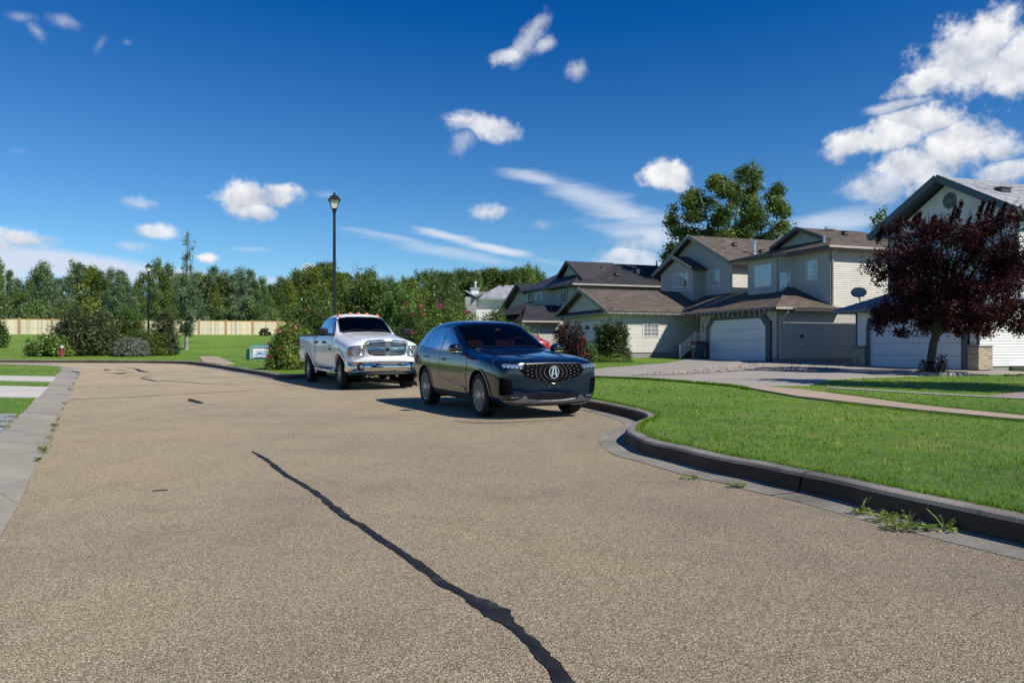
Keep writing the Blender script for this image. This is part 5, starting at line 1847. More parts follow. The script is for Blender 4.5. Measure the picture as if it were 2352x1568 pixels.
# ===== pale house with grey hipped roof, far behind the roses
G = 1.2
x0, y0 = -3.0, 75.0
H = House(0, 0, 0, 'far white house with pale grey hipped roof and boxed chimney, behind the rose hedge')
H.o.location = (x0, y0, G); H.o.rotation_euler = (0, 0, 0); H.org = Vector((x0, y0, G))
H.wall([(-3.5, y0, G), (3.5, y0, G), (3.5, y0, 5.9), (-3.5, y0, 5.9)], (0, -1, 0), M['white_siding'])
H.wall([(-4.3, y0 - 1.8, G), (-3.4, y0 - 1.8, G), (-3.4, y0 - 1.8, 5.95), (-4.3, y0 - 1.8, 6.1)], (0, -1, 0), M['grey_siding'])
H.wall([(-3.4, y0 - 1.8, G), (-3.4, y0, G), (-3.4, y0, 5.9), (-3.4, y0 - 1.8, 5.9)], (1, 0, 0), M['grey_siding'])
H.wall([(-4.4, y0 - 1.8, G), (-4.4, y0 + 8, G), (-4.4, y0 + 8, 6.0), (-4.4, y0 - 1.8, 6.0)], (-1, 0, 0), M['grey_siding'])
H.wall([(3.5, y0, G), (3.5, y0 + 8, G), (3.5, y0 + 8, 5.9), (3.5, y0, 5.9)], (1, 0, 0), M['white_siding'])
H.roof([(-3.4, y0 - .5, 6.02), (4.0, y0 - .5, 6.02), (.9, y0 + 3.2, 7.55), (-1.2, y0 + 3.2, 7.55)], M['shingle_grey'], .15, trim=M['galv'], cols=GY)
H.roof([(4.0, y0 - .5, 6.02), (4.0, y0 + 8, 6.02), (.9, y0 + 3.2, 7.55)], M['shingle_grey'], .15, cols=GY)
H.roof([(-3.4, y0 - .5, 6.02), (-5.0, y0 + 8, 6.02), (-1.2, y0 + 3.2, 7.55)], M['shingle_grey'], .15, cols=GY)
H.roof([(-3.35, y0 - 2.2, 6.02), (-3.9, y0 + 3, 6.9), (-2.2, y0 + 3, 6.9)], M['shingle_grey'], .12, cols=GY)
H.roof([(-3.35, y0 - 2.2, 6.02), (-4.55, y0 - 1.0, 6.72), (-3.9, y0 + 3, 6.9)], M['shingle_grey'], .12, cols=GY)
H.box('soffit', (-3.3, y0 - .45, 5.86), (3.9, y0, 5.90), M['white'])
ch = H.box('chimney', (-3.95, y0 + .6, 6.3), (-3.25, y0 + 1.4, 7.0), M['white_siding'])
mb = MB(); mb.box(H.P((-4.05, y0 + .5, 7.0)), H.P((-3.15, y0 + 1.5, 7.12))); mb.build('chimney_cap', M['galv'], ch)
mb = MB(); p = H.P((-3.55, y0 + 1.0, 0)); mb.lathe([(.07, 7.1 - G), (.07, 7.55 - G), (.14, 7.57 - G), (.14, 7.70 - G), (.04, 7.75 - G)], 10, center=(p.x, p.y, 0)); mb.build('flue', M['white'], ch)
for x in (-.9, .8):
    H.boxvent(x, y0 + 2.9, 7.42)

# white gable just visible behind the dark house roof
# ------------------------------------------------------------------ things on and beside the houses
def icicle(name_, pts, n, label, drop=(.10, .22)):
    root = empty(name_, pts[0])
    o_ = Vector(pts[0])
    mb = MB(); mb.tube([Vector(p) - o_ for p in pts], .008, 4); mb.build('wire', M['bulb'], root)
    L = [Vector(p) for p in pts]
    seg = [(L[i + 1] - L[i]).length for i in range(len(L) - 1)]
    tot = sum(seg)
    q = MB(); q.tube([(0, 0, 0), (0, 0, -1)], [.012, .012], 5); q.lathe([(.001, -1.12), (.03, -1.06), (.018, -.98)], 6)
    me = q.data('bulb', M['bulb'])
    for k in range(n):
        d = tot * (k + .5) / n + random.uniform(-.04, .04)
        i = 0
        while i < len(seg) - 1 and d > seg[i]:
            d -= seg[i]; i += 1
        p = L[i].lerp(L[i + 1], min(1, d / seg[i]))
        o = bpy.data.objects.new('bulb', me); COL.objects.link(o); o.parent = root
        o.location = p - o_ + Vector((0, 0, -.0)); o.scale = (1, 1, random.uniform(*drop)); o.rotation_euler = (random.uniform(-.3, .3), random.uniform(-.3, .3), 0)
    tag(root, label, 'string lights', 'string lights on the eaves')
def w3(a, b, z):
    x, y = hw(a, b)
    return (x, y, z)
icicle('light_string', [w3(24.5, 30.95, 3.12), w3(24.5, 38.9, 3.12)], 19, 'widely spaced white lights hanging from the eave over the white garage door', (.22, .32))
icicle('light_string', [w3(20.4, 48.0, 3.25), w3(20.4, 40.55, 3.25)], 46, 'small white lights along the front eave of the beige gabled garage', (.06, .10))
icicle('light_string', [w3(20.5, 40.5, 3.27), w3(25.5, 40.5, 3.27)], 42, 'small white lights along the sunlit side eave of the beige garage', (.05, .09))
icicle('light_string', [w3(25.15, 40.6, 3.26), w3(25.15, 39.0, 3.26)], 12, 'short run of white lights on the porch eave between two houses', (.05, .12))
icicle('light_string', [w3(27.45 * .94, 30.2 * .94, EYE + 1.83 * .94), w3(27.45 * .94, 22.6 * .94, EYE + 1.83 * .94)], 36, 'white lights under the blue-grey garage eave of the white house', (.05, .08))

# satellite dish on the white house's garage roof
x, y, z = w3(28.3 * .94, 29.4 * .94, EYE + 2.23 * .94)
root = empty('satellite_dish', (x, y, z)); tag(root, 'grey satellite dish on a bent arm at the corner of the blue-grey garage roof', 'satellite dish')
mb = MB()
fwd = Vector((-.35, -.80, .35)).normalized(); upv = Vector((0, 0, 1)); rt = fwd.cross(upv).normalized(); upv = rt.cross(fwd)
rings = []
for i in range(6):
    rr = i / 5
    rings.append([Vector((-.12, -.12, .42)) + rt * (.33 * rr * math.cos(t)) + upv * (.25 * rr * math.sin(t)) + fwd * (.10 * rr * rr) for t in [2 * math.pi * k / 20 for k in range(20)]])
v = [p for r_ in rings for p in r_]
f_ = [(i * 20 + k, i * 20 + (k + 1) % 20, (i + 1) * 20 + (k + 1) % 20, (i + 1) * 20 + k) for i in range(5) for k in range(20)]
mb.mesh(v, f_)
v2 = [p - fwd * .02 for p in v]; mb.mesh(v2, [tuple(reversed(q)) for q in f_])
mb.build('reflector', M['dish'], root, smooth=True)
mb = MB(); mb.tube([(0, 0, 0), (-.05, -.05, .18), (-.11, -.10, .40)], .022, 8); mb.box((-.07, -.07, -.02), (.07, .07, .0)); mb.build('mast', M['black'], root)
mb = MB(); p = Vector((-.12, -.12, .42)); mb.tube([p - upv * .28, p - upv * .2 + fwd * .3, p + fwd * .42], .014, 6); mb.tube([p + fwd * .38, p + fwd * .5], .04, 8); mb.build('feed_arm', M['dish'], root)

# wheelie bin
def cart(x, y, z, rz, label):
    root = empty('wheelie_bin', (x, y, z), rz); tag(root, label, 'bin')
    mb = MB()
    lv = [(.20, .22, .06), (.25, .28, .62), (.28, .30, .92), (.29, .31, .95)]
    v = [(sx * a, sy * b, h_) for a, b, h_ in lv for sx, sy in ((-1, -1), (1, -1), (1, 1), (-1, 1))]
    f_ = [(i * 4 + k, i * 4 + (k + 1) % 4, i * 4 + 4 + (k + 1) % 4, i * 4 + 4 + k) for i in range(3) for k in range(4)] + [(3, 2, 1, 0)]
    mb.mesh(v, f_)
    mb.box((-.15, -.30, .10), (.15, -.24, .45))
    mb.build('body', M['bin_blue'], root)
    mb = MB(); v = [(-.31, -.33, .95), (.31, -.33, .95), (.31, .34, .95), (-.31, .34, .95), (-.26, -.28, 1.04), (.26, -.28, 1.04), (.26, .30, 1.05), (-.26, .30, 1.05)]
    mb.mesh(v, [(3, 2, 1, 0), (4, 5, 6, 7), (0, 1, 5, 4), (1, 2, 6, 5), (2, 3, 7, 6), (3, 0, 4, 7)]); mb.build('lid', M['bin_red'], root)
    mb = MB(); mb.tube([(-.26, .36, .97), (.26, .36, .97)], .018, 8); mb.build('handle', M['bin_blue'], root)
    for s_ in (-1, 1):
        mb = MB(); mb.lathe([(.03, -.025), (.11, -.025), (.11, .025), (.03, .025)], 14, 'x', (s_ * .25, .22, .11)); mb.build('wheel', M['black'], root)
    mb = MB(); mb.box((-.08, -.305, .70), (.08, -.292, .80)); mb.build('label_patch', M['white'], root)
x, y, _ = w3(24.55, 37.38, 0)
cart(x, y, .555, HA - math.pi / 2, 'slate blue wheelie bin with a maroon lid beside the white garage door')
# ------------------------------------------------------------------ vehicles (x forward from the front axle, y left, z up)


def loft(stations, cap_front=None, cap_rear=None, sub=2):
    """stations: list of (x, [(y,z)...]) half sections bottom centre -> top centre; returns an evaluated smooth mesh"""
    rings = []
    for x, pts in stations:
        full = [(x + (p[2] if len(p) > 2 else 0), p[0], p[1]) for p in pts]
        full += [(x + (p[2] if len(p) > 2 else 0), -p[0], p[1]) for p in reversed(pts[1:-1])]
        rings.append(full)
    def caps(ring, bulge, zc, sgn):
        out = []
        for s_ in (.97, .80, .45):
            out.append([(q[0] + sgn * bulge * (1 - s_ ** 2), q[1] * s_, zc + (q[2] - zc) * s_) for q in ring])
        return out
    n = len(rings[0])
    if cap_front:
        rings = caps(rings[0], cap_front[0], cap_front[1], 1)[::-1] + rings
    if cap_rear:
        rings = rings + caps(rings[-1], cap_rear[0], cap_rear[1], -1)
    V = [p for r_ in rings for p in r_]
    F = []
    for i in range(len(rings) - 1):
        for k in range(n):
            a, b = i * n + k, i * n + (k + 1) % n
            F.append((a, a + n, b + n, b))
    F.append(tuple(range(n)))
    m = len(rings) - 1
    F.append(tuple(reversed(range(m * n, m * n + n))))
    me = bpy.data.meshes.new('cage')
    me.from_pydata(V, [], F)
    bm = bmesh.new(); bm.from_mesh(me)
    bmesh.ops.recalc_face_normals(bm, faces=bm.faces)
    bm.to_mesh(me); bm.free()
    o = bpy.data.objects.new('cage', me); COL.objects.link(o)
    md = o.modifiers.new('s', 'SUBSURF'); md.levels = sub; md.render_levels = sub
    dg = bpy.context.evaluated_depsgraph_get()
    out = bpy.data.meshes.new_from_object(o.evaluated_get(dg), depsgraph=dg)
    bpy.data.objects.remove(o)
    return out


def cut(me, cutters, transfer=False):
    """take wheel wells or the cabin out of a body"""
    o = bpy.data.objects.new('tmp', me); COL.objects.link(o)
    tmp = []
    for c_ in cutters:
        cm = c_.data('c', M['dark'], merge=True)
        co = bpy.data.objects.new('cutter', cm); COL.objects.link(co); tmp.append(co)
        md = o.modifiers.new('b', 'BOOLEAN'); md.operation = 'DIFFERENCE'; md.object = co; md.solver = 'EXACT'
        if transfer: md.material_mode = 'TRANSFER'
    dg = bpy.context.evaluated_depsgraph_get()
    out = bpy.data.meshes.new_from_object(o.evaluated_get(dg), depsgraph=dg)
    bpy.data.objects.remove(o)
    for t in tmp:
        bpy.data.objects.remove(t)
    return out


class Car:
    def __init__(s, x, y, z, yaw, label, cat, name, tilt=True, group=None):
        s.o = empty(name, (x, y, z))
        n = Vector((0, -.0135, 1)).normalized() if tilt else Vector((0, 0, 1))
        q = Vector((0, 0, 1)).rotation_difference(n) @ Quaternion((0, 0, 1), yaw)
        s.o.rotation_mode = 'QUATERNION'; s.o.rotation_quaternion = q
        tag(s.o, label, cat, group)

    def body(s, me, mat, name='body', angle=35, cabin=None):
        me.materials.clear(); me.materials.append(mat)
        me.polygons.foreach_set('material_index', [0] * len(me.polygons))
        s.bvh = BVHTree.FromPolygons([v.co.copy() for v in me.vertices], [tuple(p.vertices) for p in me.polygons])
        keep = s.bvh
        if cabin:
            me = cut(me, cabin, True)
        s.me = me
        me.polygons.foreach_set('use_smooth', [True] * len(me.polygons))
        me.set_sharp_from_angle(angle=R(angle))
        o = link(name, me, s.o); o.data.name = name
        s.bvh = keep
        s.bo = o
        return o

    def patch(s, name, pts, direction, mat, off=.006, grid=.05, parent=None, thick=.012, bvh=None, smooth=True):
        """a panel, pane or lamp that follows the body: outline pts (3-D, roughly on the surface) cast along direction"""
        d = Vector(direction).normalized()
        up = Vector((0, 0, 1)) if abs(d.z) < .9 else Vector((1, 0, 0))
        r_ = d.cross(up).normalized(); u = r_.cross(d).normalized()
        q = [Vector((Vector(p).dot(r_), Vector(p).dot(u))) for p in pts]
        # densify outline
        Q = []
        for i in range(len(q)):
            a, b = q[i], q[(i + 1) % len(q)]
            k = max(1, int((b - a).length / grid))
            Q += [a.lerp(b, t / k) for t in range(k)]
        P = np.array([tuple(p) for p in Q])
        lo, hi = P.min(0), P.max(0)
        X, Y = np.meshgrid(np.arange(lo[0] + grid / 2, hi[0], grid), np.arange(lo[1] + grid / 2, hi[1], grid))
        X = X.ravel(); Y = Y.ravel(); k = inside(P, X, Y)
        pin = [Vector((a, b)) for a, b in zip(X[k], Y[k])]
        if pin:
            pin = [p for p in pin if min((p - w).length for w in Q) > grid * .45]
        v, e, f, ov, *_ = delaunay_2d_cdt(Q + pin, [], [list(range(len(Q)))], 1, 1e-6)
        bv = bvh or s.bvh
        top = []
        dist = 3.0
        miss = []
        for i, p in enumerate(v):
            o_ = r_ * p.x + u * p.y - d * 6
            hit = bv.ray_cast(o_, d)
            if hit[0] is None:
                top.append(None); miss.append(i)
            else:
                top.append(hit[0])
        ok = [t for t in top if t is not None]
        if not ok:
            print('patch missed', name); return None
        for i in miss:
            pp = r_ * v[i].x + u * v[i].y
            best = min((j for j in range(len(top)) if top[j] is not None), key=lambda j: (v[j] - v[i]).length)
            top[i] = pp + d * (top[best].dot(d))
        T = [t - d * off for t in top]
        B = [t - d * (off - thick) for t in top]
        n = len(v)
        faces = []
        cnt = {}
        for q_ in f:
            fa = list(q_)
            nn = (T[fa[1]] - T[fa[0]]).cross(T[fa[2]] - T[fa[0]])
            if nn.dot(d) > 0:
                fa = fa[::-1]
            faces.append(tuple(fa))
            for i in range(len(fa)):
                cnt[(fa[i], fa[(i + 1) % len(fa)])] = 1
        rim = []
        for (a, b) in cnt:
            if (b, a) not in cnt:
                rim.append((b, a, a + n, b + n))
        # separate rim verts keep the face shading clean
        me = bpy.data.meshes.new(name)
        V = T + T + B
        rim = [(a + n, b + n, c_ + n, d_ + n) for a, b, c_, d_ in rim]
        me.from_pydata(V, [], faces + rim)
        me.materials.append(mat)
        if smooth:
            me.polygons.foreach_set('use_smooth', [i < len(faces) for i in range(len(faces) + len(rim))])
        return link(name, me, parent or s.o)

    def wheel(s, x, y, r_, w, rim_r, spokes, side, steer=0., style='suv'):
        root = MB()
        W_ = w / 2
        prof = [(rim_r, -W_ * .85), (rim_r + .02, -W_ * .95), (r_ - .05, -W_), (r_ - .012, -W_ * .86), (r_, -W_ * .6)]
        for g in (-.35, 0, .35):
            prof += [(r_, W_ * (g - .09)), (r_ - .009, W_ * (g - .07)), (r_ - .009, W_ * (g + .07)), (r_, W_ * (g + .09))]
        prof += [(r_, W_ * .6), (r_ - .012, W_ * .86), (r_ - .05, W_), (rim_r + .02, W_ * .95), (rim_r, W_ * .85)]
        root.lathe(prof, 40, 'y', closed=True)
        if style == 'truck':      # blocky tread
            for k in range(40):
                t = 2 * math.pi * k / 40
                for yy in (-.72, .72):
                    mt = Matrix.Rotation(t + (.08 if yy > 0 else 0), 4, 'Y') @ Matrix.Translation((r_ - .004, yy * W_, 0))
                    root.box((-.012, -.035, -.018), (.012, .035, .018), mt)
        t_ = root.build('tyre', M['tyre'], s.o, smooth=True, angle=40)
        t_.name = 'tyre'
        wh = t_
        # the wheel is the parent part, tyre its surface
        wh.name = 'wheel'
        wh.location = (x, y, r_)
        wh.rotation_euler = (0, 0, steer)
        o_ = side * W_ * .80
        m = MB()
        m.lathe([(rim_r - .012, side * W_ * .2), (rim_r - .012, o_), (rim_r + .008, o_ + side * .006), (rim_r + .008, o_ - side * .02)], 40, 'y')
        if style == 'suv':
            for k in range(spokes):
                t0 = 2 * math.pi * k / spokes
                for dt in (-.10, .10):
                    a = Vector((math.cos(t0 + dt * .35) * .06, o_ - side * .012, math.sin(t0 + dt * .35) * .06))
                    b = Vector((math.cos(t0 + dt) * (rim_r - .006), o_ - side * .006, math.sin(t0 + dt) * (rim_r - .006)))
                    m.bar(a, b, .010, .013, up=(0, 1, 0))
            m.lathe([(.001, o_), (.05, o_), (.065, o_ - side * .02), (.065, o_ - side * .05)], 20, 'y')
        else:
            for k in range(8):
                t0 = 2 * math.pi * k / 8
                a = Vector((math.cos(t0) * .07, o_ - side * .03, math.sin(t0) * .07)); b = Vector((math.cos(t0) * (rim_r - .005), o_ - side * .012, math.sin(t0) * (rim_r - .005)))
                m.bar(a, b, .030, .050, up=(0, 1, 0))
            m.lathe([(.001, o_ + side * .01), (.055, o_ + side * .01), (.085, o_ - side * .01), (.10, o_ - side * .05)], 20, 'y')
        m.build('rim', M['alloy'], wh, smooth=True, angle=30)
        m = MB(); m.lathe([(.001, side * W_ * .15), (rim_r - .01, side * W_ * .15), (rim_r - .01, side * W_ * .1)], 32, 'y')
        m.build('brake_disc', M['black'], wh)
        return wh

    def liner(s, x, y0, y1, r_):
        m = MB()
        pts = [(x + r_ * math.cos(t), r_ * math.sin(t)) for t in np.linspace(-.5, math.pi + .5, 24)]
        for i in range(23):
            (xa, za), (xb, zb) = pts[i], pts[i + 1]
            za += s.rc; zb += s.rc
            m.face([(xa, y0, za), (xb, y0, zb), (xb, y1, zb), (xa, y1, za)])
        m.face([(xa_, y0, za_ + s.rc) for xa_, za_ in pts])
        m.build('wheel_arch_liner', M['dark'], s.o)


def ring9(zb, sill, mid, sh, belt, rail, top, ysb=None):
    return [(0, zb), ((ysb or sill[0] - .12), zb), sill, mid, sh, belt, rail, (rail[0] * .58, top - (.008 if top > 1.3 else .012)), (0, top)]


# ===== dark navy crossover
C = Car(.276, 13.54, float(z_road(.3, 13.5)), -1.132, 'dark navy crossover parked facing the camera, a silver A badge on its grille', 'car', 'parked_car')
C.rc = .37
st = [
    (.86, ring9(.23, (.74, .30), (.80, .52), (.80, .74), (.78, .86), (.70, .925), .94)),
    (.80, ring9(.21, (.81, .27), (.875, .52), (.875, .76), (.84, .89), (.74, .955), .975)),
    (.62, ring9(.20, (.86, .26), (.915, .54), (.915, .81), (.87, .93), (.76, .985), 1.01)),
    (.30, ring9(.20, (.89, .26), (.94, .58), (.938, .87), (.885, .975), (.78, 1.02), 1.045)),
    (.0, ring9(.20, (.90, .26), (.952, .60), (.945, .90), (.89, 1.0), (.79, 1.045), 1.07)),
    (-.40, ring9(.20, (.90, .26), (.942, .58), (.932, .91), (.89, 1.02), (.81, 1.075), 1.10)),
    (-.66, ring9(.20, (.90, .26), (.930, .57), (.922, .91), (.885, 1.035), (.82, 1.10), 1.13)),
    (-.80, ring9(.20, (.90, .26), (.930, .57), (.920, .92), (.885, 1.045), (.815, 1.15), 1.18)),
    (-1.20, ring9(.20, (.90, .26), (.930, .57), (.920, .93), (.882, 1.055), (.762, 1.375), 1.42)),
    (-1.56, ring9(.20, (.90, .26), (.932, .58), (.922, .94), (.880, 1.065), (.715, 1.56), 1.61)),
    (-1.80, ring9(.20, (.90, .26), (.934, .58), (.924, .95), (.880, 1.075), (.700, 1.60), 1.655)),
    (-2.3, ring9(.20, (.90, .26), (.940, .60), (.930, .97), (.880, 1.09), (.695, 1.615), 1.675)),
    (-2.85, ring9(.20, (.90, .26), (.952, .62), (.945, .98), (.878, 1.115), (.680, 1.595), 1.66)),
    (-3.25, ring9(.22, (.88, .28), (.940, .62), (.932, .99), (.865, 1.145), (.655, 1.545), 1.615)),
    (-3.52, ring9(.26, (.85, .32), (.920, .62), (.905, .98), (.835, 1.155), (.630, 1.46), 1.55)),
    (-3.67, ring9(.30, (.80, .36), (.885, .62), (.875, .96), (.79, 1.12), (.62, 1.26), 1.34)),
    (-3.74, ring9(.33, (.72, .38), (.84, .60), (.83, .93), (.74, 1.05), (.57, 1.10), 1.15)),
]
body = loft(st, (.10, .60), (.05, .72))
def well(x, rr, rc, y=.60):
    m = MB()
    for sd in (-1, 1):
        mm = MB(); mm.lathe([(rr, sd * y), (rr, sd * 1.2)], 40, 'y', (x, 0, rc)); m = mm if sd == -1 else m
        if sd == -1: first = mm
        else: second = mm
    return [first, second]
body = cut(body, well(0, .405, .38) + well(-2.75, .405, .38))
def cavity(outline, x0, x1, lo, hi):
    a = MB(); mt = Matrix(((0, 0, 1, x0), (1, 0, 0, 0), (0, 1, 0, 0), (0, 0, 0, 1))); a.prism(outline, x1 - x0, mt)
    b = MB(); b.box(lo, hi)
    return [a, b]
C.body(body, M['navy'], cabin=cavity([(-.745, 1.158), (.745, 1.158), (.64, 1.54), (.4, 1.57), (-.4, 1.57), (-.64, 1.54)], -2.9, .6, (-2.88, -.70, .60), (-.98, .70, 1.22)))
def cabin_fit(car, cx_, z, seatm, wide, hi):
    for sd in (-1, 1):
        for x, w_, h_ in ((cx_, .26, hi), (cx_ - .95, .30, hi - .06)):
            m = MB(); m.bar((x + .10, sd * wide, z - .30), (x - .05, sd * wide, h_ - .20), w_ * 1.8, .14, up=(1, 0, 0)); m.tube([(x - .06, sd * wide, h_ - .22), (x - .07, sd * wide, h_ - .10)], .02, 6)
            m.box((x - .12, sd * wide - .13, h_ - .15), (x - .02, sd * wide + .13, h_)); m.build('seat', seatm, car.o)
    m = MB(); m.box((cx_ + .62, -.68, z - .32), (cx_ + 1.02, .68, z - .02)); m.tube([(cx_ + .62, -.68, z - .02), (cx_ + .62, .68, z - .02)], .05, 8); m.build('dashboard', M['dash'], car.o)
    m = MB(); q = [(cx_ + .50 + .10 * math.sin(t), wide + .185 * math.cos(t), z + .01 + .165 * math.sin(t)) for t in np.linspace(0, 2 * math.pi, 25)]; m.tube(q, .016, 6, cap=False); m.bar((cx_ + .50, wide - .17, z + .01), (cx_ + .50, wide + .17, z + .01), .04, .02); m.build('steering_wheel', M['seat_grey'], car.o)
cabin_fit(C, -1.72, 1.16, M['seat_red'], .37, 1.46)
NV = M['navy']
for x in (0, -2.75):
    for sd in (-1, 1):
        C.liner(x, sd * .58, sd * .90, .398)
for x, sd in ((0, -1), (-2.75, -1), (0, 1), (-2.75, 1)):
    C.wheel(x, sd * .815, .3685, .25, .262, 10, sd, steer=(-.03 if x == 0 else 0))
# body cladding round the arches
for x in (0, -2.75):
    for sd in (-1, 1):
        pts = []
        for t in np.linspace(-.28, math.pi + .28, 22): pts.append((x + .455 * math.cos(t), sd, .38 + .445 * math.sin(t)))
        for t in np.linspace(math.pi + .28, -.28, 22): pts.append((x + .408 * math.cos(t), sd, .38 + .408 * math.sin(t)))
        C.patch('arch_moulding', pts, (0, -sd, 0), M['plastic_grey'] if False else NV, .014, .05, thick=.03)
for sd in (-1, 1):
    Y = lambda pts: [(p[0], sd, p[1]) for p in pts]
    C.patch('rocker_panel', Y([(-.44, .24), (-2.31, .24), (-2.31, .34), (-.44, .33)]), (0, -sd, 0), M['plastic_grey'], .012, .08)
    d1 = C.patch('door', Y([(-.56, .345), (-1.70, .36), (-1.86, .40), (-1.93, 1.055), (-.86, 1.035), (-.56, .93)]), (0, -sd, 0), NV, .006, .06)
    d2 = C.patch('door', Y([(-1.72, .36), (-2.32, .36), (-2.40, .62), (-2.62, .84), (-2.86, .92), (-2.93, 1.10), (-1.945, 1.055), (-1.875, .40)]), (0, -sd, 0), NV, .006, .06)
    # black surround then glass
    C.patch('window_surround', Y([(-.93, 1.06), (-1.30, 1.30), (-1.66, 1.485), (-2.0, 1.555), (-2.55, 1.555), (-2.95, 1.505), (-3.28, 1.38), (-3.42, 1.20), (-3.30, 1.155), (-2.9, 1.12), (-1.95, 1.075)]), (0, -sd, 0), M['gloss_black'], .005, .05)
    g1 = C.patch('side_window', Y([(-1.02, 1.10), (-1.34, 1.29), (-1.68, 1.455), (-1.90, 1.505), (-1.93, 1.11)]), (0, -sd, 0), M['side_glass'], .010, .05)
    g2 = C.patch('side_window', Y([(-2.00, 1.11), (-1.985, 1.52), (-2.5, 1.52), (-2.80, 1.485), (-2.83, 1.145)]), (0, -sd, 0), M['side_glass'], .010, .05)
    g3 = C.patch('side_window', Y([(-2.89, 1.165), (-2.87, 1.475), (-3.08, 1.42), (-3.33, 1.25), (-3.26, 1.19)]), (0, -sd, 0), M['side_glass'], .010, .05)
    for dd, xx, zz in ((d1, -1.66, .93), (d2, -2.60, .965)):
        m = MB(); m.bar((xx, sd * .948, zz), (xx - .20, sd * .948, zz + .005), .022, .030); m.build('handle', M['gloss_black'], dd)
    # character crease low on the doors
    C.patch('door_crease', Y([(-.62, .46), (-1.3, .53), (-1.95, .60), (-2.2, .585), (-1.8, .52), (-1.2, .445), (-.62, .405)]), (0, -sd, 0), NV, .020, .05, thick=.02)
    # mirror
    m = MB()
    cx_, cy_ = -.86, sd * 1.02
    v = []
    for (a, w_, h_) in ((.10, .05, .04), (.075, .10, .075), (.0, .115, .09), (-.06, .11, .085), (-.075, .10, .075)):
        v.append([(cx_ + a, cy_ + sd * (w_ * math.cos(t)), 1.13 + h_ * math.sin(t)) for t in [2 * math.pi * k / 14 for k in range(14)]])
    V_ = [p for r_ in v for p in r_]
    m.mesh(V_, [(i * 14 + k, i * 14 + (k + 1) % 14, i * 14 + 14 + (k + 1) % 14, i * 14 + 14 + k) for i in range(4) for k in range(14)] + [tuple(reversed(range(14))), tuple(range(56, 70))])
    m.bar((cx_ + .0, cy_ - sd * .05, 1.07), (cx_ + .0, sd * .86, 1.03), .07, .035)
    mo = m.build('wing_mirror', M['gloss_black'], C.o, smooth=True, merge=True, angle=50)
    m = MB(); m.box((cx_ + .03, cy_ - .09, 1.072), (cx_ + .105, cy_ + .09, 1.082)); m.build('indicator', M['chrome'], mo)
# windscreen, roof edge
C.patch('windscreen', [(0, y, z) for y, z in [(-.775, 1.15), (-.6, 1.135), (0, 1.125), (.6, 1.135), (.775, 1.15), (.665, 1.55), (.4, 1.585), (0, 1.595), (-.4, 1.585), (-.665, 1.55)]], (-1, 0, 0), M['screen_glass'], .024, .05, thick=.004)
for sd in (-1, 1):
    C.patch('pillar', [(0, y, z) for y, z in [(sd * .782, 1.15), (sd * .672, 1.56), (sd * .705, 1.55), (sd * .835, 1.13)]], (-1, 0, 0), M['gloss_black'], .010, .05)
C.patch('rear_window', [(0, y, z) for y, z in [(-.58, 1.22), (.58, 1.22), (.48, 1.45), (-.48, 1.45)]], (1, 0, 0), M['car_glass'], .006, .08)
# bonnet panel with two creases, roof panel
C.patch('bonnet', [(x, y, 0) for x, y in [(-.62, -.72), (-.66, 0), (-.62, .72), (.2, .76), (.62, .64), (.78, .3), (.80, 0), (.78, -.3), (.62, -.64), (.2, -.76)]], (0, 0, -1), NV, .006, .08)
for sd in (-1, 1):
    m = MB()
    pts = []
    for x in np.linspace(-.55, .70, 9):
        y = sd * (.50 - .10 * (x + .55))
        h = C.bvh.ray_cast(Vector((x, y, 3)), Vector((0, 0, -1)))
        pts.append(h[0] + Vector((0, 0, .004)))
    m.tube(pts, [.004, .014, .016, .016, .016, .016, .014, .012, .004], 6)
    m.build('bonnet_crease', NV, C.o, smooth=True)
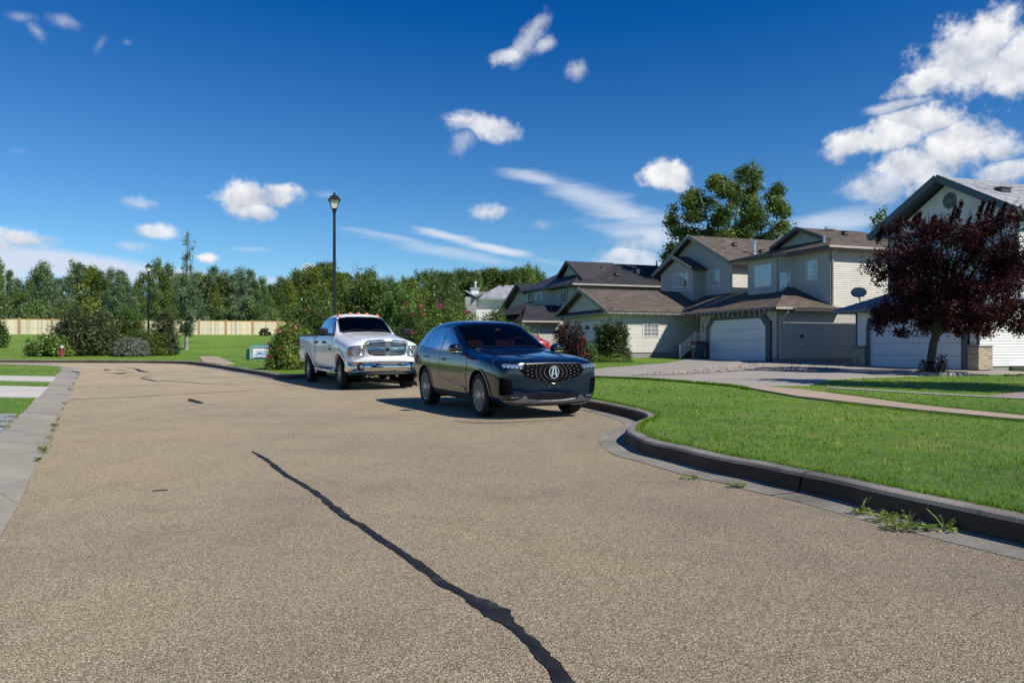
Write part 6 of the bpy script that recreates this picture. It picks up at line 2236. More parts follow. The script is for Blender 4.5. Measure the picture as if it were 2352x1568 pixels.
# headlights
for sd in (-1, 1):
    hl = [(.9, sd * .47, .905), (.85, sd * .60, .925), (.78, sd * .76, .945), (.60, sd * .895, .965), (.50, sd * .91, .955), (.56, sd * .91, .87), (.70, sd * .88, .80), (.86, sd * .64, .80), (.92, sd * .53, .835)]
    dirv = (-.80, -sd * .6, 0)
    hb = C.patch('headlight', hl, dirv, M['lens'] if False else M['gloss_black'], .010, .04)
    inner = [(.90, sd * .53, .88), (.86, sd * .64, .895), (.76, sd * .82, .91), (.74, sd * .84, .865), (.86, sd * .65, .84), (.91, sd * .55, .85)]
    C.patch('lamp_row', inner, dirv, M['lens_dark'], .020, .04, parent=hb)
    m = MB()
    for k in range(5):
        p = Vector(inner[0]).lerp(Vector(inner[2]), (k + .5) / 5) + Vector((0, 0, -.045))
        h = C.bvh.ray_cast(p - Vector(dirv) * 2, Vector(dirv).normalized())
        if h[0]:
            q = h[0] - Vector(dirv).normalized() * .024
            m.box(q - Vector((.010, .020, .011)), q + Vector((.010, .020, .011)))
    m.build('lamp_cell', M['bulb_lens'], hb)['kind'] = 'stuff'
    m = MB()
    e = []
    for p in (hl[8], hl[7], hl[6], hl[5], hl[4], hl[3]):
        h = C.bvh.ray_cast(Vector(p) - Vector(dirv) * 2, Vector(dirv).normalized())
        e.append((h[0] if h[0] else Vector(p)) - Vector(dirv).normalized() * .018)
    m.tube(e, .004, 5); m.build('light_blade', M['satin'], hb)
    C.patch('tail_light', [(-3.6, sd * .86, 1.06), (-3.3, sd * .92, 1.05), (-3.3, sd * .92, .95), (-3.62, sd * .85, .93), (-3.72, sd * .6, .97), (-3.72, sd * .6, 1.03)], (.55, -sd * .8, 0), M['red_lens'], .012, .04)
    # side vent and lower corner trims
    C.patch('bumper_vent', [(.8, sd * .66, .66), (.7, sd * .83, .68), (.68, sd * .84, .40), (.8, sd * .62, .42)], (-.75, -sd * .65, 0), M['dark'], .008, .04)
    C.patch('fog_light', [(.8, sd * .60, .395), (.72, sd * .80, .40), (.73, sd * .79, .345), (.8, sd * .60, .335)], (-.8, -sd * .6, 0), M['gloss_black'], .014, .04)
    m = MB()
    for k in range(3):
        p = Vector((.8, sd * (.72 - .05 * k), .372)); h = C.bvh.ray_cast(p + Vector((1, sd * .7, 0)), Vector((-.8, -sd * .6, 0)).normalized())
        if h[0]: m.box(h[0] + Vector((.005, -.014, -.012)), h[0] + Vector((.025, .014, .012)))
    m.build('fog_lamp_cell', M['lens'], C.o)['kind'] = 'stuff'
# grille with studs radiating from the badge
gr_out = [(.95, -.50, .895), (.95, 0, .91), (.95, .50, .895), (.95, .58, .79), (.95, .48, .69), (.95, .13, .60), (.95, 0, .585), (.95, -.13, .60), (.95, -.48, .69), (.95, -.58, .79)]
G_ = C.patch('grille', gr_out, (-1, 0, 0), M['dark'], .010, .05)
m = MB()
for k in range(32):
    t0 = 2 * math.pi * k / 32
    for j in range(1, 8):
        rr = .085 + j * .064
        tt = t0 + (.098 if j % 2 else 0)
        y, z = rr * 1.15 * math.cos(tt), .765 + rr * .80 * math.sin(tt)
        if not inside([(p[1], p[2]) for p in gr_out], np.array([y * 1.06]), np.array([z + (.012 if z > .765 else -.012)]))[0]:
            continue
        h = C.bvh.ray_cast(Vector((3, y, z)), Vector((-1, 0, 0)))
        if h[0] is None: continue
        p = h[0] + Vector((.014, 0, 0)); e = Vector((0, math.cos(tt) * 1.15, math.sin(tt) * .8)).normalized() * (.013 + .0018 * j)
        w_ = Vector((0, -e.z, e.y)).normalized() * .0052
        m.mesh([p - e, p + w_, p + e, p - w_, p + Vector((.012, 0, 0))], [(0, 1, 4), (1, 2, 4), (2, 3, 4), (3, 0, 4)])
o = m.build('grille_stud', M['badge_metal'], G_); o['kind'] = 'stuff'
m = MB(); e = []
for p in [(.95, -.48, .69), (.95, -.13, .60), (.95, 0, .585), (.95, .13, .60), (.95, .48, .69)]:
    h = C.bvh.ray_cast(Vector((3, p[1], p[2])), Vector((-1, 0, 0))); e.append(h[0] + Vector((.014, 0, 0)))
m.tube(e, [.003, .006, .010, .006, .003], 6); m.build('grille_chevron', M['black'], G_)
m = MB(); m.tube([e[2] + Vector((.004, -.05, .004)), e[2] + Vector((.006, 0, 0)), e[2] + Vector((.004, .05, .004))], [.003, .008, .003], 6); m.build('chevron_tip', M['chrome'], G_)
# badge: a ring with a pinched A inside
h = C.bvh.ray_cast(Vector((3, 0, .765)), Vector((-1, 0, 0)))[0]
bx = h.x + .022
m = MB()
ringp = [(bx, .088 * math.cos(t) * (1 - .12 * max(0, -math.sin(t))), .765 + .096 * math.sin(t)) for t in np.linspace(0, 2 * math.pi, 33)]
m.tube(ringp, .0075, 6, cap=False)
for sd in (-1, 1):
    m.mesh([(bx - .004, sd * .004, .852), (bx - .004, sd * .024, .852), (bx - .004, sd * .060, .688), (bx - .004, sd * .031, .688), (bx + .012, sd * .004, .852), (bx + .012, sd * .024, .852), (bx + .012, sd * .060, .688), (bx + .012, sd * .031, .688)],
           [(4, 5, 6, 7), (0, 1, 5, 4), (1, 2, 6, 5), (2, 3, 7, 6), (3, 0, 4, 7)])
m.bar((bx + .006, -.024, .742), (bx + .006, .024, .742), .014, .014)
m.build('badge', M['badge_metal'], G_, smooth=True, angle=40)
m = MB(); m.lathe([(.001, .004), (.078, .004), (.082, -.004)], 24, 'x', (bx - .012, 0, .765)); m.build('badge_plate', plain('badge_blue', (.03, .09, .16), .25, .5), G_)
# lower intake, silver lip, number plate screws
C.patch('lower_intake', [(.9, -.44, .42), (.9, .44, .42), (.9, .36, .335), (.9, -.36, .335)], (-1, 0, 0), M['black'], .008, .05)
lip = []
for y, z in ((-.80, .325), (-.72, .322), (-.60, .335), (-.51, .405), (-.43, .325), (-.2, .300), (0, .297), (.2, .300), (.43, .325), (.51, .405), (.60, .335), (.72, .322), (.80, .325)): lip.append((y, z))
low = [(.82, .30), (.6, .283), (.3, .268), (0, .265), (-.3, .268), (-.6, .283), (-.82, .30)]
C.patch('skid_lip', [(.9, y, z) for y, z in lip + low], (-1, 0, 0), M['satin'], .022, .04, thick=.03)
m = MB()
for y in (-.05, .05):
    h = C.bvh.ray_cast(Vector((3, y * 1.6, .535)), Vector((-1, 0, 0)))[0]; m.box(h + Vector((0, -.008, -.008)), h + Vector((.012, .008, .008)))
m.build('plate_screw', M['chrome'], C.o)
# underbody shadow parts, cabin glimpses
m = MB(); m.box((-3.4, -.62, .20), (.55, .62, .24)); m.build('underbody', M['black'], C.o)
m = MB()
m.box((-1.33, -.05, 1.46), (-1.28, .05, 1.50)); m.build('mirror_housing', M['black'], C.o)

# ===== white pickup
T = Car(-3.68, 21.15, float(z_road(-3.7, 21.2)), -1.090, 'white crew cab pickup with chrome grille and amber roof lights parked behind the dark crossover', 'truck', 'pickup_truck')
T.rc = .42
KZ = 1.015
def r9(*a):
    return [(p[0], p[1] * KZ) for p in ring9(*a)]
st = [
    (.86, r9(.64, (.84, .68), (.90, .85), (.90, 1.02), (.84, 1.12), (.72, 1.20), 1.27)),
    (.74, r9(.62, (.90, .66), (.965, .85), (.965, 1.05), (.90, 1.16), (.74, 1.24), 1.31)),
    (.45, r9(.58, (.93, .62), (1.0, .86), (1.0, 1.10), (.925, 1.205), (.74, 1.27), 1.35)),
    (0, r9(.52, (.94, .58), (1.005, .90), (1.0, 1.16), (.915, 1.26), (.74, 1.34), 1.41)),
    (-.5, r9(.48, (.93, .52), (.995, .88), (.985, 1.20), (.905, 1.32), (.76, 1.40), 1.45)),
    (-.76, r9(.46, (.93, .48), (.99, .86), (.98, 1.24), (.90, 1.36), (.79, 1.44), 1.48)),
    (-.88, r9(.46, (.93, .48), (.99, .86), (.98, 1.25), (.90, 1.375), (.785, 1.50), 1.54)),
    (-1.15, r9(.46, (.93, .48), (.99, .86), (.98, 1.25), (.895, 1.39), (.755, 1.73), 1.78)),
    (-1.42, r9(.46, (.93, .48), (.99, .86), (.98, 1.25), (.895, 1.395), (.73, 1.90), 1.97)),
    (-1.62, r9(.46, (.93, .48), (.99, .86), (.98, 1.25), (.895, 1.40), (.72, 1.94), 2.015)),
    (-2.1, r9(.46, (.93, .48), (.99, .86), (.98, 1.25), (.895, 1.40), (.715, 1.95), 2.03)),
    (-2.55, r9(.46, (.93, .48), (.99, .86), (.98, 1.25), (.895, 1.40), (.71, 1.92), 2.0)),
    (-2.74, r9(.46, (.93, .48), (.99, .86), (.98, 1.25), (.89, 1.40), (.73, 1.84), 1.92)),
    (-2.80, r9(.48, (.90, .50), (.96, .86), (.95, 1.24), (.87, 1.38), (.74, 1.72), 1.78)),
]
body = loft(st, (.06, .9), (.01, 1.1))
body = cut(body, well(0, .50, .44, .55))
WP = M['white_paint']
T.body(body, WP, 'cab', cabin=cavity([(-.72, 1.50 * KZ), (.72, 1.50 * KZ), (.64, 1.86 * KZ), (.4, 1.90 * KZ), (-.4, 1.90 * KZ), (-.64, 1.86 * KZ)], -2.60, .5, (-2.58, -.74, .95), (-1.05, .74, 1.56)))
cabin_fit(T, -1.72, 1.53, M['seat_grey'], .40, 1.80)
bb = []
for x, k in ((-2.84, .98), (-2.90, 1), (-3.3, 1), (-3.9, 1), (-4.5, 1), (-4.80, 1), (-4.86, .985)):
    bb.append((x, [(0, .60), (.80, .60), (.93 * k, .56), (1.005 * k, .86), (1.005 * k, 1.22), (.975 * k, 1.39), (.91 * k, 1.43), (.84, 1.40), (.81, .95), (0, .93)]))
bed = loft(bb, sub=2)
bed = cut(bed, well(-3.57, .50, .44, .55))
bed.materials.clear(); bed.materials.append(WP)
bed.polygons.foreach_set('use_smooth', [True] * len(bed.polygons)); bed.set_sharp_from_angle(angle=R(35))
bo = link('bed', bed, T.o)
bed_bvh = BVHTree.FromPolygons([v.co.copy() for v in bed.vertices], [tuple(p.vertices) for p in bed.polygons])
for x in (0, -3.57):
    for sd in (-1, 1):
        T.liner(x, sd * .53, sd * .93, .49)
        T.wheel(x, sd * .87, .415, .27, .225, 8, sd, steer=(-.06 if x == 0 else 0), style='truck')
        pts = []
        for t in np.linspace(-.22, math.pi + .22, 22): pts.append((x + .585 * math.cos(t), sd, .44 + .575 * math.sin(t)))
        for t in np.linspace(math.pi + .22, -.22, 22): pts.append((x + .503 * math.cos(t), sd, .44 + .503 * math.sin(t)))
        T.patch('fender_flare', pts, (0, -sd, 0), WP, .035, .05, thick=.05, bvh=None if x == 0 else bed_bvh)
for sd in (-1, 1):
    Y = lambda pts: [(p[0], sd, p[1] * KZ) for p in pts]
    d1 = T.patch('door', Y([(-.60, .55), (-1.74, .55), (-1.74, 1.375), (-.78, 1.355), (-.62, 1.2)]), (0, -sd, 0), WP, .007, .07)
    d2 = T.patch('door', Y([(-1.76, .55), (-2.70, .55), (-2.74, 1.0), (-2.72, 1.385), (-1.76, 1.375)]), (0, -sd, 0), WP, .007, .07)
    T.patch('window_surround', Y([(-.90, 1.385), (-1.12, 1.60), (-1.38, 1.82), (-1.52, 1.885), (-2.1, 1.90), (-2.52, 1.87), (-2.66, 1.70), (-2.70, 1.40)]), (0, -sd, 0), M['gloss_black'], .005, .05)
    T.patch('side_window', Y([(-.98, 1.42), (-1.16, 1.59), (-1.40, 1.79), (-1.54, 1.845), (-1.73, 1.85), (-1.73, 1.42)]), (0, -sd, 0), M['side_glass'], .012, .05)
    T.patch('side_window', Y([(-1.80, 1.42), (-1.80, 1.85), (-2.1, 1.86), (-2.48, 1.83), (-2.60, 1.68), (-2.63, 1.43)]), (0, -sd, 0), M['side_glass'], .012, .05)
    for dd, xx in ((d1, -1.55), (d2, -2.45)):
        m = MB(); m.bar((xx, sd * 1.0, 1.225), (xx - .17, sd * 1.0, 1.225), .05, .055); m.build('handle', M['black'], dd)
    m = MB(); m.box((-.86, sd * 1.0 - .006, 1.02), (-1.10, sd * 1.0 + .006, 1.06)); m.build('door_badge', M['black'], d1)
    # big tow mirror
    m = MB(); cy_ = sd * 1.20
    v = []
    for (a, w_, h_) in ((.07, .10, .07), (.05, .135, .10), (-.02, .145, .11), (-.06, .14, .105)):
        v.append([(-.92 + a, cy_ + w_ * math.copysign(abs(math.cos(t)) ** .5, math.cos(t)), 1.51 + h_ * math.copysign(abs(math.sin(t)) ** .5, math.sin(t))) for t in [2 * math.pi * (k + .5) / 16 for k in range(16)]])
    m.mesh([p for r_ in v for p in r_], [(i * 16 + k, i * 16 + (k + 1) % 16, i * 16 + 16 + (k + 1) % 16, i * 16 + 16 + k) for i in range(3) for k in range(16)] + [tuple(reversed(range(16))), tuple(range(48, 64))])
    m.bar((-.92, sd * 1.08, 1.45), (-.98, sd * .88, 1.43), .10, .06)
    m.build('wing_mirror', M['black'], T.o, angle=30)
    # side step
    m = MB(); m.tube([(-.70, sd * .93, .50), (-.78, sd * 1.0, .44), (-2.55, sd * 1.0, .44), (-2.63, sd * .93, .50)], .035, 8); m.box((-.9, sd * 1.0 - .07, .465), (-2.45, sd * 1.0 + .04, .485)); m.build('side_step', WP, T.o, smooth=True, angle=40)
    # headlight
    dirv = (-.86, -sd * .5, 0)
    hl = [(.9, sd * .565, 1.13), (.85, sd * .75, 1.155), (.72, sd * .92, 1.12), (.62, sd * .96, 1.0), (.66, sd * .95, .90), (.78, sd * .88, .875), (.9, sd * .575, .865)]
    hb = T.patch('headlight', hl, dirv, M['lens_grey'], .014, .05)
    m = MB()
    h = T.bvh.ray_cast(Vector((.9, sd * .67, 1.0)) - Vector(dirv) * 2, Vector(dirv).normalized())[0] - Vector(dirv).normalized() * .015
    m.lathe([(.075, 0), (.085, .012), (.10, .014), (.105, 0)], 20, 'x', h); m.build('reflector_ring', M['chrome'], hb, smooth=True)
    T.patch('indicator', [(.76, sd * .86, 1.02), (.69, sd * .925, 1.01), (.69, sd * .925, .95), (.76, sd * .86, .945)], dirv, M['amber'], .018, .03, parent=hb)
T.patch('windscreen', [(0, y, z * KZ) for y, z in [(-.755, 1.475), (-.5, 1.465), (0, 1.46), (.5, 1.465), (.755, 1.475), (.665, 1.885), (.4, 1.92), (0, 1.93), (-.4, 1.92), (-.665, 1.885)]], (-1, 0, 0), M['screen_glass'], .022, .05, thick=.004)
for y0 in (-.62, -.02):
    m = MB(); e = []
    for t in np.linspace(0, 1, 6):
        h = T.bvh.ray_cast(Vector((3, y0 + .62 * t, (1.49 + .06 * math.sin(t * 2.6)) * KZ)), Vector((-1, 0, 0)))[0]; e.append(h + Vector((.02, 0, .01)))
    m.tube(e, .008, 5); m.build('wiper', M['black'], T.o)
# bonnet
T.patch('bonnet', [(x, y, 0) for x, y in [(-.70, -.70), (-.74, 0), (-.70, .70), (.3, .66), (.72, .60), (.80, 0), (.72, -.60), (.3, -.66)]], (0, 0, -1), WP, .010, .08)
# roof marker lights
for y in (-.56, -.24, 0, .24, .56):
    h = T.bvh.ray_cast(Vector((-1.60, y, 4)), Vector((0, 0, -1)))[0]
    m = MB(); m.lathe([(.055, -.01), (.055, .02), (.04, .042), (.001, .05)], 10, center=h); m.build('marker_light', M['amber'], T.o, smooth=True)
# grille: chrome shell, cross bar and slats
zt, zb_, yt, yb = 1.305, .86, .54, .44
h0 = max(T.bvh.ray_cast(Vector((3, y, 1.0)), Vector((-1, 0, 0)))[0].x for y in (0, .3))
gx_ = .935
gx_ = .985
GR = T.patch('grille', [(.95, -.54, 1.15), (.95, -.45, 1.22), (.95, 0, 1.24), (.95, .45, 1.22), (.95, .54, 1.15), (.95, .51, .98), (.95, .43, .89), (.95, 0, .88), (.95, -.43, .89), (.95, -.51, .98)], (-1, 0, 0), M['black'], .012, .06)
shell = [(-.60, 1.17), (-.575, 1.235), (-.48, 1.285), (0, 1.315), (.48, 1.285), (.575, 1.235), (.60, 1.17), (.565, .965), (.50, .89), (.36, .845), (0, .835), (-.36, .845), (-.50, .89), (-.565, .965)]
inn = [(-.525, 1.155), (-.50, 1.195), (-.44, 1.215), (0, 1.232), (.44, 1.215), (.50, 1.195), (.525, 1.155), (.50, .985), (.45, .925), (.34, .89), (0, .885), (-.34, .89), (-.45, .925), (-.50, .985)]
m = MB(); n = len(shell)
cx = lambda y: gx_ + .03 - .10 * (y / .6) ** 2
v = [(cx(y), y, z) for y, z in shell] + [(cx(y) - .015, y, z) for y, z in inn] + [(cx(y) - .12, y, z) for y, z in shell] + [(cx(y) - .08, y, z) for y, z in inn]
mid_ = [(cx(a[0]) + .02, (a[0] + b[0]) / 2, (a[1] + b[1]) / 2) for a, b in zip(shell, inn)]
v += mid_
f_ = []
for i in range(n):
    j = (i + 1) % n
    f_ += [(i, j, 4 * n + j, 4 * n + i), (4 * n + i, 4 * n + j, n + j, n + i), (j, i, 2 * n + i, 2 * n + j), (n + i, n + j, 3 * n + j, 3 * n + i)]
m.mesh(v, f_); m.build('grille_shell', M['chrome'], GR, smooth=True, angle=60)
for sd in (-1, 1):
    for k in range(8):
        z = 1.195 - k * .0395
        ye = .50 if 0 < k < 6 else .44
        m = MB(); th = .0145 if k != 3 else .022
        m.mesh([(cx(.06) - .02, sd * .06, z - th), (cx(.06) + .0, sd * .06, z), (cx(.06) - .02, sd * .06, z + th), (cx(ye) - .04, sd * ye, z - th), (cx(ye) - .02, sd * ye, z), (cx(ye) - .04, sd * ye, z + th)], [(0, 1, 4, 3), (1, 2, 5, 4), (2, 0, 3, 5), (0, 2, 1), (3, 4, 5)])
        m.build('grille_slat', M['chrome'], GR)
m = MB(); m.mesh([(cx(0) + .0, -.062, .88), (cx(0) + .0, .062, .88), (cx(0) + .0, .062, 1.225), (cx(0) + .0, -.062, 1.225), (cx(0) - .06, -.07, .88), (cx(0) - .06, .07, .88), (cx(0) - .06, .07, 1.23), (cx(0) - .06, -.07, 1.23)],
    [(0, 1, 2, 3), (1, 0, 4, 5), (2, 1, 5, 6), (3, 2, 6, 7), (0, 3, 7, 4)]); m.build('grille_post', M['satin'], GR)
# horned head emblem: shield, curled horns
m = MB(); e0 = cx(0) + .004
sh = [(0, .975), (.016, 1.0), (.022, 1.03), (.020, 1.065), (0, 1.075), (-.020, 1.065), (-.022, 1.03), (-.016, 1.0)]
m.mesh([(e0, y, z) for y, z in sh] + [(e0 + .014, y * .7, 1.03 + (z - 1.03) * .8) for y, z in sh], [(i, (i + 1) % 8, (i + 1) % 8 + 8, i + 8) for i in range(8)] + [tuple(range(8, 16))])
for sd in (-1, 1):
    e = [(e0 + .008, sd * (.012 + .030 * math.sin(t)), 1.045 + .026 * math.cos(t)) for t in np.linspace(-.3, 3.6, 9)]
    m.tube(e, [.010, .011, .011, .010, .009, .008, .006, .005, .003], 6)
m.build('emblem', M['black'], GR, smooth=True)
# bumper: painted upper, chrome lower with fog lamps and black valance
def bump_loft(z0, z1, xf, ye, depth, name, mat, xb=.5):
    m = MB(); N = 24
    ys = np.linspace(-ye, ye, N + 1)
    def xx(y): return xf - depth * abs(y / ye) ** 3.2
    prof = [(-.06, z0), (0, z0 + (z1 - z0) * .18), (.012, (z0 + z1) / 2), (0, z1 - (z1 - z0) * .15), (-.05, z1)]
    V_ = [(xx(y) + dx_, y, z) for y in ys for dx_, z in prof]
    P_ = len(prof)
    F_ = [(i * P_ + j, (i + 1) * P_ + j, (i + 1) * P_ + j + 1, i * P_ + j + 1) for i in range(N) for j in range(P_ - 1)]
    for e_ in (0, N):
        pass
    m.mesh(V_, F_)
    # returns along the flanks
    for sd, i in ((-1, 0), (1, N)):
        V2_ = [(xx(ys[i]) + dx_, ys[i] - 0, z) for dx_, z in prof] + [(xb, sd * (ye + .012), z) for dx_, z in prof]
        m.mesh(V2_, [(j, j + 1, j + 1 + P_, j + P_) for j in range(P_ - 1)])
    m.mesh([(xf - .05, -ye * .96, z1 - .004), (xf - .05, ye * .96, z1 - .004), (xb, ye, z1 - .004), (xb, -ye, z1 - .004)], [(0, 1, 2, 3)])
    m.mesh([(xf - .06, -ye * .96, z0), (xf - .06, ye * .96, z0), (xb, ye, z0), (xb, -ye, z0)], [(3, 2, 1, 0)])
    return m.build(name, mat, T.o, smooth=True, merge=True, angle=50)
bp = bump_loft(.715, .875, 1.06, .985, .30, 'bumper_cover', WP)
bc = bump_loft(.475, .712, 1.085, .975, .32, 'bumper', M['chrome'])
bk = bump_loft(.385, .472, 1.03, .90, .30, 'valance', M['plastic_grey'])
m = MB(); m.box((1.07, -.34, .635), (1.102, .34, .690)); m.build('air_slot', M['black'], bc)
m = MB(); m.box((1.085, -.24, .645), (1.108, .24, .680)); m.build('licence_recess', M['satin'], bc)
for sd in (-1, 1):
    m = MB(); m.box((1.06, sd * .40 - .07, .62), (1.115, sd * .40 + .07, .655)); m.build('tow_hook', M['black'], bc)
    m = MB(); m.lathe([(.001, .035), (.075, .03), (.095, .02), (.10, -.02)], 20, 'x', (.99, sd * .70, .60)); fl = m.build('fog_lamp', M['black'], bc, smooth=True)
    m = MB(); m.lathe([(.001, .045), (.040, .042), (.055, .034)], 16, 'x', (.99, sd * .70, .60)); m.build('fog_lens', M['lens'], fl, smooth=True)
# chassis bits under the front
m = MB(); m.tube([(0, -.75, .40), (0, .75, .40)], .045, 8); m.lathe([(.05, -.12), (.15, -.08), (.17, 0), (.15, .08), (.05, .12)], 12, 'x', (0, .22, .40)); m.build('front_axle', M['black'], T.o, smooth=True)
m = MB(); m.tube([(-3.57, -.75, .40), (-3.57, .75, .40)], .05, 8); m.lathe([(.05, -.14), (.17, -.08), (.19, 0), (.17, .08), (.05, .14)], 12, 'x', (-3.57, 0, .40)); m.build('rear_axle', M['black'], T.o, smooth=True)
m = MB(); m.box((-4.7, -.45, .50), (.7, -.36, .62)); m.box((-4.7, .36, .50), (.7, .45, .62)); m.box((-2.4, -.3, .42), (-.4, .3, .6)); m.build('chassis', M['black'], T.o)
m = MB(); m.box((-.62, -.9, .62), (.8, .9, .70)); m.build('engine_undertray', M['black'], T.o)
m = MB()
for p in ((-2.9, -.93, 1.435), (-4.83, -.93, 1.435)): pass
m.box((-4.84, -.955, 1.43), (-2.86, -.86, 1.455)); m.box((-4.84, .86, 1.43), (-2.86, .955, 1.455)); m.build('bed_rail_cap', M['black'], T.o)
T.patch('tailgate', [(-4.9, y, z) for y, z in [(-.86, .80), (.86, .80), (.86, 1.36), (-.86, 1.36)]], (1, 0, 0), WP, .012, .1, bvh=bed_bvh)
for sd in (-1, 1):
    T.patch('tail_light', [(-4.85, sd * .98, .98), (-4.65, sd * 1.0, .98), (-4.65, sd * 1.0, 1.32), (-4.85, sd * .98, 1.32)], (0, -sd, 0), M['red_lens'], .012, .06, bvh=bed_bvh)

# ===== red car on a far driveway, seen in a gap beside the burgundy bush
x, y = hw(16.5, 45.2)
x, y = -1.35, 44.9
K_ = Car(x, y, float(z_ground(x, y)), HA - math.pi, 'red car parked on a driveway behind the dark crossover and burgundy bush', 'car', 'parked_car', tilt=False)
K_.rc = .33
st = [(.80, ring9(.25, (.62, .32), (.70, .5), (.70, .62), (.66, .68), (.58, .72), .75)), (.45, ring9(.22, (.82, .28), (.87, .5), (.86, .72), (.78, .80), (.66, .84), .87)),
      (-.3, ring9(.22, (.84, .28), (.89, .55), (.87, .84), (.80, .92), (.70, .96), .99)), (-.75, ring9(.22, (.84, .28), (.88, .55), (.86, .86), (.80, .96), (.68, 1.08), 1.12)),
      (-1.3, ring9(.22, (.84, .28), (.88, .55), (.86, .87), (.80, .98), (.60, 1.38), 1.42)), (-2.1, ring9(.22, (.84, .28), (.88, .55), (.86, .88), (.80, .98), (.58, 1.41), 1.46)),
      (-2.8, ring9(.22, (.84, .28), (.89, .55), (.87, .90), (.79, 1.0), (.56, 1.33), 1.38)), (-3.2, ring9(.24, (.80, .30), (.86, .55), (.84, .90), (.76, 1.0), (.62, 1.06), 1.10)), (-3.5, ring9(.30, (.70, .36), (.78, .55), (.76, .84), (.68, .92), (.56, .95), .98))]
K_.body(cut(loft(st, (.10, .5), (.06, .6)), well(0, .36, .34, .55) + well(-2.65, .36, .34, .55)), M['red_paint'])
for sd in (-1, 1):
    Y = lambda pts: [(p[0], sd, p[1]) for p in pts]
    K_.patch('side_window', Y([(-1.0, .98), (-1.36, 1.28), (-1.95, 1.33), (-1.95, 1.0)]), (0, -sd, 0), M['side_glass'], .008, .07)
    K_.patch('side_window', Y([(-2.0, 1.0), (-2.0, 1.33), (-2.6, 1.29), (-2.9, 1.08), (-2.8, 1.03)]), (0, -sd, 0), M['side_glass'], .008, .07)
    K_.patch('door', Y([(-.75, .34), (-1.9, .34), (-1.97, .94), (-.95, .92)]), (0, -sd, 0), M['red_paint'], .006, .08)
    K_.patch('headlight', [(.7, sd * .45, .68), (.4, sd * .8, .74), (.45, sd * .8, .62), (.75, sd * .5, .58)], (-.8, -sd * .6, 0), M['lens'], .008, .05)
    for x in (0, -2.65):
        K_.liner(x, sd * .52, sd * .84, .355); K_.wheel(x, sd * .75, .325, .21, .21, 8, sd)
K_.patch('windscreen', [(0, y, z) for y, z in [(-.66, 1.06), (.66, 1.06), (.56, 1.38), (-.56, 1.38)]], (-1, 0, 0), M['car_glass'], .006, .08)
K_.patch('rear_window', [(0, y, z) for y, z in [(-.56, 1.10), (.56, 1.10), (.48, 1.32), (-.48, 1.32)]], (1, 0, 0), M['car_glass'], .006, .08)

# ------------------------------------------------------------------ fence
fence = empty('wooden_fence', (float(F0[0]), float(F0[1]), 0))
tag(fence, 'long pale weathered wood fence with amber posts at the top of the park slope', 'fence')
FL = float(np.linalg.norm(F1_ - F0)); fd = Vector((float(FD[0]), float(FD[1]), 0)); fang = math.atan2(FD[1], FD[0])
bvars = []
for tn in ((1, 1, 1), (1.12, 1.12, 1.15), (.85, .82, .78), (.72, .66, .60), (1.05, .98, .88), (.95, .95, .98)):
    mb = MB(); mb.box((0, -.012, 0), (.140, .012, 1.46), tint=tn)
    bvars.append(mb.data('board', M['fence']))
mb = MB(); mb.box((-.09, -.09, -.3), (.09, .09, 1.66)); mb.mesh([(-.11, -.11, 1.66), (.11, -.11, 1.66), (.11, .11, 1.66), (-.11, .11, 1.66), (0, 0, 1.73)], [(0, 1, 4), (1, 2, 4), (2, 3, 4), (3, 0, 4), (3, 2, 1, 0)]); pme = mb.data('post', M['fence_post'])
SP = 2.80
kposts = int(FL / SP)
def fz(t):
    p = F0 + FD * t
    return float(z_ground(p[0], p[1]))
for k in range(kposts + 1):
    t = k * SP
    o = bpy.data.objects.new('post', pme); COL.objects.link(o); o.parent = fence
    o.location = fd * t + Vector((0, 0, fz(t))); o.rotation_euler = (0, 0, fang)
    if k == kposts: break
    for h_, th in ((1.52, .14), (.30, .10)):
        mb = MB(); a = fd * (t + .1); b = fd * (t + SP - .1); mb.bar(Vector((a.x, a.y, fz(t) + h_)), Vector((b.x, b.y, fz(t + SP) + h_)), .05, th); mb.build('rail', M['fence_post'], fence)
    nb_ = 18
    for i in range(nb_):
        tt = t + .10 + i * (SP - .2) / nb_
        o = bpy.data.objects.new('board', random.choices(bvars, [5, 4, 3, 1.2, 3, 4])[0]); COL.objects.link(o); o.parent = fence
        o.location = fd * tt + Vector((0, 0, fz(tt) + random.uniform(0, .02))) + Vector((fd.y, -fd.x, 0)) * .03; o.rotation_euler = (0, random.uniform(-.004, .004), fang)

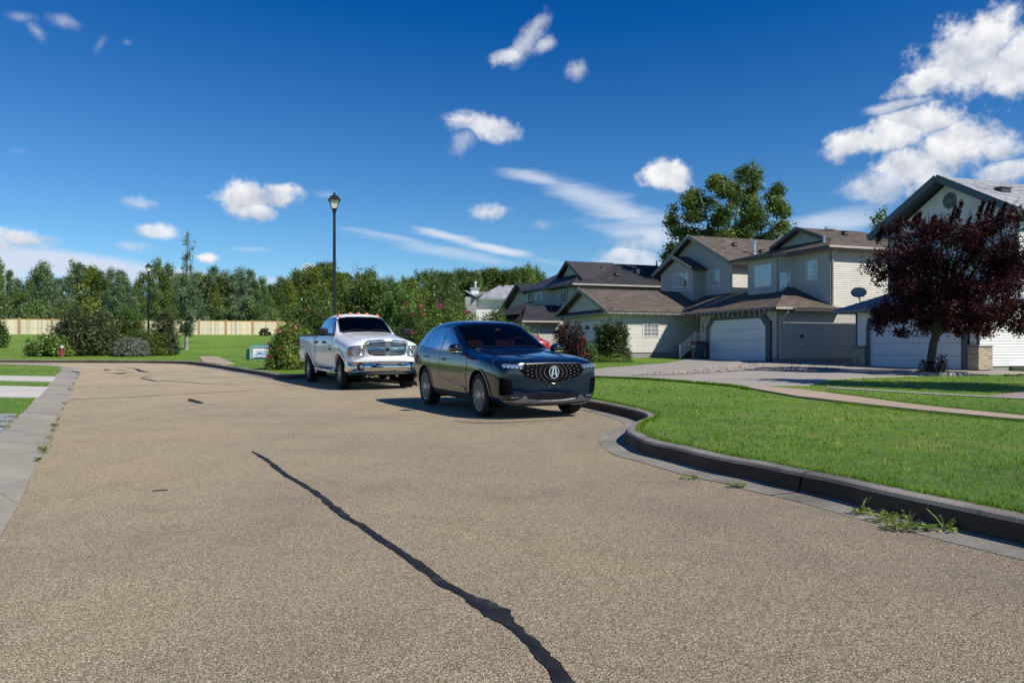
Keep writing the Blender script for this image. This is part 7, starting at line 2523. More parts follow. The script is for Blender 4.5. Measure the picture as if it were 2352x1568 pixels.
# ------------------------------------------------------------------ street lamps
def lamp(x, y, z, h, label, rz=.2):
    root = empty('street_lamp', (x, y, z), rz); tag(root, label, 'street lamp', 'lantern street lamps')
    m = MB(); m.lathe([(.16, 0), (.16, .10), (.12, .14), (.12, .55), (.095, .62), (.085, .9), (.06, h - .95), (.056, h - .80)], 14); m.build('pole', M['black_metal'], root, smooth=True, angle=30)
    b = h - .80
    m = MB(); m.lathe([(.075, b - .04), (.075, b + .08), (.10, b + .10)], 12)
    def sq(r_, z_): return [(r_, r_, z_), (-r_, r_, z_), (-r_, -r_, z_), (r_, -r_, z_)]
    lv = [(.085, b + .08), (.115, b + .20), (.12, b + .20)]
    V_ = [p for r_, z_ in lv for p in sq(r_, z_)]
    m.mesh(V_, [(i * 4 + k, i * 4 + (k + 1) % 4, i * 4 + 4 + (k + 1) % 4, i * 4 + 4 + k) for i in range(2) for k in range(4)])
    for sx, sy in ((1, 1), (-1, 1), (-1, -1), (1, -1)):
        m.tube([(sx * .115, sy * .115, b + .20), (sx * .215, sy * .215, b + .58)], .013, 5)
    rf = [(.275, b + .575), (.28, b + .60), (.215, b + .63), (.205, b + .70), (.14, b + .77), (.06, b + .80), (.06, b + .83)]
    V_ = [p for r_, z_ in rf for p in sq(r_, z_)]
    m.mesh(V_, [(i * 4 + k, i * 4 + (k + 1) % 4, i * 4 + 4 + (k + 1) % 4, i * 4 + 4 + k) for i in range(6) for k in range(4)] + [(3, 2, 1, 0), (24, 25, 26, 27)])
    m.lathe([(.05, b + .82), (.035, b + .86), (.085, b + .90), (.03, b + .92)], 10)
    cage_ = m.build('lantern', M['black_metal'], root)
    m = MB(); r0, r1 = .105, .200
    V_ = sq(r0, b + .205) + sq(r1, b + .572)
    m.mesh(V_, [(0, 1, 5, 4), (1, 2, 6, 5), (2, 3, 7, 6), (3, 0, 4, 7), (3, 2, 1, 0), (4, 5, 6, 7)]); m.build('glass', M['lamp_glass'], cage_)
    return root
def at_depth(px, py, Y):
    return ((px - PX0) / FPX * Y, Y, EYE + (PY0 - py) / FPX * Y)
x, y, zt = at_depth(768, 449, 35.5); zg_ = float(z_ground(x, y)); lamp(x, y, zg_, zt - zg_, 'tall black lantern street lamp rising behind the white pickup', .25)
x, y, zt = at_depth(341, 607, 66); zg_ = float(z_ground(x, y)); lamp(x, y, zg_, zt - zg_, 'distant black lantern street lamp among the shrubs in front of the fence', .5)

# ------------------------------------------------------------------ hydrant, utility cabinet
x, y = -29.0, 50.0
x = (142 - PX0) / FPX * 47.2; y = 47.2
root = empty('fire_hydrant', (x, y, float(z_ground(x, y)))); tag(root, 'red fire hydrant with a grey cap between the flowering bush and the big dark shrub', 'hydrant')
root.scale = (1.0,) * 3
m = MB(); m.lathe([(.16, 0), (.16, .04), (.11, .05), (.10, .50), (.125, .52), (.125, .56)], 14); m.build('barrel', M['hydrant_red'], root, smooth=True, angle=30)
m = MB(); m.lathe([(.13, .56), (.12, .62), (.08, .69), (.03, .72), (.03, .77), (.001, .78)], 14); m.build('bonnet', M['hydrant_grey'], root, smooth=True, angle=30)
for d in ((1, 0), (-1, 0), (0, -1)):
    m = MB(); m.tube([(d[0] * .08, d[1] * .08, .42), (d[0] * .17, d[1] * .17, .42)], .05, 8); m.tube([(d[0] * .17, d[1] * .17, .42), (d[0] * .20, d[1] * .20, .42)], .062, 8); m.build('outlet', M['hydrant_red'], root)

Yb = 42.0
x = (597 - PX0) / FPX * Yb; zb_ = float(z_ground(x, Yb))
root = empty('utility_cabinet', (x, Yb, zb_), .10); tag(root, 'green utility cabinet with a white picture panel, beside the pink rose bush', 'cabinet')
m = MB(); v = [(-.45, -.35, 0), (.55, -.35, 0), (.55, .45, 0), (-.45, .45, 0), (-.48, -.30, .78), (.58, -.30, .78), (.58, .45, .84), (-.48, .45, .84)]
m.mesh(v, [(3, 2, 1, 0), (4, 5, 6, 7), (0, 1, 5, 4), (1, 2, 6, 5), (2, 3, 7, 6), (3, 0, 4, 7)]); m.build('housing', M['box_green'], root)
m = MB(); m.box((-.68, -.18, 0), (-.46, .30, .58)); m.build('side_box', M['box_green'], root)
m = MB(); m.box((-.45, -.375, .02), (-.33, -.355, .74)); m.box((-.33, -.375, .66), (.52, -.345, .76)); m.build('door_frame', M['box_green2'], root)
m = MB(); m.mesh([(-.30, -.372, .10), (.52, -.372, .10), (.52, -.345, .62), (-.30, -.345, .62)], [(0, 1, 2, 3)]); m.mesh([(-.30, -.372, .10), (.52, -.372, .10), (.52, -.36, .10), (-.30, -.36, .10)], [(3, 2, 1, 0)])
pn = m.build('panel', M['sign_white'], root)
def onp(u, w_, e=.004): return (-.30 + .82 * u, -.372 + .027 * w_ - e, .10 + .52 * w_)
m = MB(); m.mesh([onp(.1, .35), onp(.9, .35), onp(.75, .5), (onp(.6, .46)), onp(.45, .62), onp(.3, .47)], [(0, 1, 2, 3, 4, 5)])
for k in range(7): m.mesh([onp(.08 + .12 * k, .20), onp(.15 + .12 * k, .20), onp(.15 + .12 * k, .29), onp(.08 + .12 * k, .29)], [(0, 1, 2, 3)])
m.build('print', M['print_blue'], pn)
m = MB(); m.mesh([onp(.0, .0, .005), onp(1., 0, .005), onp(.85, .07, .005), onp(.5, .10, .005), onp(.15, .07, .005)], [(0, 1, 2, 3, 4)])
for k in range(9): m.mesh([onp(.25 + .06 * k, .60, .005), onp(.29 + .06 * k, .60, .005), onp(.29 + .06 * k, .66, .005), onp(.25 + .06 * k, .66, .005)], [(0, 1, 2, 3)])
m.build('lettering', M['print_dark'], pn)
# ------------------------------------------------------------------ vegetation


def rvec(n):
    v = RNG.normal(0, 1, (n, 3))
    return v / np.linalg.norm(v, axis=1)[:, None]


def leaves_mesh(name, cl, n, size, mat, shell=.55, outw=.5, elong=1.0, droop=0., sprig=0):
    """cl: rows (x,y,z,rx,ry,rz); leaves fill the clumps, denser towards their skins"""
    cl = np.array(cl, float)
    w = (cl[:, 3] * cl[:, 4] * cl[:, 5]) ** (2 / 3)
    idx = RNG.choice(len(cl), n, p=w / w.sum())
    d = rvec(n)
    r_ = (shell + (1 - shell) * RNG.random(n)) ** .8 * (1 + .18 * RNG.normal(0, 1, n))
    inner = RNG.random(n) < .3
    r_ = np.where(inner, RNG.random(n) ** .5, r_)
    if sprig:       # gather leaves into little sprays
        m_ = max(1, n // sprig)
        g = RNG.integers(0, m_, n)
        d = d[g]; idx = idx[g]; r_ = r_[g]
    c = cl[idx, :3] + d * cl[idx, 3:] * r_[:, None]
    if sprig:
        c = c + RNG.normal(0, size * 1.5, (n, 3))
    nn = d * outw + rvec(n) * (1 - outw) + np.array([0, 0, .25])
    nn /= np.linalg.norm(nn, axis=1)[:, None]
    t = rvec(n)
    t[:, 2] -= droop
    u = t - nn * (t * nn).sum(1)[:, None]
    u /= np.linalg.norm(u, axis=1)[:, None] + 1e-9
    v = np.cross(nn, u)
    s_ = size * RNG.uniform(.6, 1.25, n)[:, None]
    A = c - u * s_ * elong; B = c + v * s_ * .55 + u * s_ * .1; C_ = c + u * s_ * elong; D_ = c - v * s_ * .55 + u * s_ * .1
    V_ = np.stack([A, B, C_, D_], 1).reshape(-1, 3)
    Q = np.arange(4 * n).reshape(-1, 4)
    ct = RNG.uniform(.15, .75, len(cl))[idx]
    tint = np.clip(ct * .6 + RNG.uniform(0, .5, n), 0, 1)[:, None] * np.ones((1, 3))
    return fast_mesh(name, V_, Q, tint, mat)


def limbs(mb, base, cl, r0, n=None, bend=.15, up0=.35):
    cl = list(cl)
    if n:
        cl = random.sample(cl, min(n, len(cl)))
    zt = max(c[2] for c in cl)
    for c in cl:
        h0 = base.z + (c[2] - base.z) * random.uniform(up0, up0 + .35)
        a = Vector((base.x + (c[0] - base.x) * .08, base.y + (c[1] - base.y) * .08, h0))
        b = Vector(c[:3])
        m_ = a.lerp(b, .5) + Vector((random.uniform(-1, 1), random.uniform(-1, 1), random.uniform(0, .6))) * bend * (b - a).length
        k = r0 * (1 - .8 * (h0 - base.z) / (zt - base.z + .01))
        mb.tube([a, m_, b], [max(k * .55, .01), max(k * .35, .008), .006], 5, cap=False)


def make_tree(kind, h, wid, n, size, mat, bark, seed, low=.15, trunk_r=None, narrow=.0, sprig=0, nc=26, elong=1.):
    random.seed(seed)
    cl = []
    for i in range(nc):
        t = (i + random.random() * .8) / nc
        z = h * (low + (1 - low) * t * .96)
        # crown profile: widest in the lower middle, pointed top
        pr = math.sin(math.pi * min(1, (.12 + .88 * t)) ** (.75 + narrow)) ** .8 * (1 - .25 * t)
        rad = wid * max(pr, .10) * random.uniform(.3, .95)
        a = random.uniform(0, 6.28)
        s_ = wid * (.22 + .25 * random.random()) * (.55 + .6 * pr)
        cl.append((rad * math.cos(a), rad * math.sin(a), z, s_, s_, s_ * random.uniform(.8, 1.5)))
    for k in range(4):
        cl.append((random.uniform(-.2, .2) * wid, random.uniform(-.2, .2) * wid, h * random.uniform(.88, .98), wid * .12, wid * .12, h * .06))
    cr = leaves_mesh('crown', cl, n, size, mat, sprig=sprig, elong=elong)
    mb = MB()
    tr = trunk_r or h * .012
    pts = [Vector((0, 0, -.3)), Vector((0, 0, h * .1)), Vector((random.uniform(-.02, .02) * h, random.uniform(-.02, .02) * h, h * .45)), Vector((random.uniform(-.02, .02) * h, random.uniform(-.02, .02) * h, h * .93))]
    mb.tube(pts, [tr * 1.3, tr, tr * .65, tr * .12], 7)
    limbs(mb, Vector((0, 0, 0)), cl, tr, 14)
    tk = mb.data('trunk', bark, smooth=True)
    return cr, tk


def place_tree(pair, x, y, label, name='aspen_tree', cat='tree', group=None, sc=1., rz=None, z=None, szz=1.):
    z = float(z_ground(x, y)) if z is None else z
    r_ = empty(name, (x, y, z), random.uniform(0, 6.28) if rz is None else rz)
    r_.scale = (sc, sc, sc * szz)
    link('trunk', pair[1], r_); link('crown', pair[0], r_)
    tag(r_, label, cat, group)
    return r_


def shrub(x, y, w, d, h, n, size, mat, label, name='shrub', cat='shrub', group=None, nc=22, flowers=None, base=.0, twigs=True, flat=False, elong=1.0, droop=0, sprig=0, z=None, seed=None, outline=None, bark=None):
    random.seed(seed if seed is not None else hash(label) % 9973)
    z = float(z_ground(x, y)) if z is None else z
    r_ = empty(name, (x, y, z))
    cl = []
    for i in range(nc):
        a = random.uniform(0, 6.28); rr = math.sqrt(random.random())
        px, py = math.cos(a) * rr, math.sin(a) * rr
        top = h * (1 - .42 * rr ** 2.6) * random.uniform(.6, 1.0)
        if outline:
            top *= np.interp(px, [-1, -.5, 0, .5, 1], outline)
        s_ = .20 + .12 * random.random()
        zz = base + (top - base) * random.uniform(.35, .88)
        cl.append((px * w * .78, py * d * .78, max(zz, h * .12), w * s_ * 1.15, d * s_ * 1.2, h * s_ * 1.1))
    for i in range(nc // 2):
        a = random.uniform(0, 6.28)
        cl.append((math.cos(a) * w * .75, math.sin(a) * d * .75, base + h * .16, w * .24, d * .24, h * .18))
    # sprigs that break the outline
    for i in range(nc):
        a = random.uniform(0, 6.28); rr = math.sqrt(random.random()) * .85
        tp = h * (1 - .42 * rr ** 2.4) * (np.interp(math.cos(a) * rr, [-1, -.5, 0, .5, 1], outline) if outline else 1)
        cl.append((math.cos(a) * rr * w, math.sin(a) * rr * d, tp * random.uniform(.82, 1.0), .05 + w * .05, .05 + d * .05, h * .09))
    me = leaves_mesh('foliage', cl, n, size, mat, elong=elong, droop=droop, sprig=sprig)
    # keep foliage off the ground plane
    co = np.empty(len(me.vertices) * 3, np.float32); me.vertices.foreach_get('co', co); co = co.reshape(-1, 3)
    co[:, 2] = np.where(co[:, 2] < .02, np.abs(co[:, 2]) * .3 + .02, co[:, 2]); me.vertices.foreach_set('co', co.ravel()); me.update()
    link('foliage', me, r_)
    if twigs:
        mb = MB()
        for c_ in random.sample(cl, min(len(cl), 26)):
            b = Vector(c_[:3]) * random.uniform(.9, 1.05); a = Vector((c_[0] * .15, c_[1] * .15, -.05))
            m_ = a.lerp(b, .5) + Vector((random.uniform(-.1, .1), random.uniform(-.1, .1), .05)) * h
            mb.tube([a, m_, b], [.012 + .006 * h, .008 + .004 * h, .003], 4, cap=False)
        mb.build('stems', bark or M['twig'], r_)
    if flowers:
        for (fm, cnt, fs) in flowers:
            nf = cnt
            for k in range(cnt):
                c_ = random.choice(cl)
                dirv = Vector((random.uniform(-1, 1), random.uniform(-1.3, -.1), random.uniform(.1, 1.2))).normalized()
                p = Vector((c_[0] + dirv.x * c_[3] * 1.25, c_[1] + dirv.y * c_[4] * 1.3 - d * .12, c_[2] + dirv.z * c_[5] * 1.25))
                fl = [(p.x, p.y, p.z, fs, fs, fs * .8)]
                fme = leaves_mesh('flower', fl, 16, fs * .75, fm, outw=.75)
                fo_ = link('flower', fme, r_)
    tag(r_, label, cat, group)
    return r_


def DX(px, Y): return (px - PX0) / FPX * Y
def DZ(py, Y): return EYE + (PY0 - py) / FPX * Y


# ---- tree belt beyond the fence: a handful of forms, every tree an object of its own
asp = []
for i, (h, w_, mat_, nn_) in enumerate([(10.5, 2.3, 'aspen', 6500), (9.5, 2.0, 'aspen_blue', 5500), (11, 2.6, 'aspen', 7000), (8.5, 2.2, 'aspen_yellow', 5500), (10, 1.7, 'aspen', 5000), (9, 2.5, 'aspen_blue', 6000), (8, 2.4, 'poplar', 6000), (10, 2.4, 'poplar', 6500)]):
    asp.append((h, make_tree('aspen', h, w_, int(nn_ * 1.8), .112, M[mat_], M['grey_bark' if i % 3 else 'pale_bark'], 40 + i, low=.06, narrow=.1, sprig=7)))
belt = 'trees standing in the belt beyond the fence'
LBL = {0: 'deep green aspen in the tree belt beyond the wooden fence', 1: 'grey-green aspen in the tree belt beyond the wooden fence', 2: 'deep green aspen in the tree belt beyond the wooden fence', 3: 'yellow-green tree in the tree belt beyond the wooden fence',
       4: 'deep green aspen in the tree belt beyond the wooden fence', 5: 'grey-green aspen in the tree belt beyond the wooden fence', 6: 'dark leafy poplar in the tree belt beyond the wooden fence', 7: 'dark leafy poplar in the tree belt beyond the wooden fence'}
GRP = {0: 'deep green aspens beyond the fence', 1: 'grey-green aspens beyond the fence', 2: 'deep green aspens beyond the fence', 3: 'yellow-green trees beyond the fence', 4: 'deep green aspens beyond the fence', 5: 'grey-green aspens beyond the fence', 6: 'dark poplars beyond the fence', 7: 'dark poplars beyond the fence'}
# skyline measured in the photograph: px -> py of the tops
SKYL = [(-80, 590), (0, 597), (30, 612), (52, 680), (72, 640), (88, 600), (105, 600), (125, 640), (145, 628), (178, 598), (195, 612), (222, 600), (240, 622), (262, 614), (280, 612), (300, 645), (330, 628), (362, 602), (380, 604), (400, 625), (430, 640), (455, 625), (490, 612), (520, 618), (548, 622), (585, 614), (610, 640), (640, 628), (660, 626), (690, 618), (720, 612), (745, 600), (770, 612), (795, 608), (815, 630), (850, 612), (880, 640)]
def sky(px): return np.interp(px, [p for p, _ in SKYL], [q for _, q in SKYL])
BELT = []
BRUSH = []
FARROW = []
random.seed(11)
px = -60.0
while px < 900:
    for row in range(2):
        Y = random.uniform(94, 104) if row == 0 else random.uniform(108, 122)
        jx = px + random.uniform(-8, 8) + row * 13
        top = DZ(sky(jx) - random.uniform(-16, 8) + (10 if row == 0 else 0), Y)
        k = random.choices(range(8), [3, 4, 3, 2.2, 2, 4, 1, 2] if jx < 600 else [2, 1, 2, 3, 1, 1, 3, 3])[0]
        x = DX(jx, Y); z0 = float(z_ground(x, Y))
        hh = max(4.5, top - z0)
        BELT.append((place_tree(asp[k][1], x, Y, LBL[k], group=GRP[k], sc=hh / asp[k][0] * 1.0, szz=1.0), jx, ('front' if row == 0 else 'back')))
    px += 27
# undergrowth just behind the fence
und = []
for i, (mat_, nn_) in enumerate([('aspen_blue', 3600), ('aspen', 3600), ('shrub', 3600)]):
    und.append(make_tree('b', 3.4, 2.2, nn_, .12, M[mat_], M['pale_bark'], 90 + i, low=.02, nc=20, sprig=5))
random.seed(5)
for i, px in enumerate(range(-40, 760, 26)):
    Y = random.uniform(86, 92) + (px * .012)
    x = DX(px, Y)
    k = random.randrange(3)
    bo_ = place_tree(und[k], x, Y + 4, ['grey-green', 'mid-green', 'bright green'][k] + ' brush growing right behind the wooden fence', 'brush', 'bush', group=['grey-green', 'mid-green', 'bright green'][k] + ' brush behind the fence', sc=random.uniform(.8, 1.25))
    BRUSH.append((bo_, px, ''))
# far trees above the grey roof and between the houses
SK2 = [(890, 645), (915, 640), (940, 632), (960, 622), (980, 622), (1010, 618), (1040, 620), (1060, 616), (1100, 618), (1130, 612), (1150, 616), (1180, 612), (1205, 610), (1232, 612), (1245, 640), (1290, 640)]
random.seed(21)
px = 895
while px < 1262:
    Y = random.uniform(104, 120)
    top = DZ(np.interp(px, [a for a, _ in SK2], [b for _, b in SK2]) + random.uniform(-3, 6), Y)
    x = DX(px, Y); z0 = float(z_ground(x, Y)); hh = top - z0
    k = random.choices([0, 2, 6, 7, 3], [3, 3, 4, 4, 2])[0]
    FARROW.append((place_tree(asp[k][1], x, Y, 'green aspen', group='aspens in the far row behind the houses', sc=hh / asp[k][0]), px, 'front'))
    Y += 12
    x = DX(px + 9, Y)
    FARROW.append((place_tree(asp[random.choice([0, 6, 7])][1], x, Y, 'green aspen', group='aspens in the far row behind the houses', sc=(hh + .3) / 10.2), px + 9, 'back'))
    px += 17
ORD = ['first', 'second', 'third', 'fourth', 'fifth', 'sixth', 'seventh', 'eighth', 'ninth', 'tenth', 'eleventh', 'twelfth', 'thirteenth', 'fourteenth', 'fifteenth', 'sixteenth']
def zone(px):
    for lim, nm in ((120, 'above the flowering bush'), (262, 'above the big dark shrub'), (341, 'left of the far lamp'), (428, 'between far lamp and slim aspen'), (600, 'right of the slim aspen'), (768, 'left of the near lamp'), (3000, 'right of the near lamp')):
        if px < lim:
            return nm
def name_them(rows, fn):
    cnt = {}
    for o, px, rw in sorted(rows, key=lambda r: r[1]):
        key = fn(o, px, rw)
        cnt[key] = cnt.get(key, 0) + 1
        o['label'] = key + ', ' + ORD[cnt[key] - 1] + ' from left'
KIND = {'deep green aspens beyond the fence': 'deep green aspen', 'grey-green aspens beyond the fence': 'grey-green aspen', 'yellow-green trees beyond the fence': 'yellow-green tree', 'dark poplars beyond the fence': 'dark poplar'}
name_them(BELT, lambda o, px, rw: KIND[o['group']] + ', ' + rw + ' belt row, ' + zone(px))
name_them(BRUSH, lambda o, px, rw: o['group'].split()[0] + ' brush behind the fence ' + zone(px))
name_them(FARROW, lambda o, px, rw: 'aspen, ' + rw + ' far row, ' + ('left of the boxed chimney' if px < 1090 else 'above the grey hipped roof'))
rst = make_tree('r', 6.5, 2.0, 2600, .14, M['rust'], M['bark'], 77, low=.1)
place_tree(rst, DX(1215, 100), 100, 'small rust-coloured tree beside the dark-roofed house', 'rust_tree', sc=1.05)
spr_cl = []
random.seed(3)
for k in range(40):
    t = k / 40; rr = 1.5 * (1 - t) + .1; a = random.uniform(0, 6.28); spr_cl.append((rr * .7 * math.cos(a), rr * .7 * math.sin(a), 1 + 8.2 * t, rr * .42, rr * .42, .5))
spr = leaves_mesh('crown', spr_cl, 5000, .13, M['spruce'], elong=1.4)
mb = MB(); mb.tube([(0, 0, -.2), (0, 0, 9)], [.15, .02], 7); sprt = mb.data('trunk', M['bark'])
for px, py, Y, lb in ((1507, 600, 84, 'pointed dark spruce behind the long charcoal roof'), (1480, 618, 90, 'slim spruce left of the taller dark one behind the charcoal roof')):
    x = DX(px, Y); z0 = float(z_ground(x, Y)); hh = DZ(py, Y) - z0
    place_tree((spr, sprt), x, Y, lb, 'spruce_tree', sc=hh / 9.3)
for px, py, Y, k, lb in ((1448, 620, 96, 3, 'yellowing treetop above the charcoal roof'), (1392, 632, 98, 6, 'leafy treetop above the dark ridge'), (1525, 625, 92, 0, 'green treetop beside the beige gable')):
    x = DX(px, Y); z0 = float(z_ground(x, Y)); hh = DZ(py, Y) - z0
    place_tree(asp[k][1], x, Y, lb, sc=hh / asp[k][0])

# ---- big poplar behind the houses: limbs measured, crown open
def big_tree():
    random.seed(8)
    Y = 58.0
    cx0 = DX(1660, Y)
    z0 = float(z_ground(cx0, Y))
    blobs = [(1672, 405, 32, 26), (1640, 420, 22, 20), (1710, 415, 28, 24), (1735, 440, 26, 24), (1605, 440, 30, 26), (1640, 455, 36, 28), (1680, 450, 40, 30), (1722, 470, 36, 30), (1790, 445, 20, 24), (1780, 475, 34, 26), (1800, 490, 20, 18),
             (1580, 465, 26, 22), (1560, 510, 34, 18), (1548, 488, 18, 12), (1600, 490, 36, 26), (1650, 500, 40, 30), (1700, 510, 40, 28), (1755, 510, 34, 26), (1790, 520, 26, 22), (1555, 540, 30, 20), (1590, 540, 36, 22), (1640, 545, 40, 22), (1700, 550, 44, 24), (1760, 548, 36, 22), (1795, 560, 16, 14),
             (1535, 575, 20, 14), (1570, 585, 30, 20), (1620, 590, 36, 20), (1690, 590, 40, 24), (1750, 580, 36, 22), (1530, 590, 14, 8), (1600, 620, 30, 20), (1660, 630, 40, 20), (1720, 620, 40, 20)]
    cl = []
    s_ = Y / FPX
    for (px, py, rx, ry) in blobs:
        for k in range(3):
            yy = random.uniform(-3.2, 3.2) * (1 - abs(px - 1670) / 260)
            cl.append((DX(px, Y) - cx0 + random.uniform(-.5, .5) * rx * s_, yy, DZ(py, Y) - z0 + random.uniform(-.5, .5) * ry * s_, rx * s_ * .55, rx * s_ * .6, ry * s_ * .62))
    cr = leaves_mesh('crown', cl, 42000, .108, M['poplar'], sprig=10, shell=.5)
    mb = MB()
    mb.tube([(0, 0, -.3), (.1, 0, 3), (.2, .1, 5.5)], [.34, .27, .2], 9)
    for (px, py) in ((1672, 395), (1615, 430), (1735, 440), (1790, 460), (1560, 505), (1650, 480), (1700, 470), (1545, 570), (1770, 530), (1690, 430), (1590, 500), (1720, 540), (1600, 580), (1760, 570)):
        e = Vector((DX(px, Y) - cx0, random.uniform(-1.5, 1.5), DZ(py, Y) - z0))
        a = Vector((.15, 0, random.uniform(3.2, 5.8)))
        m1 = a.lerp(e, .4) + Vector((0, 0, .5)); m2 = a.lerp(e, .75) + Vector((random.uniform(-.3, .3), 0, .2))
        mb.tube([a, m1, m2, e], [.14, .085, .05, .015], 6, cap=False)
        for q in range(4):
            b0 = m1.lerp(e, random.random()); b1 = b0 + Vector((random.uniform(-1, 1), random.uniform(-1, 1), random.uniform(.2, 1)))
            mb.tube([b0, b1], [.03, .008], 4, cap=False)
    r_ = empty('poplar_tree', (cx0, Y, z0)); link('crown', cr, r_); mb.build('trunk', M['pale_bark'], r_, smooth=True)
    tag(r_, 'tall spreading poplar rising behind the gabled beige house', 'tree')
big_tree()
x = DX(1828, 62); pop2 = make_tree('p', 11.6, 1.5, 3500, .13, M['poplar'], M['bark'], 31, low=.3, sprig=6)
z0 = float(z_ground(x, 62)); place_tree(pop2, x, 62, 'treetop peeking over the ridge of the bay-windowed house', 'poplar_tree', sc=(DZ(512, 62) - z0) / 11.6)
x = DX(2022, 50); z0 = float(z_ground(x, 50)); place_tree(make_tree('p', 10, 1.3, 3200, .11, M['poplar'], M['bark'], 33, low=.3, sprig=6), x, 50, 'slender leafy treetop between the beige house and the white house', 'poplar_tree', sc=(DZ(485, 50) - z0) / 10)

# ---- purple plum tree on the lawn
def plum():
    random.seed(14)
    Y = 26.4
    bx_ = DX(2137, Y); z0 = float(z_ground(bx_, Y))
    blobs = [(2100, 560, 55, 48), (2165, 540, 60, 50), (2230, 520, 60, 48), (2290, 520, 50, 45), (2320, 560, 46, 48), (2060, 590, 50, 50), (2120, 620, 66, 56), (2190, 600, 70, 60), (2260, 600, 66, 60), (2320, 620, 50, 50),
             (2040, 650, 42, 46), (2090, 680, 60, 56), (2160, 690, 70, 60), (2230, 680, 66, 56), (2300, 690, 56, 50), (2340, 700, 30, 44), (2060, 725, 40, 38), (2110, 735, 50, 34), (2180, 735, 60, 34), (2250, 735, 60, 34), (2315, 735, 46, 34), (2075, 765, 24, 14), (2130, 765, 26, 12), (2300, 762, 40, 18), (2200, 760, 30, 14), (2050, 530, 28, 20), (2150, 715, 64, 50), (2210, 660, 74, 60), (2265, 735, 54, 40), (2095, 705, 50, 44), (2150, 640, 66, 50), (2200, 560, 60, 44)]
    s_ = Y / FPX
    cl = []
    for (px, py, rx, ry) in blobs:
        dep = 2.3 * math.sqrt(max(.05, 1 - ((px - 2190) / 190) ** 2))
        for k in range(5):
            yy = random.uniform(-1, 1) * dep
            cl.append((DX(px, Y) - bx_ + random.uniform(-.5, .5) * rx * s_, yy, DZ(py, Y) - z0 + random.uniform(-.5, .5) * ry * s_, rx * s_ * .52, rx * s_ * .55, ry * s_ * .52))
    tips = [(2082, 500), (2110, 490), (2155, 492), (2178, 476), (2205, 470), (2232, 474), (2262, 470), (2278, 478), (2300, 462), (2328, 470), (2345, 472), (2060, 505), (2130, 505), (2190, 500), (2250, 490), (2215, 495), (2290, 490), (2320, 495), (2035, 520)]
    sh = []
    for (px, py) in tips:
        for q in range(5):
            t = q / 5
            sh.append((DX(px - 6 * t, Y) - bx_, random.uniform(-.8, .8) if q == 0 else sh[-1][1] + .03, DZ(py + 34 * t, Y) - z0, .05 + .04 * t, .05 + .04 * t, .12))
    allc = cl + sh
    cr = leaves_mesh('crown', cl, 74000, .044, M['purple'], sprig=7, shell=.3, elong=1.15)
    cr2 = leaves_mesh('shoots', sh, 3600, .045, M['purple'], elong=1.3)
    r_ = empty('plum_tree', (bx_, Y, z0)); link('crown', cr, r_); link('leafy_shoots', cr2, r_)
    mb = MB()
    mb.tube([(0, 0, -.1), (.0, 0, .12), (.03, 0, .5), (.10, 0, 1.05), (.22, 0, 1.5), (.3, 0, 2.2)], [.19, .155, .135, .125, .12, .09], 12)
    for (px, py) in tips + [(2050, 600), (2340, 620), (2060, 690), (2330, 690), (2110, 600), (2270, 580), (2160, 560)]:
        e = Vector((DX(px, Y) - bx_, random.uniform(-1.3, 1.3), DZ(py, Y) - z0)); a = Vector((.12 + random.uniform(-.03, .1), 0, random.uniform(1.1, 2.1)))
        mb.tube([a, a.lerp(e, .35) + Vector((0, 0, .1)), a.lerp(e, .7) + Vector((random.uniform(-.1, .1), 0, 0)), e], [.06, .04, .022, .006], 6, cap=False)
    mb.build('trunk', M['bark'], r_, smooth=True)
    tag(r_, 'dark purple-leaved plum tree on the lawn in front of the white house', 'tree')
    # round bed with edging stones
    bed_ = empty('tree_bed', (bx_, Y, z0)); tag(bed_, 'round soil bed ringed with stones at the foot of the purple tree', 'flower bed')
    mb = MB(); mb.lathe([(.001, .07), (.6, .07), (.98, .04), (1.0, -.1)], 24); mb.build('soil', M['soil'], bed_, smooth=True)
    for k in range(22):
        t = 2 * math.pi * k / 22
        mb = MB(); L_ = .125; mb.box((-.07, -L_, -.05), (.07, L_, random.uniform(.085, .105)), tint=(1, 1, 1)); o = mb.build('edging_stone', M['stone'], bed_)
        o.location = (1.02 * math.cos(t), 1.02 * math.sin(t), 0); o.rotation_euler = (0, 0, t + random.uniform(-.05, .05))
    for k in range(5):
        t = (3.3, 4.7, 4.2, 5.2, 6.1)[k]
        shrub(bx_ + .3 * math.cos(t) + (.15 if k % 2 else 0), Y + .3 * math.sin(t), .16, .16, .45 + .2 * (k % 2), 220, .028, M['purple'], ['low leafy sucker left of the plum trunk', 'small sucker in front of the plum trunk', 'taller leafy sucker against the plum trunk', 'thin dark sprig in the round bed', 'bushy sucker right of the plum trunk'][k], 'sucker', 'plant', z=z0 + .06, nc=6, twigs=True, seed=k)
plum()

# leafy tree just outside the picture whose shade falls on the driveway
mt = make_tree('m', 10.5, 2.3, 9000, .12, M['poplar'], M['bark'], 55, low=.5, nc=28, sprig=6)
place_tree(mt, 16.2, 16.4, 'tall street tree beyond the right edge, its shade lying on the driveway', 'street_tree')
mt2 = make_tree('m', 6.5, 1.8, 6000, .10, M['poplar'], M['bark'], 56, low=.3, nc=24, sprig=6)
place_tree(mt2, 24.3, 29.0, 'small garden tree beyond the right edge shading the white side wall', 'garden_tree')

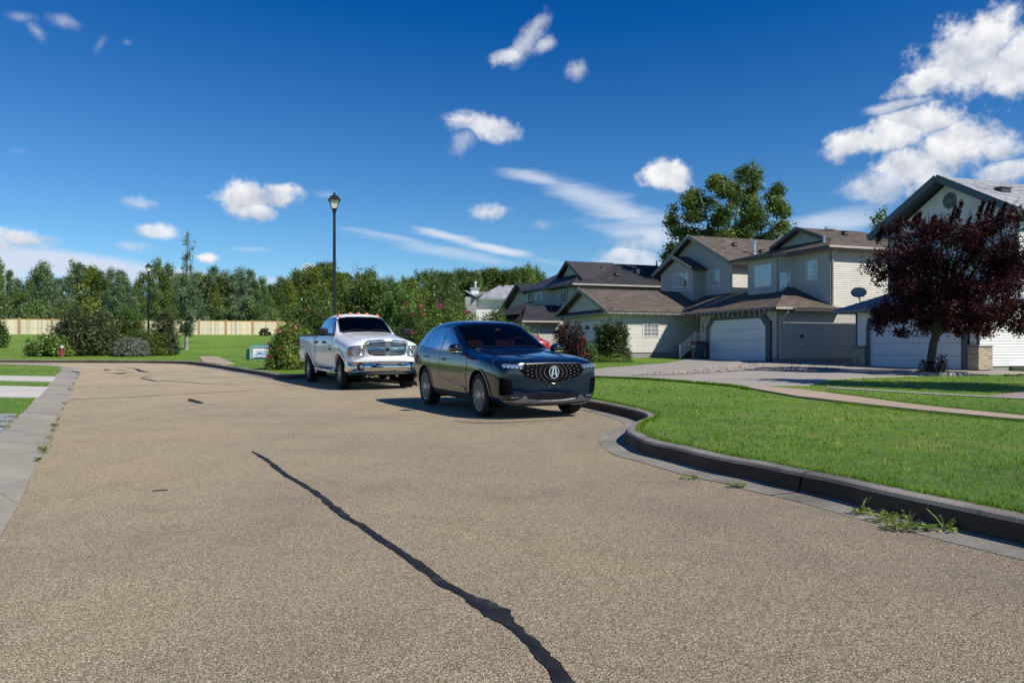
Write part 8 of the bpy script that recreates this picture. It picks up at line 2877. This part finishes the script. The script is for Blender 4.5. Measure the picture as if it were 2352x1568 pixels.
# ---- columnar young aspen in front of the fence
def column_tree():
    random.seed(4)
    Y = 63.0; x = DX(428, Y); z0 = float(z_ground(x, Y)); s_ = Y / FPX
    cl = []
    for py, hw__, n_ in ((758, 9, 4), (745, 14, 7), (725, 17, 9), (700, 19, 9), (675, 17, 6), (650, 15, 6), (625, 10, 3), (600, 7, 2), (580, 5, 2), (560, 3, 1), (545, 2, 1)):
        for k in range(n_):
            cl.append((random.uniform(-1, 1) * hw__ * s_ + (540 - py) * -.00 * s_, random.uniform(-1, 1) * hw__ * s_, DZ(py + random.uniform(-12, 12), Y) - z0, .20 if py > 640 else .10, .20 if py > 640 else .10, .34))
    cl += [(.62, 0, DZ(555, Y) - z0, .06, .06, .12), (.45, 0, DZ(570, Y) - z0, .06, .06, .2), (.12, 0, DZ(540, Y) - z0, .05, .05, .3)]
    r_ = empty('young_aspen', (x, Y, z0)); link('crown', leaves_mesh('crown', cl, 8000, .08, M['aspen_blue'], sprig=4), r_)
    mb = MB(); mb.tube([(0, 0, -.2), (.02, 0, 2), (.0, 0, 5), (.12, 0, 9)], [.17, .13, .08, .015], 7); limbs(mb, Vector((0, 0, 0)), cl, .12, 24, .05); mb.build('trunk', M['grey_bark'], r_); mb = MB(); mb.tube([(0, 0, -.15), (.01, 0, .5), (.02, 0, 1.1)], [.180, .155, .150], 8, cap=False); mb.build('white_lower_trunk', M['pale_bark'], r_)
    tag(r_, 'slender columnar aspen with a whitish trunk standing in front of the fence', 'tree')
column_tree()

# ---- shrub island on the left
def SH(px0, px1, pyt, Y, n, size, mat, label, dep=None, **k):
    x = DX((px0 + px1) / 2, Y); w_ = (px1 - px0) / 2 / FPX * Y; z0 = float(z_ground(x, Y))
    h = (DZ(pyt, Y) - z0) * 1.03
    return shrub(x, Y, w_, dep or w_ * .8, h, n, size, M[mat], label, **k)
SH(58, 172, 766, 49.0, 9500, .066, 'bright', 'low leafy bush with white blossoms at the left end of the shrub island', name='flowering_shrub', flowers=[(M['white_flower'], 12, .06)], twigs=False)
SH(122, 274, 706, 51.0, 26000, .074, 'dull', 'largest dark brown-green shrub behind the red hydrant', nc=34, sprig=5)
SH(170, 250, 690, 54.5, 9000, .08, 'aspen_yellow', 'pale green shrub rising behind the big dark one', nc=20, sprig=5)
SH(222, 352, 712, 54.0, 18000, .072, 'shrub', 'mid green shrub in the centre of the island', nc=28, sprig=5)
SH(278, 400, 758, 51.0, 17000, .060, 'juniper', 'spreading yellow-green juniper on the right of the island', nc=26, name='juniper', elong=1.5)
SH(345, 410, 720, 54.5, 11000, .068, 'dull', 'dark upright shrub at the right end of the island by the lamp', nc=24, sprig=4)
SH(258, 345, 776, 48.8, 8500, .050, 'silver', 'low grey-leaved shrub at the front of the island', nc=22, name='grey_shrub', elong=1.4)
SH(372, 410, 768, 51.5, 2800, .06, 'dull', 'small dark shrub tucked beside the juniper', nc=14)
SH(-60, 14, 668, 60, 7000, .09, 'shrub', 'leafy tree cut off by the left edge, in front of the fence', nc=24, name='edge_tree', cat='tree', sprig=5)
SH(595, 622, 752, 84, 900, .09, 'dull', 'small bush against the right end of the fence', nc=8)

# ---- rose hedge and shrubs behind the vehicles
rose = [(M['pink'], 13, .058), (M['palepink'], 9, .05)]
SH(612, 715, 742, 29.5, 24000, .040, 'bright', 'rose bush with pink blossoms left of the white pickup', name='rose_bush', cat='rose bush', flowers=[(M['pink'], 12, .058), (M['palepink'], 10, .055)], nc=30, sprig=4, outline=[.55, .9, 1, 1.05, 1], base=.0)
SH(680, 800, 712, 31.5, 22000, .043, 'shrub', 'taller rose bush directly behind the pickup bed', name='rose_bush', cat='rose bush', flowers=[(M['pink'], 3, .06)], nc=30, sprig=4)
SH(640, 790, 668, 42, 15000, .078, 'shrub', 'broad green shrub behind the rose bushes, left of the lamp post', nc=28, sprig=5)
SH(722, 812, 626, 45, 9000, .080, 'aspen_yellow', 'yellow-green shrubby tree around the lamp post', nc=30, sprig=5, name='shrubby_tree')
SH(772, 898, 640, 43, 17000, .08, 'shrub', 'dense tall willow shrub right of the lamp post', nc=34, sprig=5, elong=1.4, droop=.5, name='willow_shrub')
SH(822, 874, 612, 48, 4500, .085, 'poplar', 'round-topped tree behind the willow shrub', nc=16, sprig=5, name='shrubby_tree')
SH(868, 962, 662, 41, 14000, .075, 'aspen', 'blue-green willow shrub above the pickup roof', nc=30, sprig=5, elong=1.4, droop=.5, name='willow_shrub')
SH(900, 1002, 640, 46, 8000, .075, 'aspen_yellow', 'yellowish tall shrub behind the roses with bare twigs', nc=26, sprig=5, name='shrubby_tree')
SH(975, 1075, 652, 47, 9000, .070, 'dull', 'dark blackish-green shrub left of the grey-roofed house', nc=28, sprig=5)
SH(935, 1035, 628, 60, 6500, .10, 'shrub', 'tall green tree behind the dark shrub', nc=22, sprig=5, name='shrubby_tree')
SH(880, 1000, 708, 29, 22000, .040, 'shrub', 'rose bush with bright pink blooms between the pickup and the crossover', name='rose_bush', cat='rose bush', flowers=[(M['pink'], 9, .07), (M['palepink'], 8, .06)], nc=30, sprig=4)
SH(958, 1120, 702, 27, 30000, .039, 'bright', 'widest rose bush behind the crossover with a single large magenta bloom', name='rose_bush', cat='rose bush', flowers=[(M['pink'], 7, .08), (M['palepink'], 8, .06)], nc=40, sprig=4, outline=[.9, 1, 1, .97, .85])
SH(1080, 1220, 712, 26.5, 22000, .039, 'shrub', 'rose bush behind the crossover roof in front of the grey-roofed house', name='rose_bush', cat='rose bush', flowers=[(M['palepink'], 4, .05)], nc=34, sprig=4, outline=[1, .96, .9, .82, .7])
SH(1180, 1262, 738, 26, 8000, .034, 'bright', 'rose bush end with yellowing leaves right of the crossover roof', name='rose_bush', cat='rose bush', flowers=[(M['rust'], 8, .04)], nc=24, sprig=4, outline=[1, .95, .8, .6, .4])
# dead twigs standing above the shrubs
for i, (px, py, Y, lb) in enumerate([(826, 592, 44, 'bare dead stems standing above the willow shrub')]):
    random.seed(60 + i)
    x = DX(px, Y); z0 = float(z_ground(x, Y)); h = DZ(py, Y) - z0
    mb = MB()
    for k in range(5):
        a = Vector((random.uniform(-.2, .2), random.uniform(-.1, .1), h * .3)); b = Vector((random.uniform(-.5, .5), random.uniform(-.2, .2), h * random.uniform(.8, 1)))
        mb.tube([a, a.lerp(b, .5) + Vector((random.uniform(-.1, .1), 0, 0)), b], [.016, .010, .004], 5)
        for q in range(3):
            c_ = a.lerp(b, random.uniform(.5, .9)); mb.tube([c_, c_ + Vector((random.uniform(-.4, .4), 0, random.uniform(.2, .6)))], [.012, .004], 4)
    o = mb.build('dead_stems', M['twig']); o.location = (x, Y, z0); tag(o, lb, 'dead branch')

# ---- garden shrubs by the beige houses
SH(1268, 1352, 738, 38.0, 17000, .036, 'burgundy', 'burgundy barberry bush in front of the arched-pane garage', name='barberry_bush', nc=30, sprig=4, bark=M['bark'])
SH(1362, 1452, 742, 39.0, 26000, .046, 'lilac', 'rounded dark green lilac bush against the sunlit beige wall', name='lilac_bush', nc=60, sprig=4, outline=[1.25, 1.05, 1, 1.05, 1.2])
SH(1322, 1382, 778, 37.4, 3600, .036, 'shrub', 'low green bush between the burgundy and the dark green bush', nc=14)
SH(1318, 1348, 770, 37.0, 1500, .036, 'burgundy', 'clump of red flowers beside the burgundy bush', name='red_flowers', cat='flowers', nc=8, flowers=[(M['redflower'], 14, .05)])
SH(1350, 1460, 812, 37.2, 3200, .03, 'bright', 'low ground plants along the foot of the lilac bush', name='ground_plants', cat='plants', nc=16, dep=.35, twigs=False)
SH(470, 480, 560, 70, 10, .05, 'aspen', 'x', nc=3) if False else None
x, y = DX(2215, 26.8), 26.8
for (px, py, Y, lb) in ((2295, 868, 25, 'small dark clump beside the walk at the right edge of the lawn'),):
    x = DX(px, Y); shrub(x + .6, Y, .5, .2, .10, 300, .03, M['dull'], lb, 'low_plant', 'plant', nc=6, twigs=False)

# ------------------------------------------------------------------ every group of leaves counted as geometry, not instances
tri = 0
seen = set()
for o in S.objects:
    if o.type == 'MESH' and o.data.name not in seen:
        seen.add(o.data.name)
        tri += sum(len(p.vertices) - 2 for p in o.data.polygons) if len(o.data.polygons) < 3000 else len(o.data.polygons) * (2 if len(o.data.polygons[0].vertices) == 4 else 1)
print('objects', len(S.objects), 'unique tris', tri)
